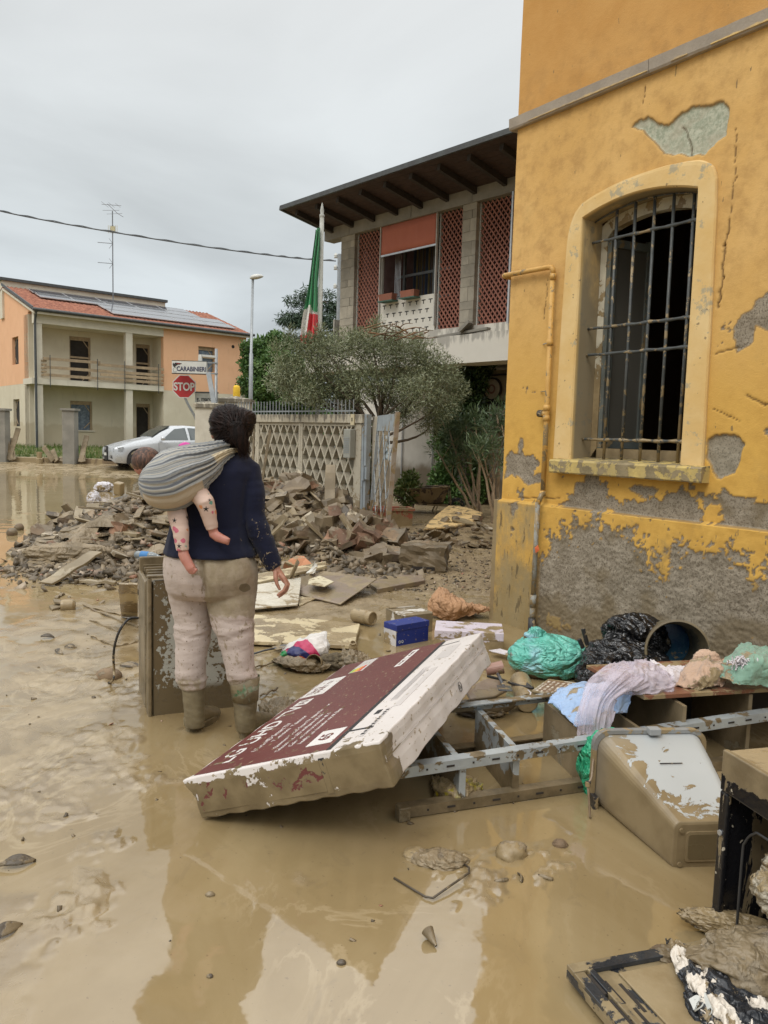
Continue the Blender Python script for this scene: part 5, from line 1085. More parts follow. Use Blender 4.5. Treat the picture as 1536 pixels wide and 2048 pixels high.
# a belt of far greenery closing the gaps near the horizon
for i, (px, w_, h_, Y) in enumerate(((700, 3.5, 2.4, 36), (770, 3.2, 2.2, 33), (610, 3, 2.6, 38), (860, 3.6, 2.0, 34), (1010, 5, 3, 60), (470, 3, 1.6, 48))):
 x = AT(px, 850, Y).x; t_ = thing('far_shrub', ['dark shrub far behind the left part of the olive crown', 'dark shrub far behind the middle of the olive crown', 'dark shrub far behind the street corner wall', 'dark shrub far behind the right part of the olive crown', 'wide dark shrub far behind the white building', 'low dark shrub beyond the orange house corner'][i], 'shrub', (x, Y, .3)); leafcloud('foliage', [(0, 0, h_*.5, w_*.6, w_*.5, h_*.6), (-w_*.5, 0, h_*.4, w_*.4, w_*.4, h_*.5), (w_*.5, .2, h_*.45, w_*.4, w_*.4, h_*.5)], 6000, .2, .12, MLT, t_, seed=40+i)
# hedge behind the diamond wall and beside the gate
MHG = leafmat('hedge_leaf', [(.04, .075, .018), (.09, .14, .035), (.17, .21, .06), (.30, .27, .10)], .5, .2)
hx = thing('garden_hedge', 'yellow green hedge seen through the openings of the diamond wall', 'hedge', FM @ Vector((1.6, -.75, 0)), FR); leafcloud('foliage', [(-2.35+k*.42, random.uniform(-.1, .1), .75+random.uniform(-.1, .1), .34, .30, .8) for k in range(5, 13)], 12000, .06, .035, MHG, hx, seed=51)
hb = thing('gate_shrub', 'yellow green shrub between the steel gate post and the gate leaf', 'shrub', (-.40, 13.6, 0)); leafcloud('foliage', [(0, 0, .7, .22, .22, .7), (.1, .1, 1.3, .2, .2, .4), (.05, 0, .3, .22, .2, .4)], 3500, .07, .035, MHG, hb, seed=52)
yb_ = thing('yellow_shrub', 'small yellowish shrub by the muddy wheelbarrow', 'shrub', (AT(815, 960, 15.5).x, 15.5, 0)); leafcloud('foliage', [(0, 0, .45, .26, .26, .28), (.05, 0, .7, .16, .16, .15)], 1400, .09, .035, MHG, yb_, seed=53)
# ivy pillar, bush, oleanders
MIV = leafmat('ivy_leaf', [(.010, .022, .008), (.022, .045, .014), (.05, .09, .03), (.10, .16, .05)], .4, .1)
iv = thing('climbing_ivy', 'dark ivy climbing the pillar under the white slab', 'climber', (AT(930, 850, 17.2).x, 17.2, 0)); ix = iv.location.x
cl = [(AT(px, py, 17.0+dy).x-ix, dy, AT(px, py, 17.0+dy).z, r, r*.8, r*1.1) for px, py, dy, r in ((945, 750, 0, .28), (960, 735, .2, .18), (935, 790, 0, .34), (950, 815, 0, .3), (925, 830, 0, .35), (905, 850, .1, .4), (925, 870, .2, .3), (975, 745, .3, .12), (985, 730, .3, .1), (960, 770, 0, .2))]; leafcloud('foliage', cl, 9000, .085, .06, MIV, iv, seed=61, shell=.6)
bs = thing('round_bush', 'dense round green bush behind the leaning oleander stems', 'bush', (AT(905, 950, 18).x, 18, 0)); bx_ = bs.location.x
cl = [(AT(px, py, 18+dy).x-bx_, dy, max(.1, AT(px, py, 18+dy).z), r, r, r) for px, py, dy, r in ((890, 960, 0, .4), (925, 950, .1, .5), (905, 915, 0, .4), (890, 880, .1, .32), (950, 970, 0, .35), (880, 985, 0, .3), (930, 900, .1, .4), (940, 1000, 0, .28), (905, 990, -.1, .4))]; leafcloud('foliage', cl, 13000, .085, .05, MLT, bs, seed=62, shell=.6)
MOLE = leafmat('oleander_leaf', [(.035, .065, .030), (.075, .12, .055), (.14, .20, .10), (.22, .27, .15)], .4, .15)
def oleander(label, px, py, Y, tips, seed, n):
 b = AT(px, py, Y); t_ = thing('oleander', label, 'shrub', (b.x, Y, 0), group='oleanders by the yellow corner'); mb = MB(); cl = []
 for (qx, qy, dy, r0) in tips:
  p = AT(qx, qy, Y+dy); e = Vector((p.x-b.x, dy, p.z)); P = branch(mb, (random.uniform(-.07, .07), random.uniform(-.07, .07), -.05), e, r0, r0*.35, .07, 8, 7)
  for k in range(3):
   s_ = P[5+k if 5+k < len(P) else -1]; e2 = s_+Vector((random.uniform(-.22, .22), random.uniform(-.2, .2), random.uniform(.12, .4))); branch(mb, s_, e2, r0*.3, .004, .1, 4, 4); cl.append((*e2, .13, .13, .16))
  cl.append((*e, .16, .16, .18))
 mb.build('stems', MBARKL, t_, smooth=True); leafcloud('foliage', cl, n, .15, .018, MOLE, t_, bias=.35, up=.5, seed=seed, shell=.1, cup=.05)
oleander('oleander with stripped pale stems leaning over the fallen wall slab', 962, 1022, 14.6, [(870, 900, .2, .035), (900, 860, .1, .030), (885, 840, .3, .026), (930, 845, .0, .03), (950, 835, .1, .03), (925, 880, .2, .025), (965, 870, .1, .03)], 71, 1900)
oleander('oleander with thick pale stems next to the corner of the yellow building', 990, 1040, 13.2, [(995, 830, .1, .04), (1003, 850, .1, .035), (985, 870, .1, .032), (950, 890, .0, .035), (962, 905, -.1, .03), (1010, 820, .2, .03)], 72, 1300)
# ================================================================== RUBBLE
def hz(x, y): return gz(x, y)
def jbox(d, j, rng, sub=1):
 bm = bmesh.new(); bmesh.ops.create_cube(bm, size=1)
 if sub: bmesh.ops.subdivide_edges(bm, edges=bm.edges[:], cuts=sub, use_grid_fill=True)
 for v in bm.verts: v.co = Vector((v.co.x*d[0], v.co.y*d[1], v.co.z*d[2]))+Vector([rng.uniform(-j, j) for _ in range(3)])
 return bm
def bm2me(name, bm, smooth=False):
 bmesh.ops.recalc_face_normals(bm, faces=bm.faces); me = bpy.data.meshes.new(name); bm.to_mesh(me); bm.free()
 if smooth: me.polygons.foreach_set('use_smooth', [True]*len(me.polygons))
 return me
rg = random.Random(42)
def mk_brick(): return bm2me('brick', jbox((.25, .12, .065+rg.random()*.04), .006, rg))
def mk_block(): return bm2me('block', jbox((.26+rg.random()*.12, .18+rg.random()*.08, .12+rg.random()*.08), .018, rg, 2))
def mk_slab():
 n = rg.randint(5, 7); bm = bmesh.new(); h = rg.uniform(.018, .05); a0 = rg.random()*6; P = []
 for i in range(n): a = a0+2*pi*i/n+rg.uniform(-.25, .25); r = rg.uniform(.6, 1.0); P.append((r*cos(a)*.24, r*sin(a)*.17))
 vb = [bm.verts.new((x, y, -h/2)) for x, y in P]; vt = [bm.verts.new((x+rg.uniform(-.005, .005), y, h/2)) for x, y in P]; bm.faces.new(vb[::-1]); bm.faces.new(vt)
 for i in range(n): bm.faces.new((vb[i], vb[(i+1) % n], vt[(i+1) % n], vt[i]))
 return bm2me('slab', bm)
def mk_board():
 L = rg.uniform(.4, .9); w_ = rg.uniform(.07, .2); h = rg.uniform(.012, .03); mb = MB(); n = 5; vs = []
 for i in range(n+1):
  x = -L/2+L*i/n; e = rg.uniform(-.03, .03) if i in (0, n) else 0
  vs += [(x+e, -w_/2, -h/2), (x-e, w_/2, -h/2), (x-e, w_/2, h/2), (x+e, -w_/2, h/2)]
 mb.add(vs, [(i*4+q, i*4+(q+1) % 4, i*4+4+(q+1) % 4, i*4+4+q) for i in range(n) for q in range(4)]+[(3, 2, 1, 0), (n*4, n*4+1, n*4+2, n*4+3)]); return mb.mesh('board', MMW)
def mk_stone():
 bm = bmesh.new(); bmesh.ops.create_icosphere(bm, subdivisions=2, radius=.5); s = rg.random()*50; sc_ = (rg.uniform(.16, .3), rg.uniform(.12, .22), rg.uniform(.08, .14))
 from mathutils import noise as mn
 for v in bm.verts: q = 1+.45*mn.noise(v.co*2.2+Vector((s, 0, 0))); v.co = Vector((v.co.x*sc_[0], v.co.y*sc_[1], v.co.z*sc_[2]))*q*2*.6
 return bm2me('clod', bm, False)
def mk_cloth(nx=16, sz=.5, amp=.09):
 from mathutils import noise as mn
 s = rg.random()*90; bm = bmesh.new(); g = []
 for j in range(nx+1):
  for i in range(nx+1):
   x, y = (i/nx-.5)*sz, (j/nx-.5)*sz*.8; p = Vector((x*5+s, y*5, s)); 
   z = amp*(abs(mn.noise(p))*1.3+.45*abs(mn.noise(p*2.3))); e = 1-max(abs(i/nx-.5), abs(j/nx-.5))*2
   z = z*(.25+e)-(.03 if e < .05 else 0)+ .03*e; g.append(bm.verts.new((x+amp*.5*mn.noise(p*1.3+Vector((9, 0, 0))), y+amp*.5*mn.noise(p*1.3+Vector((0, 9, 0))), z)))
 for j in range(nx):
  for i in range(nx): k = j*(nx+1)+i; bm.faces.new((g[k], g[k+1], g[k+nx+2], g[k+nx+1]))
 return bm2me('muddy_cloth', bm, True)
MRB = surf('muddy_rubble', (.20, .135, .078), (.115, .078, .046), 5, .75, .6, 30, mud=.6, msc=3.5, mcol=(.10, .074, .040), mcol2=(.205, .155, .092), mrough=.38, var=.6)
MRB2 = surf('muddy_brick', (.32, .115, .06), (.22, .085, .05), 6, .8, .6, 30, mud=1.0, msc=3, mcol=(.11, .078, .043), mcol2=(.20, .148, .088), mrough=.4, var=.5)
MRB3 = surf('dark_wet_rubble', (.10, .08, .055), (.07, .055, .04), 5, .5, .6, 30, mud=.45, msc=3.5, mcol=(.14, .105, .06), mcol2=(.23, .178, .108), mrough=.3, var=.4)
MCL = surf('muddy_fabric', (.22, .18, .125), (.15, .12, .08), 5, .8, .5, 60, cr=6, mud=.7, msc=4, mcol=(.16, .12, .067), mcol2=(.26, .20, .122), mrough=.4, var=.4)
V_ = {k: [f() for _ in range(n)] for k, f, n in (('brick', mk_brick, 5), ('block', mk_block, 6), ('slab', mk_slab, 9), ('board', mk_board, 9), ('clod', mk_stone, 8), ('cloth', mk_cloth, 5))}
VM = {}
MRW = surf('warm_rubble', (.24, .13, .075), (.13, .075, .045), 5, .75, .6, 30, mud=.45, msc=3.5, mcol=(.10, .072, .040), mcol2=(.22, .165, .10), mrough=.38, var=.6); MRP = surf('pale_plaster_rubble', (.46, .40, .30), (.33, .28, .2), 5, .75, .5, 30, mud=.5, msc=4, mcol=(.12, .09, .05), mcol2=(.24, .18, .11), var=.4)
def variant(kind, i, mat):
 k = (kind, i, mat.name)
 if k not in VM:
  me = V_[kind][i].copy(); me.materials.clear(); me.materials.append(mat); VM[k] = me
 return VM[k]
KN = dict(brick='brick', block='rubble_block', slab='broken_piece', board='broken_board', clod='mud_clod', cloth='muddy_rag')
KC = dict(brick='brick', block='rubble block', slab='slab', board='board', clod='clod', cloth='rag')
def scatter(n, area, mix, where, seed, smin=.8, smax=1.3, steep=.5, lift=.02, mats=None):
 rg = random.Random(seed); kinds = [k for k, c in mix for _ in range(c)]; out = []
 for _ in range(n):
  for tr in range(60):
   x, y = area(rg)
   if x is None: continue
   break
  k = rg.choice(kinds); i = rg.randrange(len(V_[k])); mat = {'board': rg.choice([MMW, MMW, MMW2]), 'cloth': MCL, 'clod': MRB3 if rg.random() < .3 else MRB, 'brick': rg.choice([MRB2, MRB2, MRB3, MRW]), 'block': rg.choice([MRB, MRB2, MRB, MRB3, MRW, MRW, MRP]), 'slab': rg.choice([MRB, MRB, MRB3, MMW2, MRW, MRP, MCL])}[k]
  o = link(KN[k], variant(k, i, mat)); z = hz(x, y); s = rg.uniform(smin, smax)
  tl = steep*(1 if k != 'cloth' else .3)
  o.location = (x, y, z+lift+rg.random()*.07*(k != 'cloth')); o.rotation_euler = (rg.gauss(0, tl), rg.gauss(0, tl), rg.uniform(0, 2*pi)); o.scale = (s, s, s)
  tag(o, {'brick': 'mud covered brick lying loose %s', 'block': 'lump of muddy masonry %s', 'slab': 'flat muddy broken slab %s', 'board': 'broken muddy board %s', 'clod': 'rounded clod of mud %s', 'cloth': 'crumpled muddy rag %s'}[k] % where, KC[k], '%s pieces %s' % (KC[k], where), 'thing'); out.append(o)
 return out
def areaL(rg):
 a = rg.uniform(0, 2*pi); r = math.sqrt(rg.random()); x = -2.85+1.85*r*cos(a); y = 11.0+2.8*r*sin(a)
 return (x, y)
def areaLf(rg): return (-3.85+rg.uniform(0, 2.3), 8.55+abs(rg.gauss(0, .6)))
def areaR(rg):
 t = rg.random(); u = rg.random(); x = -2.3+2.5*t; y = 12.6-2.0*t+rg.gauss(-.9, .65)+(.3*(1-t)); y = min(y, 13.3-1.15*(x+.9)); return (x, max(y, 9.2))
def areaG(rg): return (rg.uniform(.1, 2.1), rg.gauss(10.9, .7))
scatter(150, areaL, [('slab', 4), ('board', 9), ('block', 2), ('brick', 2), ('clod', 1), ('cloth', 5)], 'on the debris heap left of the woman', 3, .6, 1.3, .42)
scatter(45, areaLf, [('slab', 4), ('board', 4), ('cloth', 4), ('clod', 2), ('block', 1)], 'at the near foot of the left debris heap', 4, .7, 1.15, .22)
scatter(150, areaR, [('block', 6), ('brick', 5), ('board', 2), ('slab', 2), ('clod', 3)], 'on the brick heap in front of the diamond wall', 5, .9, 1.55, .6)
scatter(50, areaG, [('block', 2), ('brick', 2), ('clod', 4), ('slab', 2)], 'between the gate leaf and the yellow corner', 6, .5, .95, .3)
scatter(26, lambda r: (r.uniform(-1.0, .25), r.gauss(9.3, .35)), [('brick', 2), ('slab', 2), ('board', 1), ('clod', 2)], 'scattered in front of the brick heap', 8, .35, .65, .2, .0)
scatter(16, lambda r: (-3.1-r.random()*2.6, 13.2+r.random()*4), [('board', 1), ('slab', 1)], 'in the water behind the left heap', 9, .5, 1.0, .1, 0)
# masses of small chips
def chips(name, n, fn, smin, smax, mat, label, seed):
 rng = np.random.RandomState(seed); X, Yc = fn(rng, n); Z = ground_fields(X, Yc)[0]; s = smin+(smax-smin)*rng.rand(n)**2.5
 B = np.array([(-1, -1, -1), (1, -1, -1), (1, 1, -1), (-1, 1, -1), (-1, -1, 1), (1, -1, 1), (1, 1, 1), (-1, 1, 1)], float)*.5
 Vv = B[None]*np.stack([s*1.5, s*(.5+rng.rand(n)*.6), s*(.15+rng.rand(n)*.45)], -1)[:, None]+rng.randn(n, 8, 3)*s[:, None, None]*.09
 a, b, c = rng.rand(n)*6.28, rng.randn(n)*.5, rng.randn(n)*.5; ca, sa, cb, sb, cc, sc_ = np.cos(a), np.sin(a), np.cos(b), np.sin(b), np.cos(c), np.sin(c)
 R = np.empty((n, 3, 3)); R[:, 0] = np.stack([ca*cb, ca*sb*sc_-sa*cc, ca*sb*cc+sa*sc_], -1); R[:, 1] = np.stack([sa*cb, sa*sb*sc_+ca*cc, sa*sb*cc-ca*sc_], -1); R[:, 2] = np.stack([-sb, cb*sc_, cb*cc], -1)
 Vv = np.einsum('nij,nkj->nki', R, Vv)+np.stack([X, Yc, Z+s*.1], -1)[:, None]
 F = np.array([(3, 2, 1, 0), (4, 5, 6, 7), (0, 1, 5, 4), (1, 2, 6, 5), (2, 3, 7, 6), (3, 0, 4, 7)]); Fv = (np.arange(n)[:, None, None]*8+F[None]).reshape(-1, 4)
 return tag(npmesh(name, Vv.reshape(-1, 3), Fv, mat, smooth=False, attrs={'tint': np.repeat(rng.rand(n), 8)}), label, kind='stuff')
m = NM('chip_mud'); t = m.attr('tint'); c = m.ramp(t, [(0, (.06, .045, .027)), (.4, (.115, .086, .05)), (.8, (.20, .152, .095)), (.93, (.27, .21, .135)), (.97, (.30, .14, .085)), (1, (.45, .40, .30))]); m.set(col=c, rough=.5, normal=m.bump(m.noise(60, None, 4), .006, .6)); MCH = m.m
def fL(r, n): a = r.rand(n)*6.28; q = np.sqrt(r.rand(n)); return -2.85+2.0*q*np.cos(a), 11.0+3.1*q*np.sin(a)
def fR(r, n): t = r.rand(n); return -2.6+3.0*t+r.randn(n)*.15, 12.4-2.2*t+r.randn(n)*.8-.5
chips('rubble_chips', 9000, fL, .015, .12, MCH, 'loose chips and mud crumbs of the left debris heap', 1)
chips('rubble_chips', 8000, fR, .02, .12, MCH, 'loose chips and crumbs of the brick heap', 2)
chips('yard_crumbs', 4200, lambda r, n: (r.rand(n)*3.6-1.2, 7.6+np.abs(r.randn(n))*2.4), .006, .032, MCH, 'crumbs strewn over the muddy yard', 3)
chips('shore_crumbs', 1800, lambda r, n: (-4.1+r.rand(n)*2.9+r.randn(n)*.2, 8.3+r.randn(n)*.5), .01, .09, MCH, 'crumbs at the water edge of the left heap', 4)
chips('slick_crumbs', 190, lambda r, n: (-2.2+r.rand(n)*2.9, 2.1+r.rand(n)**.8*4.2), .004, .022, MCH, 'tiny specks lying in the slick mud', 5)
# concrete block, wall slab, wheelbarrow
b = G(852, 1143); t_ = thing('concrete_block', 'big rough muddy concrete block in the middle of the yard', 'block', (b.x, b.y+.12, .12), rad(-10))
bm = jbox((.52, .42, .36), .012, rg, 7); from mathutils import noise as mn
for v in bm.verts: v.co *= 1+.16*mn.noise(v.co*5)+.09*mn.noise(v.co*13); 
o = link('block_body', bm2me('block_body', bm), t_); o.data.materials.append(MRB); mb = MB(); mb.box((0, -.20, -.08), (.26, .05, .06)); mb.build('block_recess', MDRK, t_); t_['kind'] = 'thing'
t_ = thing('fallen_masonry', 'fallen chunk of yellow rendered brick wall lying flat by the yellow corner', 'wall chunk', (0, 0, 0))
tp = [(848, 1058), (856, 1048), (862, 1040), (872, 1030), (886, 1019), (898, 1011), (915, 1012), (930, 1014), (950, 1020), (965, 1026), (960, 1033), (956, 1039), (940, 1044), (925, 1049), (909, 1053), (880, 1055)]
TP = [G(x, y, .20+(1055-y)*.0016) for x, y in tp]; cx0 = sum(TP, Vector())/len(TP); t_.location = (cx0.x, cx0.y, 0)
MPL = surf('fallen_plaster', (.62, .44, .20), (.55, .38, .17), 4, .85, .4, 40, mud=.28, msc=7, off=False); 
def rsm(P, k):
 o = []
 for i in range(len(P)):
  for q in range(k): o.append(P[i].lerp(P[(i+1) % len(P)], q/k)+Vector((rg.uniform(-.01, .01), rg.uniform(-.02, .02), 0)))
 return o
TQ = [p-Vector((cx0.x, cx0.y, 0)) for p in rsm(TP, 3)]; mb = MB(); n = len(TQ); mb.add([tuple(p) for p in TQ]+[(p.x, p.y, p.z-.02) for p in TQ], [tuple(range(n)), tuple(range(2*n-1, n-1, -1))]+[(i, (i+1) % n, (i+1) % n+n, i+n) for i in range(n)]); mb.build('plaster_skin', MPL, t_)
# bricks under the skin, set round the rim
cc = sum(TQ, Vector())/n
per = [TQ[i] for i in range(0, n)]
for row in range(2):
 for i in range(0, n, 2):
  p = per[i].lerp(cc, .10+.03*row); q = per[(i+2) % n].lerp(cc, .10); a = math.atan2(q.y-p.y, q.x-p.x); L = min(.3, (q-p).length*.98)
  if L < .04: continue
  me = mk_brick(); me.materials.append(MRB2); o = link('brick', me, t_); o.location = ((p.x+q.x)/2, (p.y+q.y)/2, p.z-.06-.085*row); o.rotation_euler = (0, 0, a+rg.uniform(-.05, .05)); o.scale = (L/.25, 1, 1.0)
mb = MB(); m_ = [p.lerp(cc, .14) for p in TQ]; mb.add([(p.x, p.y, p.z-.022) for p in m_]+[(p.x, p.y, -.05) for p in m_], [tuple(range(n)), tuple(range(2*n-1, n-1, -1))]+[(i, (i+1) % n, (i+1) % n+n, i+n) for i in range(n)]); mb.build('masonry_core', MRB, t_)
s_ = G(918, 1028, .245); o = link('pebble', variant('clod', 2, MRB3)); o.location = s_; o.scale = (.45, .45, .5); tag(o, 'small dark stone lying on the fallen yellow wall chunk', 'stone')
wb_ = AT(855, 1000, 15.6); t_ = thing('wheelbarrow', 'rusty muddy wheelbarrow standing near the set back wall', 'wheelbarrow', (wb_.x, 15.6, 0), rad(5))
MWB = surf('rusty_metal', (.10, .07, .045), (.06, .045, .035), 6, .6, .4, 30, mud=.5, msc=4)
mb = MB(); tr = [(-.52, .50), (.38, .56), (.30, .24), (-.18, .22)]; 
vs = []
for (x, z), hw in zip(tr, (.30, .26, .16, .16)): vs += [(x, -hw, z), (x, hw, z)]
mb.add(vs, [(0, 6, 4, 2), (1, 3, 5, 7), (6, 7, 5, 4), (0, 1, 7, 6), (2, 4, 5, 3)]); o = mb.build('tray', MWB, t_); o.modifiers.new('s', 'SOLIDIFY').thickness = .01
mb = MB(); mb.tube([(-.52, -.30, .50), (.38, -.26, .56), (.38, .26, .56), (-.52, .30, .50), (-.52, -.30, .50)], .014, 6); mb.build('tray_rim', MWB, t_)
mb = MB()
for s_ in (-1, 1): mb.tube([(-.85, s_*.28, .42), (-.2, s_*.20, .20), (.62, s_*.07, .16)], .018, 6); mb.tube([(-.3, s_*.22, .22), (-.36, s_*.26, -.02)], .016, 6); mb.tube([(.2, s_*.15, .2), (.12, s_*.2, .0)], .014, 6); mb.tube([(.42, s_*.12, .58), (.47, s_*.10, .17)], .014, 6)
o = mb.build('frame', MWB, t_); w_ = link('wheel', None, t_, Matrix.Translation((.60, 0, .16)) @ Matrix.Rotation(rad(90), 4, 'X')); mb = MB(); mb.lathe([(.10, -.04), (.16, -.035), (.175, 0), (.16, .035), (.10, .04)], 20); mb.build('tyre', MTYR, w_)
# ================================================================== WOMAN WITH BABY
YW = 3.83
def ring_loft(bm, rings, n=20):
 """rings: (centre, axis_u*ru, axis_v*rv)"""
 prev = None; first = None
 for c, u, v in rings:
  vs = [bm.verts.new(c+u*cos(2*pi*k/n)+v*sin(2*pi*k/n)) for k in range(n)]
  if prev:
   for k in range(n): bm.faces.new((prev[k], prev[(k+1) % n], vs[(k+1) % n], vs[k]))
  else: bm.faces.new(vs[::-1])
  prev = vs
 bm.faces.new(prev)
def hsec(rows, sc=1.0):
 """rows (py, pxl, pxr, Y, ry) -> horizontal ellipse rings"""
 R = []
 for py, a, b, Y, ry in rows:
  A = AT(a, py, Y); B = AT(b, py, Y); c = (A+B)/2; R.append((c, Vector(((B.x-A.x)/2*sc, 0, 0)), Vector((0, ry*sc, 0))))
 return R
def limb(pts, sc=1.0, flat=1.0):
 """pts (px, py, Y, r) -> rings square to the limb"""
 P = [AT(px, py, Y) for px, py, Y, r in pts]; R = []
 for i, p in enumerate(P):
  t = (P[min(i+1, len(P)-1)]-P[max(i-1, 0)]).normalized(); u = t.cross(Vector((0, 1, 0))).normalized(); v = t.cross(u); r = pts[i][3]*sc; R.append((p, u*r, v*r*flat))
 return R
def ell(bm, c, r, rot=None, n=3):
 M_ = Matrix.Translation(c) @ (rot.to_4x4() if rot else Matrix.Identity(4)) @ Matrix.Diagonal((*r, 1)); bmesh.ops.create_icosphere(bm, subdivisions=n, radius=1, matrix=M_)
def remesh(bm, voxel, smooth=4, name='t', fac=.5):
 bmesh.ops.recalc_face_normals(bm, faces=bm.faces); me = bpy.data.meshes.new(name); bm.to_mesh(me); bm.free(); o = bpy.data.objects.new(name, me); COL.objects.link(o)
 m = o.modifiers.new('r', 'REMESH'); m.mode = 'VOXEL'; m.voxel_size = voxel; m.use_smooth_shade = True
 if smooth: s = o.modifiers.new('s', 'SMOOTH'); s.iterations = smooth; s.factor = fac
 dg = bpy.context.evaluated_depsgraph_get(); me2 = bpy.data.meshes.new_from_object(o.evaluated_get(dg)); bpy.data.objects.remove(o); return me2
def vnp(me): a = np.empty(len(me.vertices)*3, dtype=np.float32); me.vertices.foreach_get('co', a); return a.reshape(-1, 3)
def nnp(me): a = np.empty(len(me.vertices)*3, dtype=np.float32); me.vertices.foreach_get('normal', a); return a.reshape(-1, 3)
def setv(me, V): me.vertices.foreach_set('co', np.asarray(V, dtype=np.float32).ravel()); me.update()
def shrink(v, d): return v
CAMR = np.array(_r); CAMU = np.array(_u); CAMF = np.array(_f)
def pix(V): q = V-np.array([0, 0, EYE]); z = q@CAMF; return 768+FPX*(q@CAMR)/z, 1024-FPX*(q@CAMU)/z
def addattr(me, n, a): at = me.attributes.new(n, 'FLOAT', 'POINT'); at.data.foreach_set('value', np.asarray(a, dtype=np.float32))
def finish(me, name, mat, parent, smooth=True):
 me.materials.clear(); me.materials.append(mat); me.name = name
 if smooth: me.polygons.foreach_set('use_smooth', [True]*len(me.polygons))
 return link(name, me, parent)
def ridge(x, y, seed, o=3): return 1-np.abs(fbm(x, y, o, seed)*2-1)*2
# ---- materials
m = NM('skin'); v = m.coord('World'); m.set(col=m.mix(m.noise(18, v, 4), (.44, .235, .165), (.36, .175, .12)), rough=.5, spec=.35, sss=.08, normal=m.bump(m.noise(160, v, 3), .002, .3)); MSK = m.m; m.b.inputs['Subsurface Scale'].default_value = .01
m = NM('baby_skin'); v = m.coord('World'); m.set(col=m.mix(m.noise(22, v, 4), (.47, .235, .18), (.40, .15, .115)), rough=.45, spec=.35, sss=.1); MBS = m.m; m.b.inputs['Subsurface Scale'].default_value = .01
m = NM('navy_knit'); v = m.coord('World'); sx_ = m.sep(v); arm = m.attr('arm')
kn = m.wave(130, v, 1.5, 1, 'Z'); nz = m.noise(9, v, 6, .6); c = m.mix(nz, (.008, .010, .026), (.014, .017, .040))
sp = m.math('ADD', m.noise(38, m.scl(v, (1, 1, .6)), 6, .7, .8), m.math('MULTIPLY', arm, .085)); lowhem = m.step(sx_[2], .98, .90, 0, .05); mk = m.step(m.math('ADD', sp, lowhem), .705, .72)
c = m.mix(mk, c, (.30, .235, .15)); m.set(col=c, rough=m.mix(mk, (.92,)*3, (.6,)*3), spec=.15, sheen=.12, normal=m.bump(m.math('ADD', kn, m.math('MULTIPLY', m.noise(14, v, 4), 3)), .002, .5)); MNV = m.m
m = NM('muddy_trousers'); v = m.coord('World'); am = m.attr('mud'); ah = m.attr('heavy')
c = m.mix(m.step(m.noise(9, v, 5, .6), .3, .7), (.50, .42, .375), (.42, .35, .31)); st_ = m.step(m.math('ADD', m.noise(26, m.scl(v, (1, 1, .7)), 6, .7), m.math('MULTIPLY', am, .12)), .575, .65)
c = m.mix(m.math('MULTIPLY', st_, .8), c, (.235, .185, .115)); c = m.mix(m.step(m.noise(75, v, 2), .70, .72), c, (.13, .10, .06))
wash = m.step(m.math('ADD', am, m.math('MULTIPLY', m.math('SUBTRACT', m.noise(16, v, 6, .65), .5), 1.0)), .35, .55); c = m.mix(m.math('MULTIPLY', wash, .85), c, m.mix(m.step(m.noise(12, v, 6, .65), .3, .7), (.245, .198, .128), (.325, .272, .185)))
c = m.mix(m.step(m.math('ADD', ah, m.math('MULTIPLY', m.math('SUBTRACT', m.noise(60, v, 3), .5), .3)), .45, .55), c, (.155, .125, .075))
m.set(col=c, rough=.9, spec=.12, sheen=.12, normal=m.bump(m.math('ADD', m.noise(120, v, 3), m.math('MULTIPLY', m.noise(20, m.scl(v, (1, 1, 2.4)), 5, .6, 1.2), 2.0)), .003, .3)); MTR = m.m
MBT = surf('muddy_rubber', (.05, .12, .055), (.03, .07, .035), 8, .35, .3, 40, mud=.93, msc=9, mcol=(.13, .103, .060), mcol2=(.20, .165, .10), mrough=.30, coord='World', off=False)
MBT2 = surf('boot_shaft_green', (.055, .15, .065), (.30, .28, .21), 26, .4, .4, 40, mud=.58, msc=16, mcol=(.14, .11, .064), mcol2=(.21, .17, .10), mrough=.32, coord='World', off=False)
m = NM('dark_hair'); v = m.coord('World'); st_ = m.noise(60, m.scl(v, (1, 1, .12), (0, .5, 0)), 5, .6); m.set(col=m.mix(m.step(st_, .35, .7), (.007, .0045, .004), (.026, .013, .010)), rough=.5, spec=.2, normal=m.bump(st_, .004, .7)); MHR = m.m
# ---- body (one continuous surface)
torso = [(1160, 335, 510, YW, .150), (1120, 334, 510, YW, .165), (1090, 338, 498, YW, .150), (1050, 342, 496, YW, .140), (1010, 348, 500, YW-.005, .140), (970, 352, 506, YW-.01, .140), (940, 362, 512, YW-.01, .130), (922, 380, 508, YW, .110), (908, 415, 496, YW+.01, .075), (896, 440, 486, YW+.02, .060), (880, 443, 482, YW+.02, .056), (860, 440, 482, YW+.02, .06)]
legL = [(1140, 334, 432, YW+.01, .125), (1170, 336, 428, YW+.02, .118), (1205, 342, 424, YW+.03, .105), (1242, 352, 422, YW+.03, .092), (1280, 354, 419, YW+.02, .083), (1317, 352, 412, YW+.0, .080), (1345, 352, 411, YW, .078), (1366, 357, 411, YW, .068), (1374, 361, 409, YW, .060)]
legR = [(1140, 415, 513, YW, .130), (1170, 413, 514, YW, .122), (1205, 416, 510, YW-.02, .108), (1242, 425, 506, YW-.03, .095), (1280, 438, 505, YW-.04, .086), (1317, 447, 507, YW-.05, .083), (1340, 453, 510, YW-.05, .078), (1356, 456, 514, YW-.05, .066), (1366, 462, 510, YW-.05, .055)]
armR = [(478, 930, YW, .066), (497, 942, YW, .060), (505, 985, YW-.01, .056), (509, 1030, YW-.02, .054), (519, 1068, YW-.02, .050), (535, 1100, YW-.02, .043), (547, 1130, YW-.01, .036), (552, 1140, YW-.01, .026)]
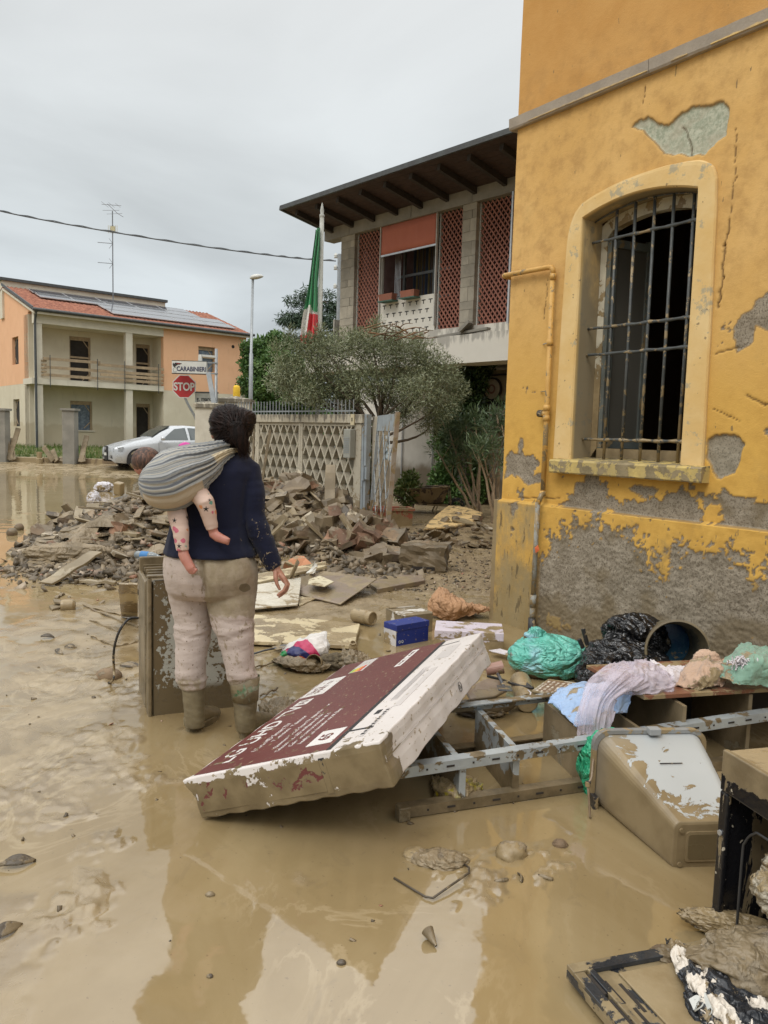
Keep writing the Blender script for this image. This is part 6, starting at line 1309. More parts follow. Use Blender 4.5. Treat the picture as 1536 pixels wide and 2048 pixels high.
armL = [(385, 932, YW, .064), (366, 945, YW+.05, .058), (362, 985, YW+.12, .052), (368, 1030, YW+.20, .048), (392, 1045, YW+.30, .040), (415, 1040, YW+.36, .032), (425, 1036, YW+.40, .026)]
bm = bmesh.new(); ring_loft(bm, hsec(torso, .93)); ring_loft(bm, hsec(legL+[(1420, 374, 404, YW, .045), (1440, 376, 402, YW+.01, .04)], .86)); ring_loft(bm, hsec(legR+[(1420, 474, 508, YW-.05, .045), (1448, 478, 506, YW-.05, .04)], .86)); ring_loft(bm, limb(armR, .88)); ring_loft(bm, limb(armL, .88))
ell(bm, AT(461, 857, YW+.03), (.076, .092, .112)); ell(bm, AT(453, 872, YW+.09), (.05, .05, .06)); ell(bm, AT(426, 868, YW+.03), (.010, .018, .03)); ell(bm, AT(452, 868, YW+.14), (.012, .02, .018))
ell(bm, AT(392, 1440, YW+.08), (.03, .06, .022)); ell(bm, AT(494, 1452, YW+.02), (.03, .06, .022)); ell(bm, AT(430, 1034, YW+.43), (.035, .05, .03))
me = remesh(bm, .008, 3, 'person')
# right hand: palm and five bent fingers
def chainmesh(bm, pts, n=10):
 P = [Vector(p[:3]) for p in pts]; R = []
 for i, p in enumerate(P):
  t = (P[min(i+1, len(P)-1)]-P[max(i-1, 0)]).normalized(); u = t.cross(Vector((.2, 1, .1))).normalized(); v = t.cross(u); r = pts[i][3]; R.append((p, u*r, v*r))
 ring_loft(bm, R, n); ell(bm, P[-1], (pts[-1][3],)*3, n=2)
def HP(px, py, Y): return AT(px, py, Y)
hb_ = bmesh.new(); hY = YW-.02
ring_loft(hb_, [(HP(547, 1124, hY), Vector((.027, 0, -.008)), Vector((0, .021, 0))), (HP(550, 1134, hY), Vector((.029, 0, -.008)), Vector((0, .021, 0))), (HP(556, 1144, hY), Vector((.034, .0, -.013)), Vector((.0, .020, 0))), (HP(562, 1153, hY), Vector((.030, 0, -.022)), Vector((0, .030, .004))), (HP(566, 1160, hY), Vector((.018, 0, -.020)), Vector((0, .036, .004)))], 14)
for (dy, L) in ((-.030, 1.0), (-.010, 1.10), (.011, 1.04), (.030, .86)):
 k0 = HP(568+dy*40, 1156, hY+dy); k1 = HP(575+dy*60, 1156+14*L, hY+dy*1.1); k2 = HP(571+dy*120, 1156+25*L, hY+dy*1.1); k3 = HP(560+dy*150, 1156+34*L, hY+dy*1.05)
 chainmesh(hb_, [(*HP(560, 1148, hY+dy*.8), .009), (*k0, .0105), (*k0.lerp(k1, .6), .0092), (*k1, .0096), (*k2, .0084), (*k3, .0068)])
chainmesh(hb_, [(*HP(551, 1142, hY-.018), .012), (*HP(551, 1156, hY-.032), .0115), (*HP(554, 1168, hY-.034), .0095), (*HP(559, 1178, hY-.030), .0075)])
hm = remesh(hb_, .0026, 2, 'hand')
bm = bmesh.new(); bm.from_mesh(me); bm.from_mesh(hm); me = bpy.data.meshes.new('person'); bm.to_mesh(me); bm.free()
wo = finish(me, 'person', MSK, None); tag(wo, 'woman seen from behind in navy sweater, muddy trousers and rubber boots, baby on her back', 'person')
# sweater
bm = bmesh.new(); ring_loft(bm, hsec([(1108, 329, 512, YW-.005, .188), (1098, 330, 510, YW-.003, .182), (1086, 333, 503, YW, .170)]+[r for r in torso if 905 < r[0] < 1085]+[(899, 440, 488, YW+.02, .066), (894, 444, 484, YW+.02, .060)])); ring_loft(bm, limb(armR[:-1]+[(549, 1133, YW-.01, .035)])); ring_loft(bm, limb(armL[:-1]))
me = remesh(bm, .0065, 5); V = vnp(me); N = nnp(me); px_, py_ = pix(V); isarm = sstep(488, 505, px_+np.maximum(0, py_-1040)*-.0)*sstep(900, 960, py_)
isarm = np.maximum(isarm, sstep(1090, 1100, py_)*sstep(508, 514, px_)); fold = ridge(V[:, 0]*5+V[:, 2]*3, V[:, 2]*13, 301)*.006*(.35+isarm)*sstep(920, 990, py_); fold += ridge(V[:, 0]*8-V[:, 2]*4, V[:, 2]*22, 305)*.0028*(.25+isarm)
fold += (fbm(V[:, 0]*9, V[:, 2]*7, 3, 309)-.5)*.012; hem = np.exp(-((V[:, 2]-V[:, 2][(isarm < .1)].min()-.012)/.012)**2)*.003*(isarm < .1); V = V+N*(fold+hem)[:, None]; setv(me, V)
addattr(me, 'arm', np.clip(isarm*sstep(930, 1030, py_), 0, 1)); finish(me, 'sweater', MNV, wo)
# trousers
bm = bmesh.new(); ring_loft(bm, hsec([(1088, 336, 498, YW, .150), (1094, 333, 502, YW, .158), (1110, 330, 508, YW-.005, .172), (1131, 328, 514, YW-.01, .182), (1155, 330, 515, YW-.01, .180), (1180, 334, 514, YW, .160), (1192, 342, 512, YW, .12)]))
for LG in (legL, legR): ring_loft(bm, hsec(LG))
ell(bm, AT(384, 1140, YW-.060), (.112, .100, .125)); ell(bm, AT(458, 1142, YW-.068), (.118, .100, .130))
me = remesh(bm, .006, 14); V = vnp(me); N = nnp(me); px_, py_ = pix(V)
left_ = px_ < (412+.16*(py_-1190)); knee = np.exp(-((py_-(1262+6*left_))/34)**2); ank = sstep(1335, 1358, py_); thigh = np.exp(-((py_-1212)/30)**2)
f = knee*ridge(V[:, 0]*4.5+V[:, 2]*(4*np.where(left_, 1, -1)), V[:, 2]*17+V[:, 0]*2, 321)*.0085+ank*ridge(V[:, 0]*4, V[:, 2]*30, 327, 2)*.007+thigh*ridge(V[:, 0]*3.5-V[:, 2]*3, V[:, 2]*12, 331)*.004
f += ridge(V[:, 0]*6, V[:, 2]*5+V[:, 0]*4, 335)*.002+ridge(V[:, 0]*9+V[:, 2]*6, V[:, 2]*34-V[:, 0]*9, 341)*.0034*(.25+knee+ank)+(fbm(V[:, 0]*8, V[:, 2]*6, 3, 337)-.5)*.007
cleft = np.exp(-((px_-(404+.10*(py_-1130)))/5)**2)*sstep(1095, 1135, py_)*sstep(1205, 1180, py_); f -= cleft*.022
pk = np.exp(-(((px_-503)/7)**2+((py_-1120)/22)**2)); f -= pk*.004; V = V+N*f[:, None]; setv(me, V)
seat = sstep(372, 412, px_+.25*(py_-1120)*-1+0)*sstep(1262, 1205, py_-.45*(px_-430)*0)*.95; seat = np.maximum(seat, sstep(1300, 1220, py_)*sstep(470, 500, px_)*.55); seat = np.maximum(seat, .32*sstep(1290, 1330, py_)*sstep(455, 480, px_)); seat = np.maximum(seat, sstep(1130, 1100, py_)*.9)
seat = np.maximum(seat, sstep(1340, 1362, py_)*.42); addattr(me, 'mud', seat); addattr(me, 'heavy', np.exp(-(((px_-489)/12)**2+((py_-1175)/9)**2))*1.2); finish(me, 'trousers', MTR, wo)
mb = MB(); pts = [AT(501+4*cos(a), 1112+16*sin(a), YW-.135) for a in np.linspace(0, 2*pi, 15)]; 
# boots
def boot(shaft, heel, toe, mat, mat2, flip):
 bm = bmesh.new(); ring_loft(bm, hsec(shaft)); H = Vector(heel); T = Vector(toe); d = (T-H); L = d.length; d.normalize(); s_ = d.cross(Vector((0, 0, 1))).normalized(); up = Vector((0, 0, 1)); R = []
 for t, w_, h_, zc in ((-.16, .012, .02, .045), (-.12, .034, .04, .048), (.05, .044, .055, .058), (.22, .046, .06, .060), (.40, .046, .052, .054), (.60, .050, .042, .044), (.80, .050, .034, .036), (.95, .040, .026, .030), (1.02, .020, .016, .026)): R.append((H+d*(L*t)+up*(zc), s_*w_, up*h_))
 ring_loft(bm, R); 
 me = remesh(bm, .0055, 4); V = vnp(me); V[:, 2] = np.maximum(V[:, 2], -.015); px_, py_ = pix(V); N = nnp(me); w_ = ridge(V[:, 0]*9, V[:, 2]*26+V[:, 0]*9, 351)*.003*sstep(.30, .2, V[:, 2])*sstep(.03, .08, V[:, 2]); V = V+N*w_[:, None]; setv(me, V)
 b_ = finish(me, 'boot', mat, wo); sm = MB(); vs = []; n = 22
 prof = []
 for k in range(n):
  a = 2*pi*k/n; q = .5+.5*cos(a); wd = .045 if q < .35 else .052; prof.append(H+d*(L*(.43+.60*cos(a)))+s_*(wd*sin(a)))
 for z_, e in ((-.02, .98), (.028, 1.0), (.034, .96)):
  for p in prof: c_ = H+d*(L*.43); vs.append(((p.x-c_.x)*e+c_.x, (p.y-c_.y)*e+c_.y, z_))
 sm.add(vs, [(i*n+k, i*n+(k+1) % n, (i+1)*n+(k+1) % n, (i+1)*n+k) for i in range(2) for k in range(n)]+[tuple(range(n)), tuple(2*n+k for k in range(n))]); so_ = sm.build('boot_sole', mat, b_, smooth=False, bevel=.004)
 if mat2:
  bm = bmesh.new(); ring_loft(bm, [(c, u*1.045, v*1.045) for c, u, v in hsec([r for r in shaft if r[0] < 1415])], 36)
  bmesh.ops.delete(bm, geom=[f_ for f_ in bm.faces if len(f_.verts) > 5], context='FACES'); q = bmobj('boot_shaft', bm, mat2, b_); q.modifiers.new('s', 'SOLIDIFY').thickness = .004
 return b_
hl = G(383, 1459); hr = G(489, 1474)
boot([(1362, 362, 411, YW, .058), (1385, 365, 409, YW, .055), (1410, 368, 408, YW+.005, .052), (1435, 370, 409, YW+.01, .052), (1452, 371, 410, YW+.02, .052)], (hl.x, hl.y-.0, 0), (hl.x+.085, hl.y+.205, 0), MBT, None, 1)
boot([(1352, 460, 517, YW-.05, .063), (1375, 464, 515, YW-.05, .058), (1400, 467, 514, YW-.05, .055), (1430, 470, 512, YW-.045, .054), (1460, 472, 512, YW-.04, .054)], (hr.x+.005, hr.y-.0, 0), (hr.x+.10, hr.y+.21, 0), MBT, MBT2, -1)
# hair
bm = bmesh.new(); HY = YW+.015
ell(bm, AT(458, 853, HY), (.086, .104, .113)); ell(bm, AT(484, 848, HY-.05), (.060, .062, .082)); ell(bm, AT(440, 846, HY-.01), (.050, .085, .085)); ell(bm, AT(471, 833, HY-.045), (.060, .055, .045))
ring_loft(bm, limb([(474, 850, HY-.085, .05), (480, 872, HY-.10, .042), (486, 890, HY-.095, .034), (489, 903, HY-.085, .022), (490, 912, HY-.08, .008)])); ell(bm, AT(455, 884, HY-.04), (.062, .05, .045)); ell(bm, AT(448, 898, HY-.035), (.03, .03, .035)); ell(bm, AT(498, 838, HY-.035), (.036, .045, .042))
me = remesh(bm, .005, 5); V = vnp(me); N = nnp(me); kx, ky = AT(474, 848, HY-.1).x, AT(474, 848, HY-.1).z; an = np.arctan2(V[:, 2]-ky, V[:, 0]-kx); rd = np.hypot(V[:, 2]-ky, V[:, 0]-kx)
g_ = (fbm(an*9+rd*2, rd*3, 3, 361)-.5)*.012+(fbm(an*26, rd*5, 2, 365)-.5)*.006; V = V+N*g_[:, None]; setv(me, V); hair = finish(me, 'hair', MHR, wo)
from mathutils.bvhtree import BVHTree
bvh = BVHTree.FromPolygons([Vector(v) for v in V], [tuple(p.vertices) for p in me.polygons]); mb = MB(); rs = random.Random(9); K = AT(473, 846, HY-.13)
for k in range(330):
 a = rs.uniform(0, 2*pi); S0 = AT(458, 853, HY)+Vector((.10*cos(a), rs.uniform(-.06, .05), .12*sin(a))); E0 = K+Vector((rs.uniform(-.03, .04), 0, rs.uniform(-.03, .02))); P = []
 ofs = rs.uniform(.0005, .005)
 for i in range(9):
  t = i/8; p = S0.lerp(E0, t)+Vector((0, -.10*math.sin(pi*t), 0)); h_ = bvh.find_nearest(p)
  if h_[0] is None: break
  P.append(h_[0]+h_[1]*ofs)
 if len(P) == 9: mb.tube(P, [.0016]*8+[.0008], 4, cap=False)
for k in range(110):
 x = rs.gauss(0, .026); P = [AT(476, 852, HY-.14)+Vector((x, 0, 0))]; e = AT(489+rs.uniform(-9, 9), 903+rs.uniform(-12, 16), HY-.10); 
 for i in range(1, 8): t = i/7; p = P[0].lerp(e, t)+Vector((x*.6*(1-t), -.02*math.sin(pi*t), 0)); h_ = bvh.find_nearest(p); P.append(h_[0]+h_[1]*rs.uniform(.001, .006) if t < .8 else p)
 mb.tube(P, [.0016]*7+[.0006], 4, cap=False)
for k in range(14): s0 = AT(rs.choice([428, 505, 470, 500]), rs.uniform(825, 880), HY-.05); mb.tube([s0, s0+Vector((rs.uniform(-.015, .03), -.02, -.03)), s0+Vector((rs.uniform(-.02, .035), -.03, -.07))], [.0008, .0007, .0004], 3, cap=False)
o = mb.build('hair_strands', MHR, hair, smooth=True, fix=False); o['kind'] = 'stuff'
# ---- baby
BY = 3.64
bm = bmesh.new(); ell(bm, AT(294, 926, BY+.02), (.066, .074, .070)); ell(bm, AT(312, 938, BY+.04), (.04, .045, .04)); ell(bm, AT(345, 965, BY+.07), (.085, .075, .10)); ell(bm, AT(311, 921, BY-.0), (.008, .014, .018))
bl = [(350, 1000, BY+.04, .048), (356, 1035, BY-.01, .044), (362, 1065, BY-.03, .037), (364, 1090, BY-.035, .030), (366, 1102, BY-.035, .024)]; br = [(370, 985, BY+.03, .05), (396, 985, BY-.02, .046), (410, 1004, BY-.035, .043), (418, 1030, BY-.02, .036), (423, 1052, BY-.01, .029), (426, 1062, BY-.01, .024)]
ring_loft(bm, limb(bl, .9)); ring_loft(bm, limb(br, .9))
def bfoot(pts):
 ring_loft(bm, limb(pts, 1.0, .75), 14)
bfoot([(366, 1098, BY-.035, .023), (367, 1108, BY-.04, .026), (371, 1118, BY-.045, .026), (377, 1128, BY-.05, .024), (382, 1137, BY-.055, .024), (385, 1143, BY-.055, .017)]); bfoot([(425, 1058, BY-.01, .023), (428, 1068, BY-.012, .025), (436, 1074, BY-.018, .024), (445, 1078, BY-.025, .021), (453, 1081, BY-.03, .019), (458, 1084, BY-.03, .013)])
for k in range(5):
 ell(bm, AT(379+3.3*k, 1146-1.2*abs(k-1.5)+(0 if k < 4 else -3), BY-.058), (.0062+.0018*(k == 4), .008, .009), n=2)
 ell(bm, AT(457.5-.6*k, 1078+2.4*k, BY-.036+.003*k), (.0085, .007, .0058+.0015*(k == 4)), n=2)
me = remesh(bm, .0036, 3); bo = finish(me, 'person', MBS, None); tag(bo, 'baby in patterned leggings with bare feet, carried in the striped sling', 'person', kind='thing')
me_b = bmesh.new(); ell(me_b, AT(293, 922, BY+.015), (.0685, .077, .068)); 
for v in me_b.verts: pass
me = remesh(me_b, .004, 1); V = vnp(me); N = nnp(me); V = V+N*((fbm(V[:, 0]*60+V[:, 2]*30, V[:, 2]*20, 3, 371)-.5)*.004)[:, None]; setv(me, V)
bmh = bmesh.new(); bmh.from_mesh(me); cut = AT(296, 926, BY+.03); bmesh.ops.delete(bmh, geom=[v for v in bmh.verts if (v.co.z < cut.z-.035 and v.co.x > cut.x-.03) or v.co.z < cut.z-.055], context='VERTS'); me = bpy.data.meshes.new('h'); bmh.to_mesh(me); bmh.free()
m = NM('baby_hair'); v = m.coord('World'); st_ = m.noise(90, m.scl(v, (1, 1, .25), (0, .9, 0)), 5, .6); c = m.mix(m.step(m.math('ADD', st_, m.math('MULTIPLY', m.noise(16, v, 3), .5)), .62, .95), (.030, .016, .011), (.16, .075, .045)); m.set(col=c, rough=.6, normal=m.bump(st_, .002, .6)); finish(me, 'baby_hair', m.m, bo)
# leggings with printed motifs
bm = bmesh.new(); ring_loft(bm, limb(bl[:-1]+[(365, 1100, BY-.035, .0285)]), 24); ring_loft(bm, limb(br[:-1]+[(424.5, 1058, BY-.01, .0275)]), 24); me = remesh(bm, .004, 4); V = vnp(me); N = nnp(me); V = V+N*(ridge(V[:, 0]*9, V[:, 2]*30, 381)*.0022)[:, None]; setv(me, V)
m = NM('printed_leggings'); v = m.coord('World'); c = (.60, .45, .38); vo = m.voro(24, v); cell = m.voro(24, v, out='Color'); vr = m.sep(cell)
ring = m.math('MULTIPLY', m.step(m.math('ADD', vo, m.math('MULTIPLY', m.noise(60, v, 3), .3)), .46, .40), m.step(vr[0], .25, .3)); mc = m.ramp(vr[1], [(0, (.06, .30, .24)), (.30, (.60, .22, .06)), (.55, (.62, .24, .10)), (.75, (.50, .08, .16)), (1, (.55, .30, .12))])
for nd in m.n:
 if nd.type == 'VALTORGB': nd.color_ramp.interpolation = 'CONSTANT'
c = m.mix(m.math('MULTIPLY', ring, .85), c, mc); m.set(col=c, rough=.85, normal=m.bump(m.noise(200, v, 2), .001, .3)); lg = finish(me, 'leggings', m.m, bo)
bvl = BVHTree.FromPolygons([Vector(q) for q in V], [tuple(p.vertices) for p in me.polygons])
for sx_, sy_, rr_ in ((412, 1018, 7), (349, 1041, 6), (374, 1035, 6), (358, 1092, 6), (419, 1000, 4)):
 c0 = AT(sx_, sy_, 3.0); d = (c0-Vector((0, 0, EYE))).normalized(); h_ = bvl.ray_cast(Vector((0, 0, EYE)), d)
 if h_[0] is None: continue
 n_ = h_[1]; u = Vector((0, 0, 1)).cross(n_).normalized(); w_ = n_.cross(u); R_ = rr_*.0025; ps = []
 for k in range(10): a = k*pi/5+.3; r_ = R_ if k % 2 == 0 else R_*.28; q = h_[0]+(u*cos(a)+w_*sin(a))*r_; hq = bvl.find_nearest(q); ps.append(hq[0]+hq[1]*.0012)
 mb = MB(); mb.add(ps+[h_[0]+n_*.0016], [(k, (k+1) % 10, 10) for k in range(10)]); mb.build('star_print', MBLACK, lg)
# ---- sling
SP = [(284, 962, BY+.00, .030, .03), (290, 962, BY-.01, .060, .05), (303, 964, BY-.02, .095, .085), (322, 965, BY-.03, .128, .115), (345, 960, BY-.02, .138, .125), (368, 948, BY-.0, .128, .115), (390, 936, BY+.03, .108, .095), (412, 923, BY+.06, .086, .075), (432, 910, BY+.09, .058, .055), (450, 900, BY+.125, .040, .036), (466, 895, BY+.17, .034, .022), (478, 897, BY+.24, .034, .018), (484, 905, BY+.32, .034, .016)]
P = [AT(a, b, c) for a, b, c, _, _ in SP]; nr = 120; na = 150
def sp_(arr, t):
 x = t*(len(arr)-1); i = min(int(x), len(arr)-2); f = x-i; g = lambda j: arr[max(0, min(len(arr)-1, j))]
 return .5*((2*g(i))+(g(i+1)-g(i-1))*f+(2*g(i-1)-5*g(i)+4*g(i+1)-g(i+2))*f*f+(3*g(i)-g(i-1)-3*g(i+1)+g(i+2))*f**3)
rh = [s_[3] for s_ in SP]; rdp = [s_[4] for s_ in SP]; Vs = []; A1 = []; A2 = []
for i in range(nr):
 t = i/(nr-1); c = sp_(P, t); e = (sp_(P, min(1, t+.02))-sp_(P, max(0, t-.02))).normalized()
 if t < .12: e = (P[3]-P[1]).normalized()
 u = e.cross(Vector((0, -1, 0))).normalized(); v = Vector((0, -1, 0)); v = (v-e*v.dot(e)).normalized()
 h_ = float(sp_(rh, t)); d_ = float(sp_(rdp, t)); tw = .55*sstep(.2, .9, t)
 for k in range(na):
  a = 2*pi*k/na; q = a+tw; gath = .35+1.0*float(sstep(.15, .7, t)); 
  pl = (1-abs(2*vnoise(np.array([q*6.5+t*1.0]), np.array([t*1.2]), 5).item()-1)*2)*.011*gath+(1-abs(2*vnoise(np.array([q*15+t*2]), np.array([t*2.2]), 8).item()-1)*2)*.0055*gath
  r_ = 1; Vs.append(c+u*cos(a)*(h_+pl)+v*sin(a)*(d_+pl)); A1.append(q/(2*pi) % 1.0); A2.append(t)
m = NM('woven_sling'); ag = m.attr('ang'); al = m.attr('along'); v = m.coord('World')
an_ = m.math('MULTIPLY', ag, 20.0); fr_ = m.math('FRACT', an_); g1_ = m.noise(60, None, 2); tx = m.math('ADD', ag, m.math('MULTIPLY', m.noise(9, v, 3), .012))
w1_ = m.node('ShaderNodeTexNoise'); w1_.noise_dimensions = '1D'; m.put(w1_.inputs['W'], m.math('MULTIPLY', tx, 62.0)); w1_.inputs['Scale'].default_value = 1; w1_.inputs['Detail'].default_value = 1
c = m.ramp(w1_.outputs['Fac'], [(0, (.06, .068, .09)), (.38, (.09, .10, .12)), (.43, (.25, .265, .27)), (.48, (.17, .185, .20)), (.53, (.40, .40, .38)), (.60, (.23, .24, .25)), (.66, (.50, .47, .40)), (1, (.28, .28, .27))])
cream = m.math('MULTIPLY', m.step(m.math('ABSOLUTE', m.math('SUBTRACT', ag, .125)), .058, .052), m.math('MULTIPLY', m.step(al, .17, .175), m.step(al, .46, .455))); c = m.mix(m.math('MULTIPLY', cream, .9), c, m.mix(m.noise(8, v, 3), (.55, .45, .32), (.47, .39, .28)))
band_ = m.math('MULTIPLY', m.step(m.math('ABSOLUTE', m.math('SUBTRACT', ag, .27)), .05, .045), m.step(al, .60, .62)); c = m.mix(m.math('MULTIPLY', band_, .9), c, (.60, .50, .33))
ed = m.math('MULTIPLY', m.step(m.math('ABSOLUTE', m.math('SUBTRACT', ag, .56)), .03, .02), m.step(al, .6, .5)); c = m.mix(m.math('MULTIPLY', ed, .8), c, (.42, .24, .10))
wv = m.math('MULTIPLY', m.wave(190, v, .5, 1, 'X'), m.wave(190, v, .5, 1, 'Z')); c = m.mix(m.math('MULTIPLY', wv, .35), c, (.50, .49, .45))
m.set(col=c, rough=.9, spec=.1, sheen=.1, normal=m.bump(m.math('ADD', wv, m.noise(60, v, 3)), .002, .4)); MSL = m.m
Fq2 = gridfaces(na, nr, wrap=True); so_ = npmesh('baby_sling', [tuple(p) for p in Vs], Fq2, MSL, attrs={'ang': A1, 'along': A2}); tag(so_, 'grey, navy and cream striped cloth sling tied over the shoulder around the baby', 'sling')
# ================================================================== NEAR THINGS
def polyslab(name, label, cat, pts, th, mat, group=None, zs=None, parent_c=True):
 P = [G(p[0], p[1], p[2]) if len(p) > 2 else G(p[0], p[1], .03) for p in pts]; c = sum(P, Vector())/len(P); n = len(P)
 a, b = P[0]-c, P[1]-c; nv = sum(((P[i]-c).cross(P[(i+1) % n]-c) for i in range(n)), Vector()).normalized(); nv = nv if nv.z > 0 else -nv
 Q = []
 for i in range(n):
  for q in range(4): Q.append(P[i].lerp(P[(i+1) % n], q/4)-c+Vector((rg.uniform(-.003, .003), rg.uniform(-.004, .004), 0))*(q > 0))
 m_ = len(Q); mb = MB(); mb.add([tuple(p) for p in Q]+[tuple(p-nv*th) for p in Q], [tuple(range(m_)), tuple(range(2*m_-1, m_-1, -1))]+[(i, (i+1) % m_, (i+1) % m_+m_, i+m_) for i in range(m_)])
 o = mb.build(name, mat); o.location = c; bev(o, min(.004, th*.2), 1); return tag(o, label, cat, group, 'thing')
def blob(name, label, cat, c, r, mat, rz=0, amp=.25, fr=2.5, seed=1, sub=5, flat=None, ridged=True, parent=None, rot=None, squash=1.0):
 bm = bmesh.new(); bmesh.ops.create_icosphere(bm, subdivisions=sub, radius=1); me = bpy.data.meshes.new(name); bm.to_mesh(me); bm.free(); V = vnp(me).copy().astype(float)
 x, y, z = V.T; f = lambda s, k: (fbm(x*s+z*.7*s+k, y*s-z*.5*s, 3, seed+int(k))+fbm(z*s+y*.3*s+k, x*s*.6+y*s*.5, 3, seed+7+int(k)))/2
 d = (1-np.abs(f(fr, 1)*2-1)*2.2 if ridged else f(fr, 1)-.5)*amp+(1-np.abs(f(fr*2.6, 5)*2-1)*2.2 if ridged else f(fr*2, 5)-.5)*amp*.42+(f(fr*.7, 9)-.5)*amp*2
 V = V*(1+d)[:, None]*np.array(r); 
 if flat is not None: V[:, 2] = np.maximum(V[:, 2], flat)
 setv(me, V); me.materials.append(mat); me.polygons.foreach_set('use_smooth', [True]*len(me.polygons)); o = link(name, me, parent); o.location = c; o.rotation_euler = rot or (0, 0, rz)
 return tag(o, label, cat, None, 'thing' if label else None)
def patch(name, label, cat, net, mat, nu=60, nv=60, amp=.012, su=3, sv=7, seed=1, th=.003, edge=.006, fine=.004, parent=None):
 """net: rows of 3D points, smoothed into a cloth with folds"""
 R_, C_ = len(net), len(net[0]); X = np.zeros((nv, nu, 3))
 for j in range(nv):
  row = [sp_([net[r][c] for r in range(R_)], j/(nv-1)) for c in range(C_)]
  for i in range(nu): X[j, i] = sp_(row, i/(nu-1))
 du = np.gradient(X, axis=1); dv = np.gradient(X, axis=0); N = np.cross(du, dv); N /= np.linalg.norm(N, axis=2)[..., None]+1e-9
 N[N[..., 2]+(-N[..., 1])*.6 < 0] *= -1
 U, W = np.meshgrid(np.linspace(0, 1, nu), np.linspace(0, 1, nv)); wu = U+.12*(fbm(U*2, W*2, 2, seed+3)-.5)
 d = (1-np.abs(fbm(wu*su*2, W*sv, 3, seed)*2-1)*2.2)*amp+(1-np.abs(fbm(wu*su*6, W*sv*2.2, 3, seed+5)*2-1)*2)*fine
 X = X+N*d[..., None]+np.random.randn(nv, nu, 3)*0; bx = (np.minimum(U, 1-U) < .001) | (np.minimum(W, 1-W) < .001); X[bx] += (fbm(U*12, W*12, 2, seed+8)-.5)[bx][:, None]*edge*4
 o = npmesh(name, X.reshape(-1, 3), gridfaces(nu, nv), mat, parent); s = o.modifiers.new('s', 'SOLIDIFY'); s.thickness = th; return tag(o, label, cat, None, 'thing' if label else None)
MWB1 = surf('muddy_white_board', (.60, .56, .47), (.50, .45, .35), 5, .30, .15, 30, mud=.24, msc=5, mcol=(.22, .165, .092), mcol2=(.32, .245, .145), mrough=.25)
MCB1 = surf('muddy_cream_board', (.58, .49, .31), (.48, .40, .25), 4, .35, .2, 30, mud=.42, msc=4, mcol=(.22, .165, .092), mcol2=(.33, .255, .15), mrough=.22)
MBB1 = surf('muddy_brown_board', (.20, .15, .11), (.26, .20, .14), 5, .4, .3, 30, mud=.5, msc=5, mcol=(.20, .155, .09), mcol2=(.28, .215, .13), mrough=.3)
polyslab('glossy_board', 'glossy white board lying in the mud beside the woman\'s hand', 'board', [(470, 1176, .09), (604, 1154, .12), (596, 1208, .05), (478, 1218, .05)], .018, MWB1)
polyslab('long_board', 'long narrow cream board across the top of the white board', 'board', [(500, 1150, .10), (652, 1122, .16), (654, 1131, .16), (500, 1168, .10)], .03, MCB1)
polyslab('pointed_board', 'brown muddy board with a pointed corner right of the white board', 'board', [(602, 1153, .14), (650, 1142, .14), (754, 1157, .14), (681, 1208, .03), (600, 1189, .03)], .012, MBB1)
polyslab('white_strip', 'cream strip resting on the brown pointed board', 'board', [(618, 1158, .15), (640, 1151, .15), (668, 1163, .145), (650, 1172, .135), (616, 1167, .14)], .012, surf('cream_strip', (.60, .54, .38), mud=.25, msc=8))
polyslab('thin_strip', 'small cream strip poking out under the white board', 'board', [(596, 1192, .03), (632, 1196, .03), (598, 1211, .02)], .012, MCB1)
polyslab('floor_slab_piece', 'thick muddy slab half sunk in the yard beyond the pointed board', 'slab', [(738, 1166, .06), (765, 1152, .06), (842, 1148, .06), (850, 1160, .06), (755, 1178, .05)], .05, MBB1)
polyslab('cream_board', 'large cream board lying flat in the mud behind the colourful bag', 'board', [(490, 1228, .05), (560, 1231, .05), (720, 1247, .05), (709, 1291, .045), (640, 1287, .045), (490, 1281, .045)], .03, MCB1)
polyslab('orange_shard', 'orange plaster shard at the edge of the brick heap', 'shard', [(566, 1134, .10), (570, 1124, .16), (592, 1111, .20), (608, 1112, .2), (624, 1128, .14), (610, 1136, .10)], .03, surf('orange_plaster', (.50, .22, .11), (.40, .18, .09), 5, .8, mud=.3, msc=7))
mb = MB(); a = G(592, 1124, .12); mb.prism([(0, 0), (.10, -.05), (.15, -.32), (.09, -.40)], 0, .012, 'x'); o = mb.build('broken_leaf', MBB1); o.location = G(594, 1118, .33); o.rotation_euler = (0, .5, -.3); tag(o, 'small upright splinter of board between the white and brown boards', 'board')
patch('curled_sheet', 'small curled white plastic sheet on the long cream board', 'sheet', [[G(612, 1146, .14), G(622, 1138, .16), G(631, 1122, .26)], [G(618, 1149, .14), G(630, 1146, .16), G(634, 1134, .20)]], surf('white_plastic', (.6, .58, .52), mud=.3), 12, 8, .003)
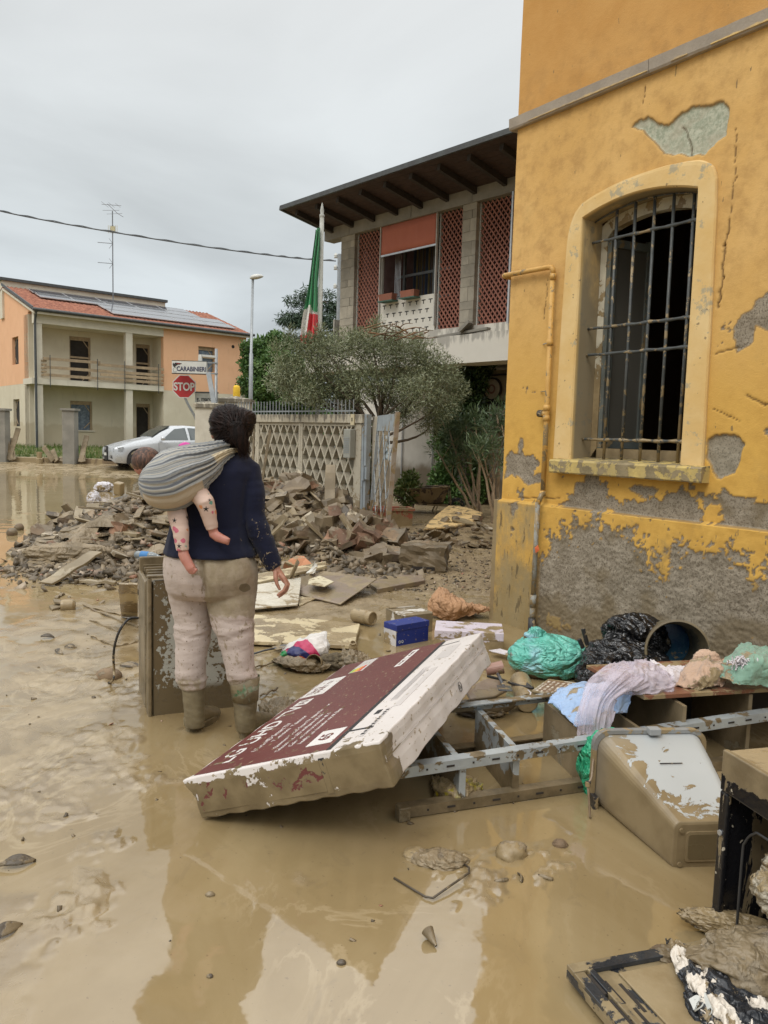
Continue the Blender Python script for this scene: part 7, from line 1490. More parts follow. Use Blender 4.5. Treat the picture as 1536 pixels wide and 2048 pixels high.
# cylinders and jars
def cyl(name, label, cat, a, b, r, mat, prof=None, parts=None, n=24):
 a, b = Vector(a), Vector(b); t = (b-a); L = t.length; q = t.to_track_quat('Z', 'Y'); th_ = thing(name, label, cat, a); th_.rotation_euler = q.to_euler()
 mb = MB(); mb.lathe(prof(r, L) if prof else [(0, 0), (r*.93, 0), (r, .006), (r, L-.006), (r*.93, L), (0, L)], n); mb.build('body', mat, th_, smooth=False, bevel=.002)
 return th_
MJ = surf('muddy_jar', (.20, .155, .09), (.26, .205, .12), 5, .4, .3, 40, mud=.6, msc=6, mrough=.28)
g1_ = G(716, 1248, .0); j_ = cyl('muddy_jar', 'mud coated jar lying at the corner of the large cream board', 'jar', g1_+Vector((-.04, .06, .065)), g1_+Vector((.12, -.07, .065)), .06, MJ, lambda r, L: [(0, 0), (r*.8, 0), (r, .02), (r, L*.72), (r*.86, L*.78), (r*.86, L*.80), (r*.97, L*.81), (r*.97, L), (r*.8, L+.002), (r*.78, L-.012), (0, L-.012)])
g1_ = G(706, 1308); cyl('small_jar', 'small round muddy jar standing below the cream board corner', 'jar', g1_+Vector((0, .02, .02)), g1_+Vector((.0, -.02, .09)), .032, MJ, lambda r, L: [(0, 0), (r*.8, 0), (r, .02), (r, L*.6), (r*.7, L*.8), (r*.7, L), (r*.5, L), (r*.45, L-.02), (0, L-.02)])
# colourful bag
m = NM('printed_bag'); v = m.coord('Generated'); s3 = m.sep(v); X_, Z_ = s3[0], s3[2]
def circ(cx, cz, r): return m.step(m.math('SQRT', m.math('ADD', m.math('POWER', m.math('SUBTRACT', X_, cx), 2), m.math('POWER', m.math('MULTIPLY', m.math('SUBTRACT', Z_, cz), .62), 2))), r+.006, r-.006)
c = m.mix(m.step(m.noise(5, v, 4), .3, .7), (.66, .63, .60), (.52, .49, .46)); c = m.mix(m.math('MULTIPLY', circ(.42, .10, .46), m.step(X_, .0, .001)), c, (.42, .016, .085)); c = m.mix(circ(.43, .12, .30), c, (.018, .022, .11)); c = m.mix(circ(.46, .12, .155), c, (.72, .13, .012)); gr_ = m.math('MULTIPLY', m.step(X_, .20, .195), m.step(Z_, .38, .36)); c = m.mix(gr_, c, (.012, .22, .06))
mk = m.step(m.math('ADD', m.noise(8, v, 6, .65), m.step(Z_, .25, 0, 0, .18)), .66, .69); c = m.mix(mk, c, MUD); m.set(col=c, rough=.4, normal=m.bump(m.noise(7, v, 4), .01, .5)); MCBG = m.m
bA, bB, bC, bD = AT(560, 1320, 5.15), AT(655, 1320, 5.10), AT(640, 1270, 5.16), AT(565, 1304, 5.16)
def bagnet(off): return [[bA+off*.3, AT(585, 1325, 5.08)+off*.6, AT(615, 1325, 5.04)+off*.6, bB+off*.3], [AT(560, 1312, 5.15)+off*.6, AT(585, 1308, 5.06)+off, AT(620, 1302, 5.04)+off, AT(656, 1298, 5.1)+off*.6], [bD, AT(588, 1290, 5.16), AT(617, 1277, 5.15), bC+Vector((.03, 0, 0))]]
o = patch('colourful_bag', 'crumpled white bag printed with magenta, navy and orange circles', 'bag', bagnet(Vector((0, 0, 0))), MCBG, 50, 36, .012, 2, 3, 71, .004, .004, .004); 
# tie bag back so that it has volume
o2 = patch('bag_back', None, None, [[p+Vector((0, .10, -.0)) for p in r] for r in bagnet(Vector((0, .02, 0)))], surf('bag_white', (.62, .60, .57)), 24, 16, .012, 2, 3, 72); o2.parent = o
patch('white_wrapper', 'white scrap of plastic behind the colourful bag', 'wrapper', [[AT(563, 1306, 5.25), AT(580, 1304, 5.25), AT(594, 1300, 5.25)], [AT(566, 1296, 5.27), AT(582, 1288, 5.27), AT(598, 1284, 5.27)]], bpy.data.materials['white_plastic'], 14, 10, .004)
# muddy clothes by the bag
g = lambda x, y, z=0.0: G(x, y, z)
patch('muddy_shirt', 'mud soaked cloth spread in front of the colourful bag', 'cloth', [[g(545, 1326, .01), g(575, 1335, .03), g(610, 1341, .02), g(640, 1345, .01)], [g(552, 1318, .02), g(585, 1322, .06), g(620, 1326, .07), g(660, 1334, .03)], [g(570, 1312, .01), g(600, 1312, .03), g(640, 1314, .04), g(670, 1318, .02)]], MCL, 60, 40, .018, 3, 4, 81)
patch('muddy_trousers_pile', 'crumpled mud soaked garment under the small round jar', 'cloth', [[g(680, 1336, .01), g(700, 1340, .03), g(725, 1338, .02), g(738, 1332, .01)], [g(682, 1318, .06), g(702, 1322, .10), g(722, 1322, .06), g(740, 1324, .02)], [g(690, 1300, .06), g(702, 1302, .10), g(714, 1306, .05), g(728, 1312, .02)]], MCL, 60, 60, .022, 3, 4, 83)
blob('wire_wool', 'dark tangled scrubby clump between the muddy clothes', 'clump', G(668, 1326, .03), (.10, .06, .045), surf('dark_tangle', (.07, .055, .035), (.14, .11, .065), 30, .9, 1, 60), amp=.35, fr=5, seed=3)
t_ = cyl('muddy_cup', 'shallow muddy cup tipped on its side beside the tangled clump', 'cup', G(634, 1330, .04)+Vector((0, .04, 0)), G(634, 1330, .04)+Vector((-.02, -.05, .03)), .055, MJ, lambda r, L: [(0, 0), (r*.6, 0), (r*.9, L*.4), (r, L), (r*.93, L), (r*.8, L*.45), (0, L*.15)])
def ladle(label, pts, r, hd, mat):
 t_ = thing('spatula', label, 'kitchen tool', pts[0]); b0 = Vector(pts[0]); mb = MB(); mb.tube([Vector(p)-b0 for p in pts], r, 8); mb.build('handle', mat, t_, smooth=True); 
 q = MB(); e = Vector(pts[-1])-b0; d = (Vector(pts[-1])-Vector(pts[-2])).normalized(); q.M = Matrix.Translation(e+d*hd[0]*.5) @ d.to_track_quat('X', 'Z').to_matrix().to_4x4(); q.box((0, 0, 0), hd); q.build('blade', mat, t_, bevel=.004); return t_
MDP = surf('dark_plastic', (.055, .06, .07), (.08, .085, .09), 8, .35, .1, mud=.25, msc=9)
ladle('dark grey spatula lying on the mud left of the colourful bag', [G(500, 1310, .02), G(528, 1301, .02), G(548, 1297, .025)], .007, (.17, .09, .006), MDP)
ladle('dark grey plastic spatula leaning on the steel shelving frame', [G(988, 1336, .12), G(998, 1352, .16), G(1007, 1372, .20)], .010, (.13, .075, .008), MDP)
plankthing('dark stick lying at the edge of the cream board', G(505, 1336, .01), G(560, 1322, .02), .012, .010, MMW)
# blue shoe box, muddy box, lilac box, paper bag
def pbox(name, label, cat, A, B, D, h, mat, extra=None):
 """A,B front bottom corners, D back left bottom"""
 A, B, D = Vector(A), Vector(B), Vector(D); u = (B-A); w_ = u.length; u.normalize(); v = Vector((-u.y, u.x, 0)); d_ = abs((D-A).dot(v)); t_ = thing(name, label, cat, A); t_.matrix_world = Matrix(((u.x, v.x, 0, A.x), (u.y, v.y, 0, A.y), (0, 0, 1, A.z), (0, 0, 0, 1)))
 return t_, w_, d_
MBX = surf('navy_card', (.010, .024, .17), (.012, .030, .20), 3, .45, .1, 30, speck=.3, mud=.0)
t_, w_, d_ = pbox('shoe_box', 'dark blue cardboard box standing upright in the mud', 'box', G(793, 1293), G(856, 1281), G(768, 1284), .15, MBX); hB = .158
mb = MB(); mb.bb((0, 0, -.01), (w_, d_, hB-.045)); mb.build('box_body', MBX, t_); mb = MB(); mb.bb((-.004, -.004, hB-.044), (w_+.004, d_+.004, hB)); mb.build('lid', MBX, t_, bevel=.002)
mb = MB(); mb.bb((-.0065, .0, .0), (-.0045, d_, hB-.045)); mb.build('white_end', surf('white_card', (.62, .60, .60), mud=.25), t_)
for k in range(2): mb = MB(); mb.tube([(.028+k*.026+.008*cos(a), -.002, .03+.010*sin(a)) for a in np.linspace(0, 2*pi, 13)], .0018, 5); mb.build('printed_mark', MWHT, t_)
MMB = surf('muddy_white_carton', (.62, .59, .54), (.5, .47, .42), 6, .5, .2, mud=.45, msc=6, mcol=(.17, .13, .075), mcol2=(.25, .195, .12))
t_, w_, d_ = pbox('small_carton', 'muddy white carton just behind the dark blue box', 'box', G(803, 1270), G(866, 1263), G(793, 1258), .15, MMB); mb = MB(); mb.box((w_/2, .14, .075), (w_, .26, .15)); mb.build('carton', MMB, t_, bevel=.004); mb = MB(); mb.tube([(0, .02, .152), (0, .26, .156), (w_, .26, .152), (w_, .02, .15)], .006, 5); mb.build('carton_edge', MMB, t_)
MLL = surf('lilac_card', (.60, .54, .60), (.52, .47, .53), 5, .5, .1, mud=.3, msc=9, zr=(0, .12))
t_ = thing('lilac_box', 'pale lilac box partly hidden behind the top of the large carton', 'box', G(868, 1300)); t_.rotation_euler = (0, 0, -.10); mb = MB(); mb.bb((0, 0, -.01), (.50, .30, .145)); mb.build('box_body', MLL, t_, bevel=.004); mb = MB(); mb.bb((0.0, -.003, .09), (.5, .303, .149)); mb.build('lid', MLL, t_, bevel=.003)
q = G(905, 1296, .2); cyl('black_bottle', 'small black bottle neck sticking up above the lilac box', 'bottle', q+Vector((0, -.15, -.15)), q+Vector((0, -.15, .055)), .017, MDP)
m = NM('brown_paper'); v = m.coord(); c = m.mix(m.step(m.noise(5, v, 5, .6), .3, .7), (.42, .235, .12), (.33, .18, .09)); c = m.mix(m.step(m.noise(3.2, v, 7, .65), .60, .66), c, (.15, .10, .055)); m.set(col=c, rough=.75, normal=m.bump(m.crease(6), .04, .8)); MPB = m.m
patch('paper_bag', 'crumpled brown paper bag lying between the yard and the yellow corner', 'bag', [[AT(857, 1222, 6.55), AT(880, 1236, 6.45), AT(905, 1240, 6.4), AT(930, 1232, 6.45), AT(955, 1225, 6.5), AT(980, 1223, 6.5)], [AT(862, 1198, 6.6), AT(885, 1205, 6.42), AT(908, 1212, 6.38), AT(930, 1214, 6.45), AT(952, 1216, 6.5), AT(978, 1220, 6.52)], [AT(878, 1179, 6.75), AT(890, 1182, 6.7), AT(905, 1193, 6.65), AT(925, 1203, 6.65), AT(948, 1211, 6.62), AT(975, 1218, 6.55)], [AT(870, 1200, 6.95), AT(890, 1205, 6.95), AT(910, 1212, 6.9), AT(930, 1218, 6.85), AT(950, 1222, 6.7), AT(972, 1222, 6.6)]], MPB, 90, 60, .022, 3, 3, 91, .003, .008, .008)
# ---------------------------------------------------------------- television carton, propped on the shelving
Lc, Wc, Tc = 1.525, .864, .173; Oc = Vector((-.751, 2.950, .163)); I_ = Vector((.356, .934, .029)); J_ = Vector((.874, -.344, .343)); K_ = Vector((.331, -.097, -.939))
I_.normalize(); J_ = (J_-I_*J_.dot(I_)).normalized(); Zl = J_.cross(I_); MC_ = Matrix(((J_.x, I_.x, Zl.x, Oc.x), (J_.y, I_.y, Zl.y, Oc.y), (J_.z, I_.z, Zl.z, Oc.z+.004), (0, 0, 0, 1)))
tv = thing('tv_carton', 'big maroon and white television carton lying tilted with a mud caked front end', 'carton'); tv.matrix_world = MC_
def cartonmat(name, col, col2, base=.0, rough=.5):
 m = NM(name); v = m.coord(); s3 = m.sep(v); x, y, z = s3
 c = m.mix(m.step(m.noise(2, v, 4), .3, .7), col, col2); n = m.noise(7.5, v, 9, .68, .5); n2 = m.noise(30, v, 5, .6)
 face = m.step(z, -.006, -.016); rgt = m.math('MULTIPLY', m.step(x, Wc-.003, Wc-.0005), face)
 front = m.math('MULTIPLY', m.step(y, .02, .002), face)
 t = m.math('ADD', n, m.math('MULTIPLY', front, .12)); t = m.math('ADD', t, m.math('MULTIPLY', m.math('MULTIPLY', front, m.step(z, -.09, -.17)), .12)); t = m.math('ADD', t, m.math('MULTIPLY', m.math('MULTIPLY', front, m.step(x, .70, .78)), .25)); t = m.math('SUBTRACT', t, m.math('MULTIPLY', m.math('MULTIPLY', front, m.step(z, -.035, -.018)), .12))
 t = m.math('ADD', t, m.math('MULTIPLY', m.math('MULTIPLY', rgt, m.step(y, .24, .04)), .34)); t = m.math('SUBTRACT', t, m.step(y, .02, .30, 0, .12))
 mk = m.step(m.math('ADD', t, m.math('MULTIPLY', m.math('SUBTRACT', n2, .5), .30)), .565, .578)
 sp = m.step(m.noise(46, m.scl(v, (1, .6, 1)), 2, .5), .665, .68); drip = m.step(m.noise(28, m.scl(v, (1.2, .35, 1), (0, 0, .5)), 3, .6), .68, .70)
 mc = m.mix(m.step(m.noise(9, v, 6), .35, .65), (.150, .112, .060), (.215, .165, .092)); lc = m.mix(m.noise(9, v), (.33, .26, .165), (.26, .20, .12))
 c = m.mix(m.math('MULTIPLY', m.math('MAXIMUM', sp, drip), .85), c, lc); c = m.mix(mk, c, mc)
 bt = m.step(z, -.1715, -.1725); c = m.mix(bt, c, (.055, .042, .026)); m.set(col=c, rough=m.mix(mk, (rough,)*3, (.30,)*3), spec=.4, normal=m.bump(m.math('ADD', m.math('MULTIPLY', mk, 1.0), m.math('MULTIPLY', n2, .5)), .005, .5)); return m.m  # underside: mud coloured extra dark to deepen the shade beneath the carton
MCW = cartonmat('white_carton', (.66, .62, .60), (.60, .56, .53)); MCM = cartonmat('maroon_print', (.125, .036, .034), (.145, .044, .040), rough=.38); MCK = cartonmat('black_print', (.02, .02, .022), (.03, .03, .03)); MCP = cartonmat('pale_print', (.58, .54, .52), (.50, .47, .45)); MCT = cartonmat('white_letter', (.70, .68, .66), (.66, .64, .62))
bm = bmesh.new(); nx, ny, nz = 26, 44, 6; vs = {}
def cv(i, j, k):
 if (i, j, k) not in vs:
  x, y, z = Wc*i/nx, Lc*j/ny, -Tc*k/nz; bulge = .008*sin(pi*j/ny*3+i)*0; p = Vector((x, y, z))
  if k == nz: p.z += .004*sin(i*1.9+j*.7)
  if i in (0, nx): p.x += .003*sin(j*1.1)+(-.004 if k in (2, 3) else 0)*(1 if i else -1)
  if j == 0: p.y += .002*sin(i*.5)+(.004 if k in (0, nz) else 0)
  if i == 0 and j == 0 and k <= 2: p += Vector((-.03, -.012, 0))*(1-k*.35)
  vs[(i, j, k)] = bm.verts.new(p)
 return vs[(i, j, k)]
for i in range(nx):
 for j in range(ny):
  for k in (0, nz): bm.faces.new((cv(i, j, k), cv(i+1, j, k), cv(i+1, j+1, k), cv(i, j+1, k)))
for k in range(nz):
 for i in range(nx):
  for j in (0, ny): bm.faces.new((cv(i, j, k), cv(i+1, j, k), cv(i+1, j, k+1), cv(i, j, k+1)))
 for j in range(ny):
  for i in (0, nx): bm.faces.new((cv(i, j, k), cv(i, j+1, k), cv(i, j+1, k+1), cv(i, j, k+1)))
bmesh.ops.recalc_face_normals(bm, faces=bm.faces); o = bmobj('carton_body', bm, MCW, tv, smooth=False); bev(o, .006, 2)
def flat(name, pts, mat, z0=.0006, z1=.0014): mb = MB(); mb.prism(pts, z0, z1, 'z'); return mb.build(name, mat, tv)
flat('maroon_top', [(.012, .02), (.635, .02), (.635, Lc-.012), (.012, Lc-.012)], MCM)
flat('black_stripe', [(.6355, .015), (.655, .015), (.655, Lc-.01), (.6355, Lc-.01)], MCK)
flat('black_stripe', [(.6555, .19), (.76, .185), (.76, .20), (.6555, .205)], MCK); flat('black_stripe', [(.6555, Lc-.12), (.76, Lc-.10), (.76, Lc-.09), (.6555, Lc-.11)], MCK)
flat('grey_text_block', [(.735, .10), (.755, .10), (.755, .42), (.735, .42)], MCP); flat('grey_text_block', [(.70, .52), (.735, .52), (.735, 1.0), (.70, 1.0)], MCP); flat('grey_text_block', [(.755, .42), (.79, .42), (.79, .95), (.755, .95)], MCP); flat('grey_text_block', [(.71, 1.12), (.79, 1.12), (.79, 1.36), (.71, 1.36)], MCP); flat('black_logo', [(.69, .36), (.715, .36), (.715, .41), (.69, .41)], MCK)
for k in range(11): mb = MB(); mb.bb((.735+.0025*(k % 3), .12+k*.026, .0015), (.752-.002*(k % 2), .135+k*.026, .0021)); mb.build('printed_line', MCK, tv)
for k in range(4): mb = MB(); mb.bb((.705+k*.008, .53, .0015), (.708+k*.008, .97-.05*(k % 2), .0021)); mb.build('printed_line', surf('grey_ink', (.38, .36, .36)) if 'grey_ink' not in bpy.data.materials else bpy.data.materials['grey_ink'], tv)
flat('white_label', [(.02, .93), (.16, .93), (.16, 1.22), (.02, 1.22)], MCT, .0015, .0022); flat('white_label', [(.15, 1.26), (.24, 1.26), (.24, 1.50), (.15, 1.50)], MCP, .0015, .0022)
for k, c_ in enumerate(((.30, .5, .12), (.62, .52, .05), (.68, .28, .04), (.55, .06, .04))): flat('colour_bar', [(.155+.018*k, 1.265), (.170+.018*k, 1.265), (.170+.018*k, 1.33+.015*k), (.155+.018*k, 1.33+.015*k)], surf('bar_colour_%d' % k, c_), .0023, .0029)
flat('white_label', [(.50, .10), (.615, .10), (.615, .26), (.50, .26)], MCT, .0015, .0022); flat('white_label', [(.47, 1.16), (.51, 1.16), (.51, 1.30), (.47, 1.30)], MCT, .0015, .0022); flat('white_label', [(.47, 1.31), (.51, 1.31), (.51, 1.47), (.47, 1.47)], MCT, .0015, .0022)
def ltx(s, x, y, size, mat=MCT, sx=1.0, z=.0018, bold=0): 
 M_ = Matrix(((0, -1, 0, x), (1, 0, 0, y), (0, 0, 1, z), (0, 0, 0, 1))); return txt('lettering', s, size, M_, mat, tv, ext=.0003, sx=sx, bold=bold)
ltx('LG UHD TV', .095, .44, .118, sx=1.12, bold=.002); mb = MB(); mb.bb((.055, .79, .0015), (.135, .875, .0023)); mb.build('ai_badge', MCT, tv); ltx('AI', .095, .832, .07, MCM, z=.0026); ltx('ThinQ', .10, .0, .001); 
bpy.data.objects.remove(bpy.data.objects['lettering.002']) if 'lettering.002' in bpy.data.objects else None
ltx('Ultra HD Smart TV', .205, .34, .040, sx=1.0); ltx('Televisore   Televisor', .25, .42, .034)
for k, (y0, L_) in enumerate(((.12, .62), (.10, .50), (.14, .42), (.10, .55))): ltx(['Quantum HD LED Smart TV Alpha Processor', 'Televisor HD LED intelligente 4K Display', 'Color LED avec processeur 4K TV', 'Intelligenter Fernseher mit 4K Display'][k], .315+k*.042, y0+L_/2, .028)
ltx('65', .555, .18, .075, MCM, z=.0026, bold=.002); ltx('ThinQ', .06, 1.02, .05, MCM, z=.0026); ltx('SMART TV', .10, 1.07, .045, MCM, z=.0026); ltx('AI ThinQ', .49, 1.23, .024, MCM, z=.0026); ltx('4K HDR', .49, 1.39, .026, MCM, z=.0026)
mb = MB(); mb.bb((.02, -.0015, -.145), (.60, .0045, -.03)); mb.build('maroon_front', MCM, tv); mb = MB(); mb.bb((.601, -.0015, -.155), (.625, .0045, -.02)); mb.build('black_front_stripe', MCK, tv)
M_ = Matrix(((0, 0, 1, Wc+.0015), (1, 0, 0, .95), (0, 1, 0, -.115), (0, 0, 0, 1))); mb = MB(); mb.M = M_
mb.tube([(.022*cos(a), .022*sin(a), .0) for a in np.linspace(0, 2*pi, 17)], .0016, 4); mb.tube([(-.008, -.01, 0), (-.008, .012, 0), (.008, .0, 0), (.008, -.012, 0)], .0014, 4); mb.build('recycling_mark', MCK, tv)
mb = MB(); mb.bb((Wc+.0005, .02, -.074), (Wc+.0025, Lc-.02, -.070)); mb.build('side_crease', MCP, tv)
# ---------------------------------------------------------------- appliance behind the woman
ap_ = thing('kitchen_appliance', 'mud streaked grey metal appliance cabinet standing behind the woman', 'appliance', (-1.232, 4.045, 0), rad(23))
m = NM('scoured_metal'); v = m.coord(); s3 = m.sep(v)
n = m.noise(5, v, 9, .66, .5); f = m.noise(34, v, 5, .65); ctr = m.math('MULTIPLY', m.step(m.math('ABSOLUTE', m.math('SUBTRACT', s3[2], .36)), .34, .12), m.step(m.math('ABSOLUTE', m.math('SUBTRACT', s3[0], .24)), .24, .08))
t = m.math('ADD', m.math('MULTIPLY', n, .45), m.math('ADD', m.math('MULTIPLY', f, .62), m.math('MULTIPLY', ctr, .14))); mk = m.step(t, .600, .612)
c = m.mix(mk, m.mix(m.noise(7, v, 6), (.115, .082, .042), (.165, .122, .064)), m.mix(m.noise(12, v), (.36, .37, .33), (.44, .44, .40))); lo = m.step(s3[2], .17, .12); c = m.mix(lo, c, (.135, .102, .055))
m.set(col=c, rough=m.mix(mk, (.35,)*3, (.5,)*3), normal=m.bump(m.math('SUBTRACT', m.math('MULTIPLY', f, .5), mk), .005, .7)); MSM = m.m
MMD = surf('mud_coated', (.14, .108, .062), (.19, .15, .09), 4, .4, .5, 30, mud=.6, msc=7, mcol=(.12, .09, .048), mcol2=(.22, .17, .10), mrough=.3)
mb = MB(); mb.bb((.012, .0, -.02), (.50, .02, .745)); mb.build('front_panel', MSM, ap_, bevel=.004)
mb = MB(); mb.bb((0.004, .021, -.02), (.50, .48, .70)); mb.build('cabinet', MMD, ap_, bevel=.006)
for y0, y1, hh_ in ((-.012, .03, .76), (.045, .06, .74), (.075, .095, .735), (.12, .48, .72)): mb = MB(); mb.bb((-.02+random.uniform(-.004, .004), y0, -.02), (.003, y1, hh_)); mb.build('side_strip', MMD, ap_, bevel=.006)
mb = MB(); mb.bb((-.02, -.012, .7605), (.52, .03, .775)); mb.build('top_lip', MMD, ap_, bevel=.005)
mb = MB(); mb.bb((.003, .0305, .70), (.50, .12, .735)); mb.build('top_bar', MMD, ap_, bevel=.005)
for k in range(6): mb = MB(); mb.bb((.02+k*.085, .13, .72), (.05+k*.085, .44, .742)); mb.build('grille_slat', MMD, ap_)
for k in range(4): mb = MB(); mb.bb((.0, .15+k*.085, .743), (.5, .165+k*.085, .762)); mb.build('grille_bar', MMD, ap_)
mb = MB(); mb.bb((-.015, .46, .70), (.5, .49, .80)); mb.build('back_rim', MMD, ap_, bevel=.005)
# power cord
pts = [AT(276, 1236, 4.5), AT(258, 1238, 4.45), AT(241, 1258, 4.42), AT(231, 1284, 4.42), AT(227, 1312, 4.45), AT(228, 1340, 4.5), AT(227, 1358, 4.46), G(218, 1366, .006), G(205, 1364, .004)]
mb = MB(); mb.tube(catm(pts, 6), .0075, 8); tag(mb.build('power_cord', MBLK, smooth=True), 'black power cord arching from the appliance down to a muddy lump', 'cord')
blob('mud_lump', 'smooth mud covered lump under the black power cord', 'lump', G(217, 1352, .015), (.085, .055, .05), MRB, amp=.08, fr=1.5, seed=4, ridged=False, flat=-.03)
blob('mud_lump', 'tiny muddy scrap beside the lump with the cord', 'lump', G(193, 1357, .005), (.028, .02, .018), MRB3, amp=.2, fr=2, seed=5, sub=3)
polyslab('leaning_board', 'yellowish muddy panel leaning behind the appliance', 'board', [(238, 1165, .46), (276, 1166, .46), (276, 1232, .02), (243, 1230, .02)], .015, MCB1)
j_ = cyl('sunk_jar', 'muddy jar floating in the flood water at the left', 'jar', G(122, 1212, .03), G(152, 1211, .03), .055, MJ, lambda r, L: [(0, 0), (r*.9, 0), (r, .02), (r, L*.8), (r*.7, L*.95), (0, L)])
polyslab('floating_scrap', 'small board scrap floating left of the sunk jar', 'board', [(98, 1211, .02), (118, 1206, .02), (127, 1212, .02), (104, 1218, .02)], .02, MMW); polyslab('floating_scrap', 'thin board scrap behind the sunk jar', 'board', [(106, 1197, .05), (122, 1199, .05), (122, 1205, .05), (108, 1203, .05)], .02, MMW)
for lab, a, b, w_ in (('dark slat floating behind the appliance', (170, 1210), (245, 1229), .05), ('long thin batten floating behind the appliance', (182, 1218), (275, 1254), .018), ('half sunk lath in the water left of the cord', (180, 1240), (236, 1262), .012), ('lath edge floating towards the appliance base', (231, 1293), (275, 1284), .012), ('fine stick meeting the lath near the appliance', (182, 1272), (228, 1292), .008), ('muddy pole lying at the left heap edge', (112, 1195), (128, 1186), .03)):
 plankthing(lab, G(*a, .012), G(*b, .012), w_, .014, MMW, name='batten', cat='batten')
plankthing('long pale board sloping off the left heap into the water', G(92, 1168, .02), G(193, 1104, .26), .17, .025, MMW2)
plankthing('muddy slab of board at the water edge below the left heap', G(92, 1118, .03), G(125, 1117, .04), .14, .05, MMW2); plankthing('second pale batten floating below the left heap', G(160, 1162, .03), G(232, 1165, .03), .06, .03, MMW2)
plankthing('low muddy board beside the left foot of the heap', G(150, 1128, .05), G(205, 1100, .20), .09, .05, MMW)
for k, (px, py, s_, lab) in enumerate(((24, 1066, .075, 'left of two round muddy balls floating left of the heap'), (38, 1056, .07, 'right of two round muddy balls floating left of the heap'))): blob('mud_ball', lab, 'ball', G(px, py, .03), (s_, s_, s_), MRB, amp=.02, fr=1, seed=20+k, sub=4, ridged=False)
blob('blanket_roll', 'long roll of muddy blanket lying on the near edge of the left heap', 'blanket', G(140, 1108, .12), (.42, .12, .11), MCL, rz=.16, amp=.16, fr=2.6, seed=31)
for k in range(9): polyslab('folded_sheet', 'layer %s of the muddy folded sheets at the water edge' % ['one, the lowest,', 'two', 'three', 'four', 'five', 'six', 'seven', 'eight', 'nine, the topmost,'][k], 'sheet', [(48+k*3, 1138-k*7, .01+k*.022), (75+k*3, 1142-k*7, .01+k*.022), (108+k*3, 1133-k*7, .03+k*.02), (96+k*4, 1118-k*5, .08+k*.018), (64+k*3, 1124-k*6, .03+k*.02)], .012, MCL, group='muddy folded sheets')
# bottle, white cloths, red bin on heap
def bottle(label, c, rz, ty):
 t_ = thing('plastic_bottle', label, 'bottle', c); t_.rotation_euler = (rad(90), ty, rz); m_ = surf('clear_plastic', (.45, .50, .52), (.35, .40, .42), 8, .12, trans=.5) if 'clear_plastic' not in bpy.data.materials else bpy.data.materials['clear_plastic']
 mb = MB(); mb.lathe([(0, 0), (.04, 0), (.045, .02), (.045, .20), (.03, .26), (.014, .29), (.014, .31), (0, .31)], 16); mb.build('body', m_, t_, smooth=True); mb = MB(); mb.lathe([(.0462, .07), (.0462, .17)], 16); mb.build('blue_label', surf('blue_label', (.06, .22, .50)), t_, smooth=True)
bp = G(272, 1042, .55); bottle('plastic water bottle with a blue label on the left debris heap', (bp.x, bp.y, hz(bp.x, bp.y)+.14), rad(72), .1)
def onheap(px, py, zt): 
 for _ in range(6): p = G(px, py, zt); zt = hz(p.x, p.y)+.05
 return p
p = onheap(210, 978, .5); blob('white_rag', 'crumpled white cloth near the top of the left debris heap', 'rag', p+Vector((0, -.1, .06)), (.17, .12, .10), surf('white_cloth', (.62, .60, .64), (.5, .48, .5), 5, .8, mud=.25), amp=.3, fr=2.5, seed=41); p = onheap(190, 1000, .5); blob('white_rag', 'torn white cloth hanging lower on the left debris heap', 'rag', p+Vector((0, -.05, .04)), (.10, .08, .12), bpy.data.materials['white_cloth'], amp=.4, fr=3, seed=42)
p = onheap(241, 985, .6); t_ = thing('red_canister', 'red plastic canister half buried near the top of the left heap', 'canister', p+Vector((0, -.1, .10))); t_.rotation_euler = (.2, .15, -.3); mb = MB(); mb.box((0, 0, 0), (.20, .18, .30)); mb.build('body', surf('red_plastic', (.36, .05, .03), (.30, .045, .03), 4, .5, mud=.85, msc=4), t_, bevel=.03)
# ---------------------------------------------------------------- shelving unit
SO = Vector((.11, 2.99, 0)); SR = math.atan2(.347, .938); SM = Matrix.Translation(SO) @ Matrix.Rotation(SR, 4, 'Z')
sh = thing('steel_shelving', 'toppled steel shelving unit half sunk in the mud with slotted rails', 'shelving'); sh.matrix_world = SM
MST = surf('slotted_steel', (.42, .46, .47), (.31, .34, .36), 5, .42, .3, 40, mud=.30, msc=9, mcol=(.14, .108, .062), mcol2=(.24, .185, .11), metal=.35, zr=(.03, .14), zamt=.25)
MSHB = surf('muddy_shelf_board', (.27, .235, .165), (.20, .17, .12), 5, .45, .3, 30, mud=.72, msc=4, mcol=(.15, .115, .065), mcol2=(.25, .195, .12), mrough=.3)
def rail(a, b, name='rail', w_=.045, t_=.006, holes=True, flip=1):
 """L-shaped slotted angle"""
 a, b = Vector(a), Vector(b); d = (b-a).normalized(); mb = MB(); up = Vector((0, 0, 1)); s_ = d.cross(up).normalized()
 mb.beam(a+up*w_/2, b+up*w_/2, t_, w_); mb.beam(a-s_*flip*w_/2*1.0-s_*flip*t_*.52+up*(w_-t_/2), b-s_*flip*w_/2-s_*flip*t_*.52+up*(w_-t_/2), w_, t_); o = mb.build(name, MST, sh)
 if holes:
  L = (b-a).length; q = MB(); k = .12
  while k < L-.05: p = a+d*k+s_*(t_*.5+.0015)+up*w_*.5; q.beam(p-d*(.004 if int(k*10) % 2 else .018), p+d*(.004 if int(k*10) % 2 else .018), .002, .008); k += .105
  h_ = q.build('rail_slots', MDRK, o); h_['kind'] = 'stuff'
 return o
rail((-.01, 0, .005), (2.3, -.02, .005)); rail((-.02, .0, .175), (2.3, -.01, .225)); rail((.30, .52, .215), (2.3, .50, .24), flip=-1); rail((.30, .54, .0), (2.3, .54, .0), flip=-1)
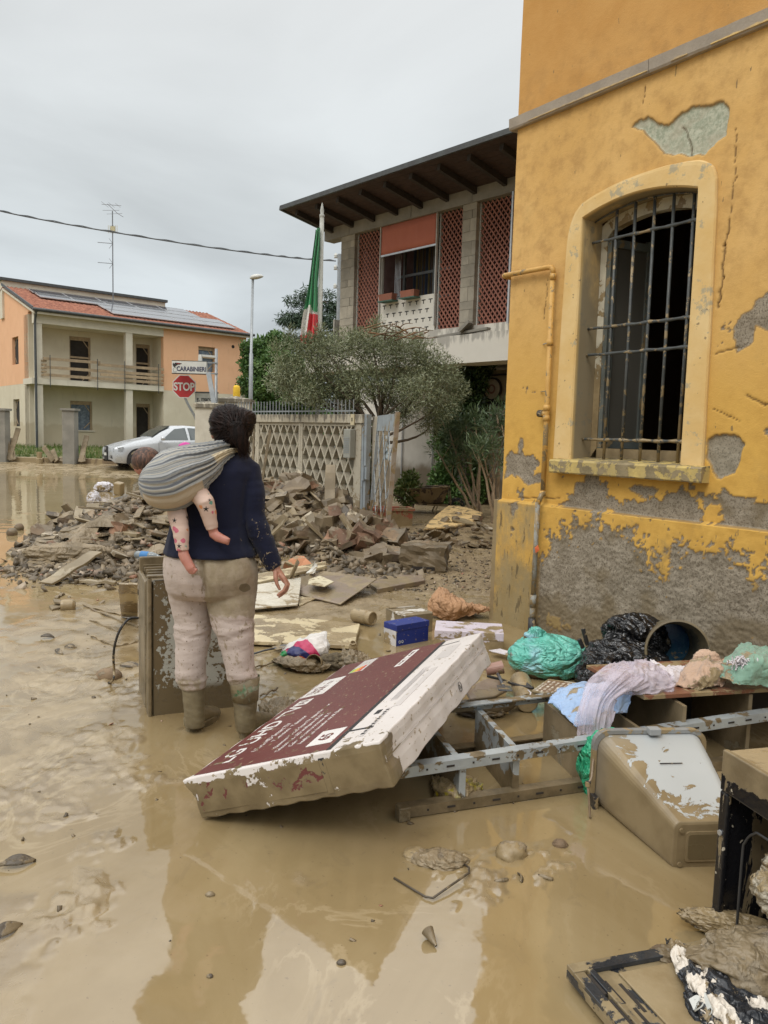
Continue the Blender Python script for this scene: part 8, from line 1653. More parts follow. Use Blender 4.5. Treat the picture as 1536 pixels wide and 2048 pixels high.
mb = MB(); mb.box((0, 0, .03), (.05, .05, .06)); mb.build('end_cap', MMD, sh, bevel=.005)
def plate(x0, x1, y0, y1, z0, z1, th, mat, nm='shelf'):
 mb = MB(); A = [(x0, y0, z0), (x1, y1, z0), (x1, y1, z1), (x0, y0, z1)]; d = Vector((x1-x0, y1-y0, 0)).normalized(); s_ = Vector((-d.y, d.x, 0))*th/2
 mb.add([tuple(Vector(p)+s_) for p in A]+[tuple(Vector(p)-s_) for p in A], [(0, 1, 2, 3), (7, 6, 5, 4), (0, 4, 5, 1), (1, 5, 6, 2), (2, 6, 7, 3), (3, 7, 4, 0)]); return mb.build(nm, mat, sh, bevel=.002)
plate(.27, .31, .01, .50, .0, .20, .030, MST); plate(.53, .60, .02, .52, -.01, .225, .030, MST); plate(.895, .96, .015, .48, -.01, .238, .018, MSHB); plate(1.17, 1.22, .02, .50, .0, .25, .018, MSHB); plate(1.42, 1.50, .02, .55, .0, .33, .020, MSHB); plate(1.86, 1.92, .06, .55, .0, .33, .022, MSHB)
mb = MB(); mb.bb((1.35, .57, -.01), (2.4, .59, .33)); mb.build('back_panel', MDRK, sh)
# brown board with clothes
bb_ = thing('brown_board', 'brown wooden cabinet side lying across the toppled shelving', 'board'); bb_.matrix_world = SM @ Matrix.Translation((1.22, .09, .352)) @ Matrix.Rotation(rad(-3), 4, 'Z') @ Matrix.Rotation(rad(1.2), 4, 'Y')
MBRD = surf('brown_laminate', (.23, .095, .05), (.17, .07, .04), 3, .35, .2, 30, mud=.45, msc=7); mb = MB(); mb.bb((.02, .0, 0), (1.3, .50, .020)); mb.build('board_top', MBRD, bb_, bevel=.002)
mb = MB(); mb.bb((.03, .44, -.34), (1.25, .46, -.001)); mb.bb((.0, .40, -.12), (1.25, .439, -.002)); mb.build('cabinet_back', MDRK, bb_)
def clothmat(name, a, b, mud=.1, rough=.85, msc=6): return surf(name, a, b, 5, rough, .3, 90, cr=4.5, mud=mud, msc=msc, sheen=.2, off=False)
MCBL = clothmat('light_blue_cotton', (.34, .47, .68), (.27, .40, .62), .12); MCBE = clothmat('beige_cotton', (.52, .36, .26), (.44, .30, .21), .2); MCGR = clothmat('sage_cloth', (.22, .36, .27), (.16, .28, .21), .15); MCWH = clothmat('white_cotton', (.66, .62, .64), (.56, .52, .55), .15)
m = NM('lilac_tulle'); v = m.coord('World'); m.set(col=(.66, .60, .68), rough=.7, spec=.2); ms = m.noise(16, v, 5, .6); m.set(alpha=m.step(ms, .3, .7, .22, .55)); MTU = m.m
A_ = AT
patch('blue_cloth', 'light blue cloth draped over the corner of the shelving', 'cloth', [[A_(1098, 1405, 3.62), A_(1120, 1422, 3.55), A_(1150, 1452, 3.42), A_(1180, 1450, 3.40), A_(1225, 1430, 3.44), A_(1255, 1424, 3.52)], [A_(1103, 1394, 3.66), A_(1135, 1400, 3.60), A_(1160, 1412, 3.50), A_(1190, 1410, 3.48), A_(1230, 1402, 3.52), A_(1262, 1396, 3.56)], [A_(1115, 1384, 3.72), A_(1140, 1380, 3.68), A_(1165, 1382, 3.62), A_(1195, 1385, 3.58), A_(1232, 1385, 3.6), A_(1265, 1382, 3.6)], [A_(1135, 1378, 3.85), A_(1150, 1370, 3.8), A_(1175, 1364, 3.78), A_(1205, 1366, 3.76), A_(1235, 1370, 3.74), A_(1264, 1372, 3.7)]], MCBL, 110, 80, .010, 2, 2, 101, .004, .006, .003)
patch('tulle_skirt', 'sheer lilac white tulle hanging over the light blue cloth', 'skirt', [[A_(1150, 1452, 3.38), A_(1165, 1470, 3.36), A_(1188, 1468, 3.35), A_(1208, 1468, 3.36), A_(1225, 1440, 3.40)], [A_(1165, 1405, 3.44), A_(1178, 1408, 3.40), A_(1195, 1406, 3.38), A_(1215, 1404, 3.40), A_(1232, 1398, 3.46)], [A_(1180, 1362, 3.6), A_(1205, 1358, 3.54), A_(1235, 1352, 3.5), A_(1270, 1360, 3.5), A_(1300, 1374, 3.55)], [A_(1210, 1336, 3.8), A_(1235, 1328, 3.76), A_(1265, 1332, 3.7), A_(1300, 1338, 3.7), A_(1345, 1372, 3.72)]], MTU, 120, 110, .012, 4, 1.2, 103, .0012, .01, .004)
patch('tulle_heap', 'bunched lilac white tulle lying on the brown board', 'skirt', [[A_(1215, 1372, 3.58), A_(1250, 1384, 3.52), A_(1290, 1388, 3.54), A_(1345, 1386, 3.60)], [A_(1225, 1345, 3.68), A_(1255, 1344, 3.58), A_(1295, 1348, 3.58), A_(1340, 1366, 3.66)], [A_(1240, 1334, 3.85), A_(1265, 1328, 3.8), A_(1300, 1330, 3.8), A_(1330, 1345, 3.82)]], MTU, 90, 70, .022, 2, 3, 104, .0015, .01, .006)
patch('white_cloth_heap', 'white cloth bunched between the tulle and the beige cloth', 'cloth', [[A_(1290, 1376, 3.72), A_(1320, 1382, 3.68), A_(1350, 1380, 3.7), A_(1375, 1374, 3.75)], [A_(1296, 1345, 3.85), A_(1318, 1350, 3.75), A_(1345, 1345, 3.76), A_(1372, 1342, 3.85)], [A_(1302, 1324, 4.0), A_(1318, 1328, 3.95), A_(1342, 1336, 3.92), A_(1370, 1336, 3.98)]], MCWH, 60, 50, .014, 2, 2, 105)
patch('beige_cloth', 'beige cloth heaped on the brown board', 'cloth', [[A_(1346, 1376, 3.68), A_(1385, 1377, 3.64), A_(1420, 1373, 3.66), A_(1450, 1368, 3.7)], [A_(1365, 1345, 3.8), A_(1395, 1342, 3.70), A_(1425, 1338, 3.7), A_(1455, 1345, 3.78)], [A_(1392, 1320, 3.98), A_(1405, 1318, 3.9), A_(1430, 1322, 3.9), A_(1455, 1322, 3.95)]], MCBE, 80, 60, .016, 1.6, 2, 106)
blob('beige_cloth_roll', 'rolled beige sleeve sticking up behind the beige cloth', 'cloth', A_(1413, 1322, 3.95), (.06, .04, .05), MCBE, amp=.2, fr=3, seed=45)
patch('green_cloth', 'sage green cloth piled at the right end of the brown board', 'cloth', [[A_(1440, 1360, 3.68), A_(1480, 1368, 3.62), A_(1520, 1370, 3.64), A_(1570, 1368, 3.7)], [A_(1450, 1330, 3.8), A_(1485, 1325, 3.66), A_(1525, 1322, 3.66), A_(1570, 1325, 3.75)], [A_(1480, 1292, 4.0), A_(1500, 1290, 3.92), A_(1530, 1300, 3.9), A_(1575, 1300, 3.95)]], MCGR, 90, 70, .018, 1.6, 2, 107)
mb = MB()
for k in range(60): p = A_(1480+random.gauss(0, 14), 1322+random.gauss(0, 6), 3.68+random.uniform(-.03, .03)); mb.tube([p, p+Vector((random.uniform(-.02, .02), -.02, random.uniform(-.02, .02))), p+Vector((random.uniform(-.03, .03), -.03, random.uniform(-.03, .01)))], .003, 4)
o = mb.build('fringe', MCWH); tag(o, 'white fringed trim lying on the sage green cloth', 'trim')
# bags, tub, tray
m = NM('teal_bag'); v = m.coord(); c = m.mix(m.step(m.noise(4, v, 5, .6), .3, .7), (.10, .42, .34), (.18, .56, .46)); gen = m.sep(m.coord('Generated')); c = m.mix(m.math('MULTIPLY', m.step(gen[0], .5, .15), m.step(m.noise(6, v, 3), .40, .6)), c, (.28, .48, .58)); c = m.mix(m.math('MULTIPLY', m.step(m.noise(9, v, 4), .6, .66), m.step(gen[0], .6, .4)), c, (.22, .22, .20)); mk = m.step(m.math('ADD', m.noise(5, v, 7, .65), m.step(gen[2], .5, .05, 0, .25)), .70, .74); c = m.mix(mk, c, (.14, .09, .045)); m.set(col=c, rough=.28, spec=.5, normal=m.bump(m.crease(5, m.scl(v, (1, 1, 1.6))), .05, .9)); MTB = m.m
tb = thing('teal_bag', 'full teal plastic bag slumped against the foot of the yellow wall', 'bag', (1.12, 4.98, .12))
blob('bag_body', None, None, (0, 0, 0), (.235, .16, .14), MTB, amp=.13, fr=1.5, seed=57, parent=tb, flat=-.12); blob('bag_knot', None, None, (-.09, .0, .125), (.075, .03, .065), MTB, amp=.15, fr=2, seed=52, parent=tb, rot=(0, .7, 0)); 
o = blob('orange_scrap', 'small orange scrap peeping out behind the teal bag', 'scrap', (1.03, 5.06, .26), (.03, .015, .035), surf('orange_paper', (.75, .25, .02)), amp=.1, seed=53, sub=3)
m = NM('black_bag'); v = m.coord(); m.set(col=m.mix(m.step(m.noise(7, v, 8, .68), .62, .68), (.012, .012, .013), (.13, .10, .06)), rough=.15, spec=.6, normal=m.bump(m.crease(5), .05, 1.0)); MBG_ = m.m
kb = thing('black_bag', 'shiny black refuse bag between the teal bag and the round tub', 'bag', (1.50, 4.62, .14))
blob('bag_body', None, None, (0.0, 0, 0), (.25, .20, .19), MBG_, amp=.16, fr=2.6, seed=61, parent=kb, flat=-.14, sub=6); blob('bag_top', None, None, (.09, .10, .19), (.16, .10, .12), MBG_, amp=.28, fr=3, seed=62, parent=kb); blob('bag_neck', None, None, (-.12, -.08, -.02), (.13, .10, .11), MBG_, amp=.2, fr=3.2, seed=63, parent=kb)
for a, b in (((1170, 1262), (1160, 1268)),): pass
for k, (px, py, qx, qy) in enumerate(((1166, 1257, 1175, 1290), (1158, 1278, 1166, 1296))): cyl('black_stub', ['taller black handle stub between the two bags', 'shorter black handle stub beside the teal bag'][k], 'handle', A_(qx, qy, 4.85), A_(px, py, 4.85), .014, MBLK)
# round tub on its side, mouth towards the street
tq = A_(1354, 1302, 4.46); tub = thing('round_tub', 'round muddy plastic tub tipped on its side with a blue bottom', 'tub', tq); tub.rotation_euler = Vector((-.14, -.97, .10)).to_track_quat('Z', 'Y').to_euler()
MTO = surf('tub_muddy', (.13, .12, .085), (.09, .085, .065), 4, .4, .2, 30, mud=.75, msc=4, mcol=(.13, .10, .055), mcol2=(.19, .15, .085)); MTI = surf('tub_inside', (.05, .05, .04), (.08, .075, .055), 3, .35, .2, 20, mud=.55, msc=3, mcol=(.075, .065, .04), mcol2=(.12, .10, .06))
mb = MB(); mb.lathe([(0, -.30), (.135, -.30), (.145, -.29), (.172, 0), (.186, .0), (.188, .012), (.176, .016)], 48); mb.build('tub_body', MTO, tub, smooth=False); mb = MB(); mb.lathe([(.176, .015), (.167, .0), (.150, -.10), (.146, -.102), (.138, -.28)], 48); mb.build('tub_inside', MTI, tub, smooth=True); mb = MB(); mb.lathe([(.1375, -.279), (.11, -.275), (.07, -.275), (.0, -.272)], 40); mb.build('tub_bottom', surf('tub_blue', (.008, .035, .11), (.03, .10, .16), 9, .25, mud=.2, msc=6), tub, smooth=True)
# patterned tray
tr = thing('woven_tray', 'muddy tray with a small brown and white letter pattern beside the blue cloth', 'tray'); c0 = G(1066, 1385, .14); c1 = G(1165, 1392, .18); u = (c1-c0); u.normalize(); tr.matrix_world = Matrix(((u.x, -u.y, 0, c0.x), (u.y, u.x, 0, c0.y), (u.z, 0, 1, c0.z), (0, 0, 0, 1)))
m = NM('tray_pattern'); v = m.coord(); s3 = m.sep(v); a1 = m.math('FRACT', m.math('MULTIPLY', s3[0], 34)); b1 = m.math('FRACT', m.math('MULTIPLY', s3[1], 22)); p_ = m.math('MULTIPLY', m.step(m.math('ABSOLUTE', m.math('SUBTRACT', a1, .5)), .28, .2), m.step(m.math('ABSOLUTE', m.math('SUBTRACT', b1, .5)), .38, .3)); p_ = m.math('MULTIPLY', p_, m.step(m.noise(55, v, 2), .40, .48)); c = m.mix(p_, (.18, .11, .065), (.60, .56, .48)); c = m.mix(m.step(m.noise(12, v, 5), .58, .64), c, MUD); m.set(col=c, rough=.5); MTP = m.m
mb = MB(); mb.bb((0, 0, 0), (.34, .24, .008)); mb.build('tray_base', MTP, tr); mb = MB(); mb.tube([(0, 0, .004), (.34, 0, .004), (.34, .24, .004), (0, .24, .004), (0, 0, .004)], .009, 6); mb.build('tray_rim', surf('tray_rim', (.42, .38, .30), mud=.5, msc=9), tr, smooth=True)
# pots and bits between carton and shelving
cyl('pink_mug', 'dusty pink beaker lying on its side beside the carton corner', 'beaker', G(972, 1340, .16), G(1006, 1334, .18), .040, surf('pink_plastic', (.34, .19, .15), (.28, .16, .12), 5, .4, mud=.3), lambda r, L: [(0, 0), (r*.8, 0), (r*.86, .01), (r, L), (r*.94, L), (r*.8, .02), (0, .018)])
cyl('muddy_can', 'muddy can lying behind the rear rail of the shelving', 'can', G(1052, 1400, .06)+Vector((0, -.05, 0)), G(1040, 1362, .09), .062, MJ, lambda r, L: [(0, 0), (r*.9, 0), (r, .01), (r, L*.5), (r*.94, L*.52), (r, L*.55), (r, L), (r*.8, L), (r*.8, L-.02), (0, L-.02)])
polyslab('muddy_disc', 'flat muddy disc under the overhanging end of the carton', 'lid', [(930, 1376, .12), (975, 1356, .13), (1012, 1362, .13), (1018, 1376, .12), (990, 1392, .11), (940, 1398, .10)], .02, MBB1)
blob('muddy_shoe', 'muddy shoe shaped lump beside the muddy can', 'shoe', G(997, 1412, .05), (.14, .05, .045), MRB, rz=.6, amp=.08, fr=1.4, seed=66, ridged=False, flat=-.04); blob('dark_rag', 'dark wet rag under the rear rail', 'rag', G(960, 1418, .03), (.12, .07, .04), MRB3, amp=.25, fr=2.5, seed=67)
mb = MB(); mb.tube([G(975, 1352, .10), G(1010, 1362, .10), G(1040, 1372, .12), G(1066, 1376, .14)], .009, 6); tag(mb.build('black_strap', MBLK, smooth=True), 'black strap running from the beaker towards the patterned tray', 'strap'); polyslab('black_clip', 'black plastic clip at the end of the strap', 'clip', [(1034, 1356, .12), (1042, 1352, .13), (1062, 1370, .14), (1050, 1374, .13)], .018, MBLK)
mb = MB(); mb.tube([G(1036, 1398, .13), G(1050, 1402, .13), G(1058, 1395, .14), G(1062, 1386, .14), G(1056, 1380, .14)], .004, 5); tag(mb.build('pale_string', MCWH, smooth=True), 'thin pale cord curling round the muddy can', 'string')
polyslab('paper_sheet', 'white paper sheet lying between the carton and the teal bag', 'paper', [(978, 1300, .05), (1000, 1297, .05), (1030, 1306, .05), (1026, 1311, .05), (985, 1303, .05)], .006, MCWH)
patch('yellow_packet', 'crumpled yellow packet lying under the shelving rail', 'packet', [[g(872, 1596, .0), g(905, 1606, .02), g(935, 1606, .02), g(962, 1592, .0)], [g(866, 1574, .04), g(900, 1578, .07), g(930, 1576, .07), g(960, 1574, .03)], [g(865, 1556, .02), g(895, 1556, .05), g(925, 1554, .05), g(950, 1560, .02)]], surf('yellow_packet', (.58, .46, .02), (.22, .19, .09), 16, .4, .2, mud=.6, msc=12), 60, 50, .012, 4, 4, 111)
# ---------------------------------------------------------------- waste bin lying on its side
bn = thing('waste_bin', 'grey white waste bin lying on its side, half coated in mud', 'waste bin')
b0 = Vector((1.093, 2.690, 0)); b1v = Vector((.985, 3.12, 0)); ax = (b1v-b0); LB = .50; axn = Vector((-.10, .995, 0)).normalized(); rt = Vector((axn.y, -axn.x, 0)); bn.matrix_world = Matrix(((rt.x, axn.x, 0, b0.x), (rt.y, axn.y, 0, b0.y), (0, 0, 1, -.012), (0, 0, 0, 1)))
m = NM('bin_plastic'); v = m.coord(); s3 = m.sep(v); top_ = m.step(m.sep(m.node('ShaderNodeNewGeometry').outputs['Normal'])[2], .5, .8)
n_ = m.noise(8, v, 9, .68, .6); edge_ = m.math('ADD', m.math('MULTIPLY', top_, -.20), m.step(s3[1], .16, .0, 0, .22)); edge_ = m.math('ADD', edge_, m.step(s3[0], .05, .0, 0, .14)); mk = m.step(m.math('ADD', n_, edge_), .40, .412)
c = m.mix(mk, m.mix(m.noise(3, v), (.44, .46, .46), (.36, .38, .38)), m.mix(m.step(m.noise(5, v, 6), .35, .65), (.185, .138, .075), (.265, .205, .118))); dk = m.step(s3[1], .36, .50, 0, .25); c = m.mix(dk, c, (.25, .27, .28))
m.set(col=c, rough=m.mix(mk, (.35,)*3, (.22,)*3), spec=.5, normal=m.bump(m.math('ADD', m.math('MULTIPLY', mk, 1), m.math('MULTIPLY', m.noise(30, v, 4), .3)), .005, .5)); MBN = m.m
def rrect(w0, w1, z0, z1, r, n=6):
 P = []
 for cx, cz, a0 in ((w1-r, z1-r, 0), (w0+r, z1-r, pi/2), (w0+r, z0+r, pi), (w1-r, z0+r, 1.5*pi)):
  for k in range(n+1): a = a0+k*pi/2/n; P.append((cx+r*cos(a), cz+r*sin(a)))
 return P
secs = [(.0, 0.015, .245, .012, .175, .02), (.004, 0.0, .26, .0, .185, .028), (.25, -.055, .315, .0, .255, .045), (.50, -.11, .36, .0, .325, .06)]
mb = MB(); vs = []; 
for y_, a, b, c_, d_, r_ in secs: vs += [(x, y_, z) for x, z in rrect(a, b, c_, d_, r_)]
nn = 28; mb.add(vs, [(i*nn+k, i*nn+(k+1) % nn, (i+1)*nn+(k+1) % nn, (i+1)*nn+k) for i in range(3) for k in range(nn)]+[tuple(range(nn))]); o = mb.build('bin_body', MBN, bn, smooth=False); bev(o, .004, 2)
mb = MB(); P1_ = rrect(.045, .215, .035, .150, .012, 3); mb.prism(P1_, -.006, .0035, 'y'); P2_ = rrect(.055, .205, .045, .14, .010, 3); o = mb.build('bottom_recess_frame', MBN, bn)
mb = MB(); mb.prism(P2_, -.0075, -.0062, 'y'); mb.build('bottom_recess', surf('recess_mud', (.125, .095, .05), (.15, .115, .062), 3, .3), bn)
for x, z in ((.028, .155), (.028, .025), (.232, .155), (.232, .025)): mb = MB(); mb.tube([(x, -.008, z), (x, .003, z)], .009, 10); mb.build('foot_stud', MBN, bn)
mb = MB(); vs = []
for y_, e in ((.485, .000), (.485, .016), (.515, .016), (.515, -.004), (.49, -.006)): vs += [(x, y_, z) for x, z in rrect(-.11-e, .36+e, -.0-e*.2, .325+e, .065)]
mb.add(vs, [(i*nn+k, i*nn+(k+1) % nn, (i+1)*nn+(k+1) % nn, (i+1)*nn+k) for i in range(4) for k in range(nn)]); mb.build('bin_rim', surf('bin_rim_grey', (.27, .28, .28), (.2, .2, .19), 5, .4, mud=.5, msc=9), bn, smooth=False)
mb = MB(); mb.box((.13, .475, .342), (.05, .04, .028)); mb.build('latch', surf('latch_grey', (.30, .31, .31)), bn, bevel=.003); mb = MB(); mb.box((-.118, .47, .035), (.02, .05, .06)); mb.build('hinge', MBLK, bn, bevel=.003)
mb = MB(); mb.bb((.08, .30, .2735), (.175, .303, .277)); mb.bb((.08, .06, .1985), (.0825, .30, .276)) if False else None; mb.build('embossed_line', MBLK, bn)
# wire handle and green liner
W_ = [A_(1368, 1484, 3.22), A_(1330, 1474, 3.28), A_(1280, 1478, 3.3), A_(1240, 1487, 3.28), A_(1212, 1492, 3.25), A_(1192, 1502, 3.2), A_(1186, 1525, 3.15), A_(1183, 1555, 3.1), A_(1176, 1570, 3.08), A_(1178, 1600, 3.06), A_(1180, 1636, 3.04)]
mb = MB(); mb.tube(catm(W_, 5), .0048, 7); o = mb.build('wire_handle', surf('rusty_wire', (.18, .12, .07), (.25, .2, .14), 9, .5), None, smooth=True); o.parent = bn; o.matrix_parent_inverse = bn.matrix_world.inverted(); mb = MB(); p = A_(1176, 1568, 3.08); mb.lathe([(.0, -.01), (.012, -.01), (.012, .01), (0, .01)], 10, p); o = mb.build('wire_stop', MBLK); o.parent = bn; o.matrix_parent_inverse = bn.matrix_world.inverted()
m = NM('green_bag'); v = m.coord(); m.set(col=m.mix(m.noise(5, v, 5), (.02, .30, .14), (.05, .42, .24)), rough=.25, normal=m.bump(m.crease(8), .04, .9)); 
blob('green_liner', 'bright green plastic bag spilling from the mouth of the waste bin', 'bag', A_(1216, 1533, 3.28), (.115, .07, .155), m.m, amp=.15, fr=2.5, seed=71)
# ---------------------------------------------------------------- oven at the right edge
ov_c = Vector((1.084, 2.335, 0)); tR = G(1536, 1552, .60); dF = Vector((tR.x-ov_c.x, tR.y-ov_c.y, 0)).normalized(); dB = Vector((-dF.y, dF.x, 0)); ovn = thing('old_oven', 'black mud smeared oven without its door standing at the right edge', 'oven'); ovn.matrix_world = Matrix(((dF.x, dB.x, 0, ov_c.x), (dF.y, dB.y, 0, ov_c.y), (0, 0, 1, 0), (0, 0, 0, 1)))
m = NM('muddy_black_enamel'); v = m.coord(); s3 = m.sep(v); n_ = m.noise(6, m.scl(v, (1, 1, .42)), 9, .66, .7); tz = m.math('ADD', n_, m.step(s3[2], .50, .56, 0, .22)); mk = m.step(tz, .55, .562); c = m.mix(m.step(m.noise(44, v, 2), .70, .72), (.012, .012, .014), (.42, .38, .30)); c = m.mix(mk, c, m.mix(m.step(m.noise(8, v, 6), .35, .65), (.17, .13, .075), (.25, .195, .115))); m.set(col=c, rough=m.mix(mk, (.14,)*3, (.33,)*3), spec=.5, normal=m.bump(m.math('ADD', m.math('MULTIPLY', mk, 1.3), m.noise(25, v, 4)), .006, .6)); MOV = m.m
MVT = surf('muddy_oven_top', (.27, .21, .125), (.33, .26, .16), 3, .3, .2, 20, mud=.3)
mb = MB(); mb.bb((0, 0, .47), (.60, .02, .60)); mb.build('control_panel', MOV, ovn, bevel=.004); mb = MB(); mb.bb((.005, .0205, .57), (.60, .58, .597)); mb.build('oven_top', MVT, ovn, bevel=.004)
mb = MB(); mb.bb((0.002, .0205, -.02), (.02, .58, .569)); mb.build('side_panel', MOV, ovn); mb = MB(); mb.bb((.58, .0205, -.02), (.60, .58, .569)); mb.build('side_panel', MOV, ovn)
mb = MB(); mb.bb((.0, .0, -.02), (.035, .0195, .468)); mb.build('front_stile', MOV, ovn, bevel=.006); mb = MB(); mb.bb((.565, .0, -.02), (.6, .0195, .468)); mb.build('front_stile', MOV, ovn, bevel=.006)
mb = MB(); mb.bb((.021, .50, -.02), (.579, .52, .56)); mb.bb((.021, .03, .0), (.579, .499, .02)); mb.build('oven_cavity', MDRK, ovn)
mb = MB(); mb.tube(catm([Vector((.10, .016, .03)), Vector((.10, .016, .30)), Vector((.108, .016, .35)), Vector((.14, .016, .392)), Vector((.20, .016, .405)), Vector((.57, .016, .40))], 6), .0042, 8); mb.build('door_gasket', surf('gasket_grey', (.05, .05, .05), (.03, .03, .03), 5, .4), ovn, smooth=True)
mb = MB(); mb.tube([(.018, -.001, .335), (.018, -.006, .335)], .009, 10); mb.build('screw', MALU, ovn)
w2 = ovn.matrix_world; o = blob('foil_tray', 'crumpled silvery wrapping stuffed in the oven opening', 'wrapping', w2 @ Vector((.27, .09, .29)), (.11, .07, .085), surf('silver_wrap', (.48, .44, .36), (.30, .26, .19), 8, .25, .3, cr=9, mud=.35, msc=7), amp=.3, fr=2.4, seed=81)
for k, (x, y, z, r, lab) in enumerate(((.22, .16, .14, .045, 'left of two muddy lumps inside the oven'), (.30, .12, .12, .05, 'right of two muddy lumps inside the oven'))): blob('muddy_lump', lab, 'lump', w2 @ Vector((x, y, z)), (r, r*.8, r*.8), MRB, amp=.12, seed=82+k, sub=4, ridged=False)
blob('muddy_bundle', 'long muddy cloth bundle lying at the foot of the oven', 'bundle', w2 @ Vector((.30, .02, .075)), (.24, .11, .085), MCL, amp=.18, fr=2.4, seed=85, sub=6)
blob('muddy_bundle', 'crumpled brown plastic heap in front of the oven', 'bundle', w2 @ Vector((.38, .01, .02)), (.22, .07, .05), surf('brown_film', (.20, .155, .095), (.13, .10, .06), 6, .22, .5, 20, cr=6, mud=.5, msc=6), amp=.22, fr=2.6, seed=86, sub=6)
# ---------------------------------------------------------------- flat panel and plastic sack, bottom right
pn = thing('oven_door', 'black framed muddy panel with long slots lying at the bottom right', 'panel'); q0 = G(1133, 1936, .05); q1 = G(1330, 1900, .05); q2 = G(1238, 2060, .05); ux_ = (q1-q0).normalized(); uy_ = Vector((-ux_.y, ux_.x, 0)); pn.matrix_world = Matrix(((ux_.x, uy_.x, 0, q0.x), (ux_.y, uy_.y, 0, q0.y), (0, 0, 1, q0.z), (0, 0, 0, 1)))
MPN = surf('muddy_black_panel', (.018, .02, .024), (.05, .055, .06), 4, .2, .3, 30, mud=.40, msc=7, mcol=(.17, .13, .072), mcol2=(.27, .21, .12), mrough=.28); sk_ = (q2-q0); kx = sk_.dot(ux_)/sk_.dot(uy_)
def pq(pts, z0, z1, nm, mat): mb = MB(); mb.prism([(x+kx*y, y) for x, y in pts], z0, z1, 'z'); return mb.build(nm, mat, pn, bevel=.002)
pq([(0, 0), (.48, 0), (.48, -.5), (0, -.5)], -.03, -.004, 'panel_body', MPN); pq([(.0, .0), (.48, .0), (.48, -.035), (.0, -.035)], -.0035, .012, 'top_frame', MPN); pq([(.0, -.036), (.032, -.036), (.032, -.5), (.0, -.5)], -.0035, .010, 'side_frame', MPN); pq([(.042, -.036), (.06, -.036), (.06, -.5), (.042, -.5)], -.0035, .016, 'inner_rib', MPN); pq([(.13, -.055), (.44, -.055), (.44, -.5), (.13, -.5)], -.0035, .003, 'inner_glass', surf('muddy_glass', (.12, .14, .12), (.2, .19, .13), 5, .15, mud=.95, msc=6, mcol2=(.29, .225, .13)))
for k, (x, y0, y1) in enumerate(((.037, -.05, -.13), (.037, -.15, -.25), (.075, -.07, -.16), (.09, -.18, -.28), (.11, -.09, -.2))): pq([(x-.005, y0), (x+.005, y0), (x+.005, y1), (x-.005, y1)], -.0034, -.0018 if x > .06 else .0105, 'slot', MDRK)
m = NM('printed_sack'); v = m.coord(); n_ = m.noise(5.5, v, 5, .6, 1.6); c = m.mix(m.step(n_, .50, .515), (.62, .56, .48), (.022, .024, .028)); c = m.mix(m.step(m.noise(6.5, m.scl(v, 1, None, (7, 3, 1)), 7, .65), .58, .60), c, m.mix(m.noise(9, v, 5), (.20, .15, .085), (.30, .23, .135))); m.set(col=c, rough=.22, spec=.5, normal=m.bump(m.crease(7), .03, .8)); MSK_ = m.m
patch('plastic_sack', 'torn black and white printed plastic sack lying on the panel', 'sack', [[A_(1330, 1884, 2.200), A_(1362, 1898, 2.150), A_(1415, 1915, 2.110), A_(1470, 1925, 2.090), A_(1545, 1985, 2.010)], [A_(1348, 1910, 2.110), A_(1375, 1925, 2.050), A_(1425, 1945, 2.010), A_(1480, 1965, 1.990), A_(1545, 2010, 1.950)], [A_(1368, 1952, 2.030), A_(1392, 1965, 1.970), A_(1440, 1985, 1.930), A_(1495, 2010, 1.910), A_(1550, 2050, 1.880)], [A_(1385, 2000, 1.940), A_(1402, 2025, 1.890), A_(1440, 2045, 1.860), A_(1490, 2060, 1.850), A_(1555, 2090, 1.810)], [A_(1400, 2070, 1.860), A_(1420, 2090, 1.830), A_(1450, 2100, 1.810), A_(1500, 2110, 1.790), A_(1555, 2130, 1.780)]], MSK_, 110, 110, .018, 3, 4, 121, .003, .006, .006)
def stx(s, px, py, Y, size, rz): 
 p = AT(px, py, Y); return p
for s_, px, py, size, ang_ in (('B', 1398, 2012, .052, -.1), ('J', 1420, 2008, .05, -.05)):
 d = (A_(px, py, 3)-Vector((0, 0, EYE))).normalized(); sk_o = bpy.data.objects['plastic_sack']; hit = sk_o.ray_cast(Vector((0, 0, EYE)), d, depsgraph=bpy.context.evaluated_depsgraph_get())
 if hit[0]:
  n_ = hit[2].normalized(); n_ = n_ if n_.dot(d) < 0 else -n_; xa = _r-n_*_r.dot(n_); xa.normalize(); ya = n_.cross(xa); M_ = Matrix(((xa.x, ya.x, n_.x, hit[1].x+n_.x*.010), (xa.y, ya.y, n_.y, hit[1].y+n_.y*.010), (xa.z, ya.z, n_.z, hit[1].z+n_.z*.010), (0, 0, 0, 1))) @ Matrix.Rotation(ang_, 4, 'Z'); txt('sack_lettering', s_, size, M_, MWHT, sk_o, bold=.004)
blob('crumpled_film', 'crumpled muddy clear film beside the black and white sack', 'film', G(1455, 1885, .02)+Vector((.04, .06, .02)), (.12, .036, .03), bpy.data.materials['brown_film'], amp=.28, fr=3, seed=91, sub=6, rz=-.3)
blob('muddy_clump', 'muddy clump between the panel and the sack', 'clump', G(1335, 1920, .03), (.05, .035, .03), MRB, amp=.25, fr=3, seed=92)
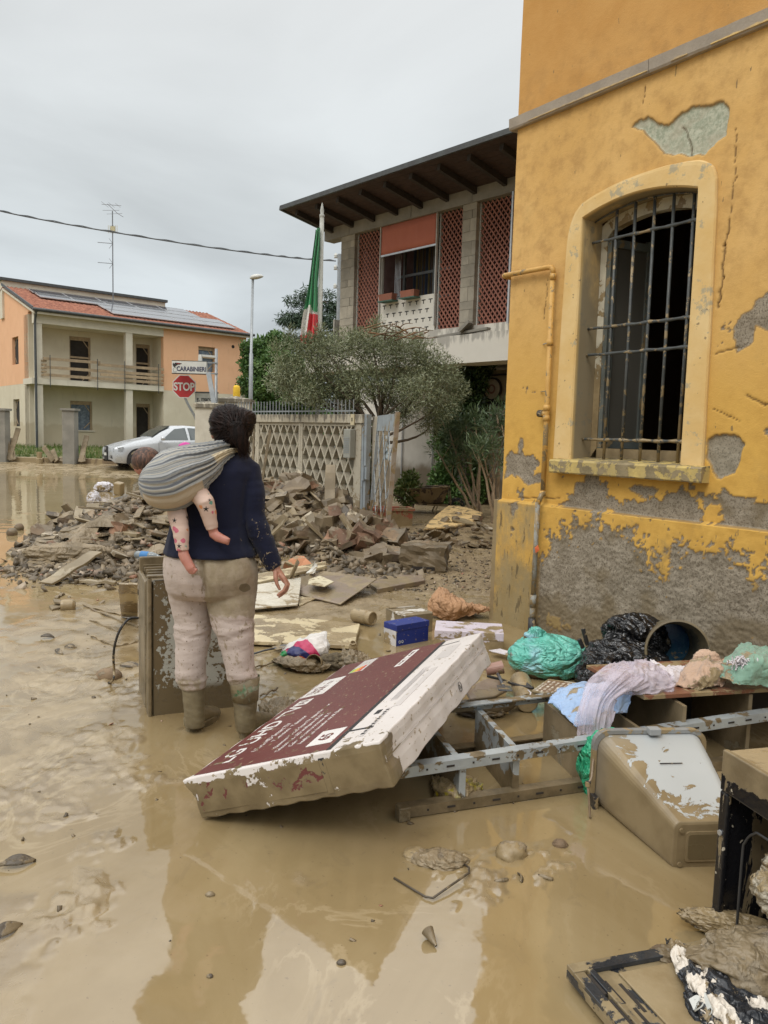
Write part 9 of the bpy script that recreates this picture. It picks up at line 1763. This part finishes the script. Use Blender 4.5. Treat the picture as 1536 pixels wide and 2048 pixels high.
# ---------------------------------------------------------------- small things lying in the slick mud
MWS = surf('wet_stone', (.30, .24, .16), (.20, .155, .10), 5, .4, .6, 40, mud=.5, msc=6); blob('mud_stone', 'round muddy stone left of the sunken frame', 'stone', G(833, 1712, .0), (.055, .05, .028), MWS, amp=.22, fr=1.8, seed=95, ridged=False); blob('mud_cloth', 'wrinkled muddy cloth beside the round stone', 'cloth', G(880, 1722, .0), (.085, .055, .028), MCL, amp=.22, fr=2.6, seed=96)
blob('broken_stone', 'angular muddy stone standing right of the sunken frame', 'stone', G(1022, 1708, .0), (.052, .042, .036), MWS, amp=.34, fr=1.9, seed=99, sub=3, rz=.4); blob('mud_lump', 'pale muddy lump right of the angular stone', 'lump', G(1120, 1690, .0), (.025, .02, .02), MRB, amp=.2, seed=98, sub=4)
mb = MB(); mb.tube([G(788, 1756, .004), G(820, 1775, .006), G(850, 1793, .008), G(866, 1796, .01), G(900, 1772, .018), G(938, 1746, .02), G(938, 1735, .015), G(928, 1728, .008)], .0038, 6); tag(mb.build('sunken_frame', MRB3, smooth=True), 'thin bent frame edge poking out of the mud below the stones', 'frame')
for k, (px, py, a, lab) in enumerate(((1003, 1761, .3, 'left curved shard of bark below the angular stone'), (1040, 1755, 1.6, 'middle curved shard of bark below the angular stone'), (1091, 1755, -.4, 'right curved shard of bark below the angular stone'))):
 c = G(px, py, .004); mb = MB(); mb.grid(lambda u, w: ((u-.5)*.055, (w-.5)*.012, .010*sin(pi*u)), 8, 2); o = mb.build('bark_shard', MRB3, smooth=True); o.location = c; o.rotation_euler = (.8, 0, a); o.modifiers.new('s', 'SOLIDIFY').thickness = .004; tag(o, lab, 'shard')
mb = MB(); mb.lathe([(0.004, 0), (.020, .055), (.016, .055), (0, .01)], 14); o = mb.build('small_cone', MRB3, smooth=True); o.location = G(872, 1892, .008); o.rotation_euler = (rad(-70), 0, rad(28)); tag(o, 'small fluted muddy cone lying in the foreground', 'cone')
for k, (px, py, s_, lab) in enumerate(((683, 1925, .012, 'small pebble in the foreground mud left of the cone'), (420, 1789, .013, 'small heart shaped pebble in the foreground mud'), (420, 1952, .008, 'tiny pebble near the bottom middle'))): blob('pebble', lab, 'pebble', G(px, py, .003), (s_, s_*.7, s_*.6), MRB3, amp=.2, fr=1.5, seed=130+k, sub=3)
for k, (px, py, s_, r_, lab) in enumerate(((35, 1728, .05, .5, 'dark leaf of bark stuck in the mud at the left edge'), (310, 1168+145, .05, .8, 'dark splinter sticking from the mud left of the cord'), (141, 1296, .035, .1, 'dark curved scrap in the water left of the splinter'), (118, 1306, .04, -.6, 'dark feathery scrap left of the curved scrap'), (95, 1275, .04, .2, 'muddy scrap farther left in the shallow water'), (262, 1334, .06, .1, 'dark strip of debris touching the appliance'), (8, 1868, .05, 1.0, 'tangled clod at the lower left edge'))):
 if k == 1: continue
 c = G(px, py, .006); mb = MB(); mb.grid(lambda u, w: ((u-.5)*s_*2.4, (w-.5)*s_*.8*sin(pi*min(.98, max(.05, u))), .018*sin(pi*u)+.01*w), 10, 4); o = mb.build('bark_scrap', MRB3, smooth=True); o.location = c; o.rotation_euler = (.35, .1, r_); o.modifiers.new('s', 'SOLIDIFY').thickness = .004; tag(o, lab, 'scrap')
patch('muddy_rag', 'crumpled muddy rag half sunk between the boots and the carton', 'rag', [[g(522, 1432, .0), g(545, 1440, .02), g(575, 1438, .02), g(590, 1428, .0)], [g(518, 1415, .02), g(545, 1418, .05), g(575, 1416, .05), g(598, 1414, .01)], [g(528, 1402, .0), g(550, 1400, .02), g(575, 1400, .02), g(590, 1404, .0)]], MCL, 60, 50, .014, 3, 3, 141)
plankthing('short stick lying just behind the right boot', G(520, 1392, .01), G(556, 1376, .02), .012, .01, MMW)
for o_ in list(COL.objects):
 if o_.parent is None and o_.get('category') and not o_.get('kind'): o_['kind'] = 'thing'
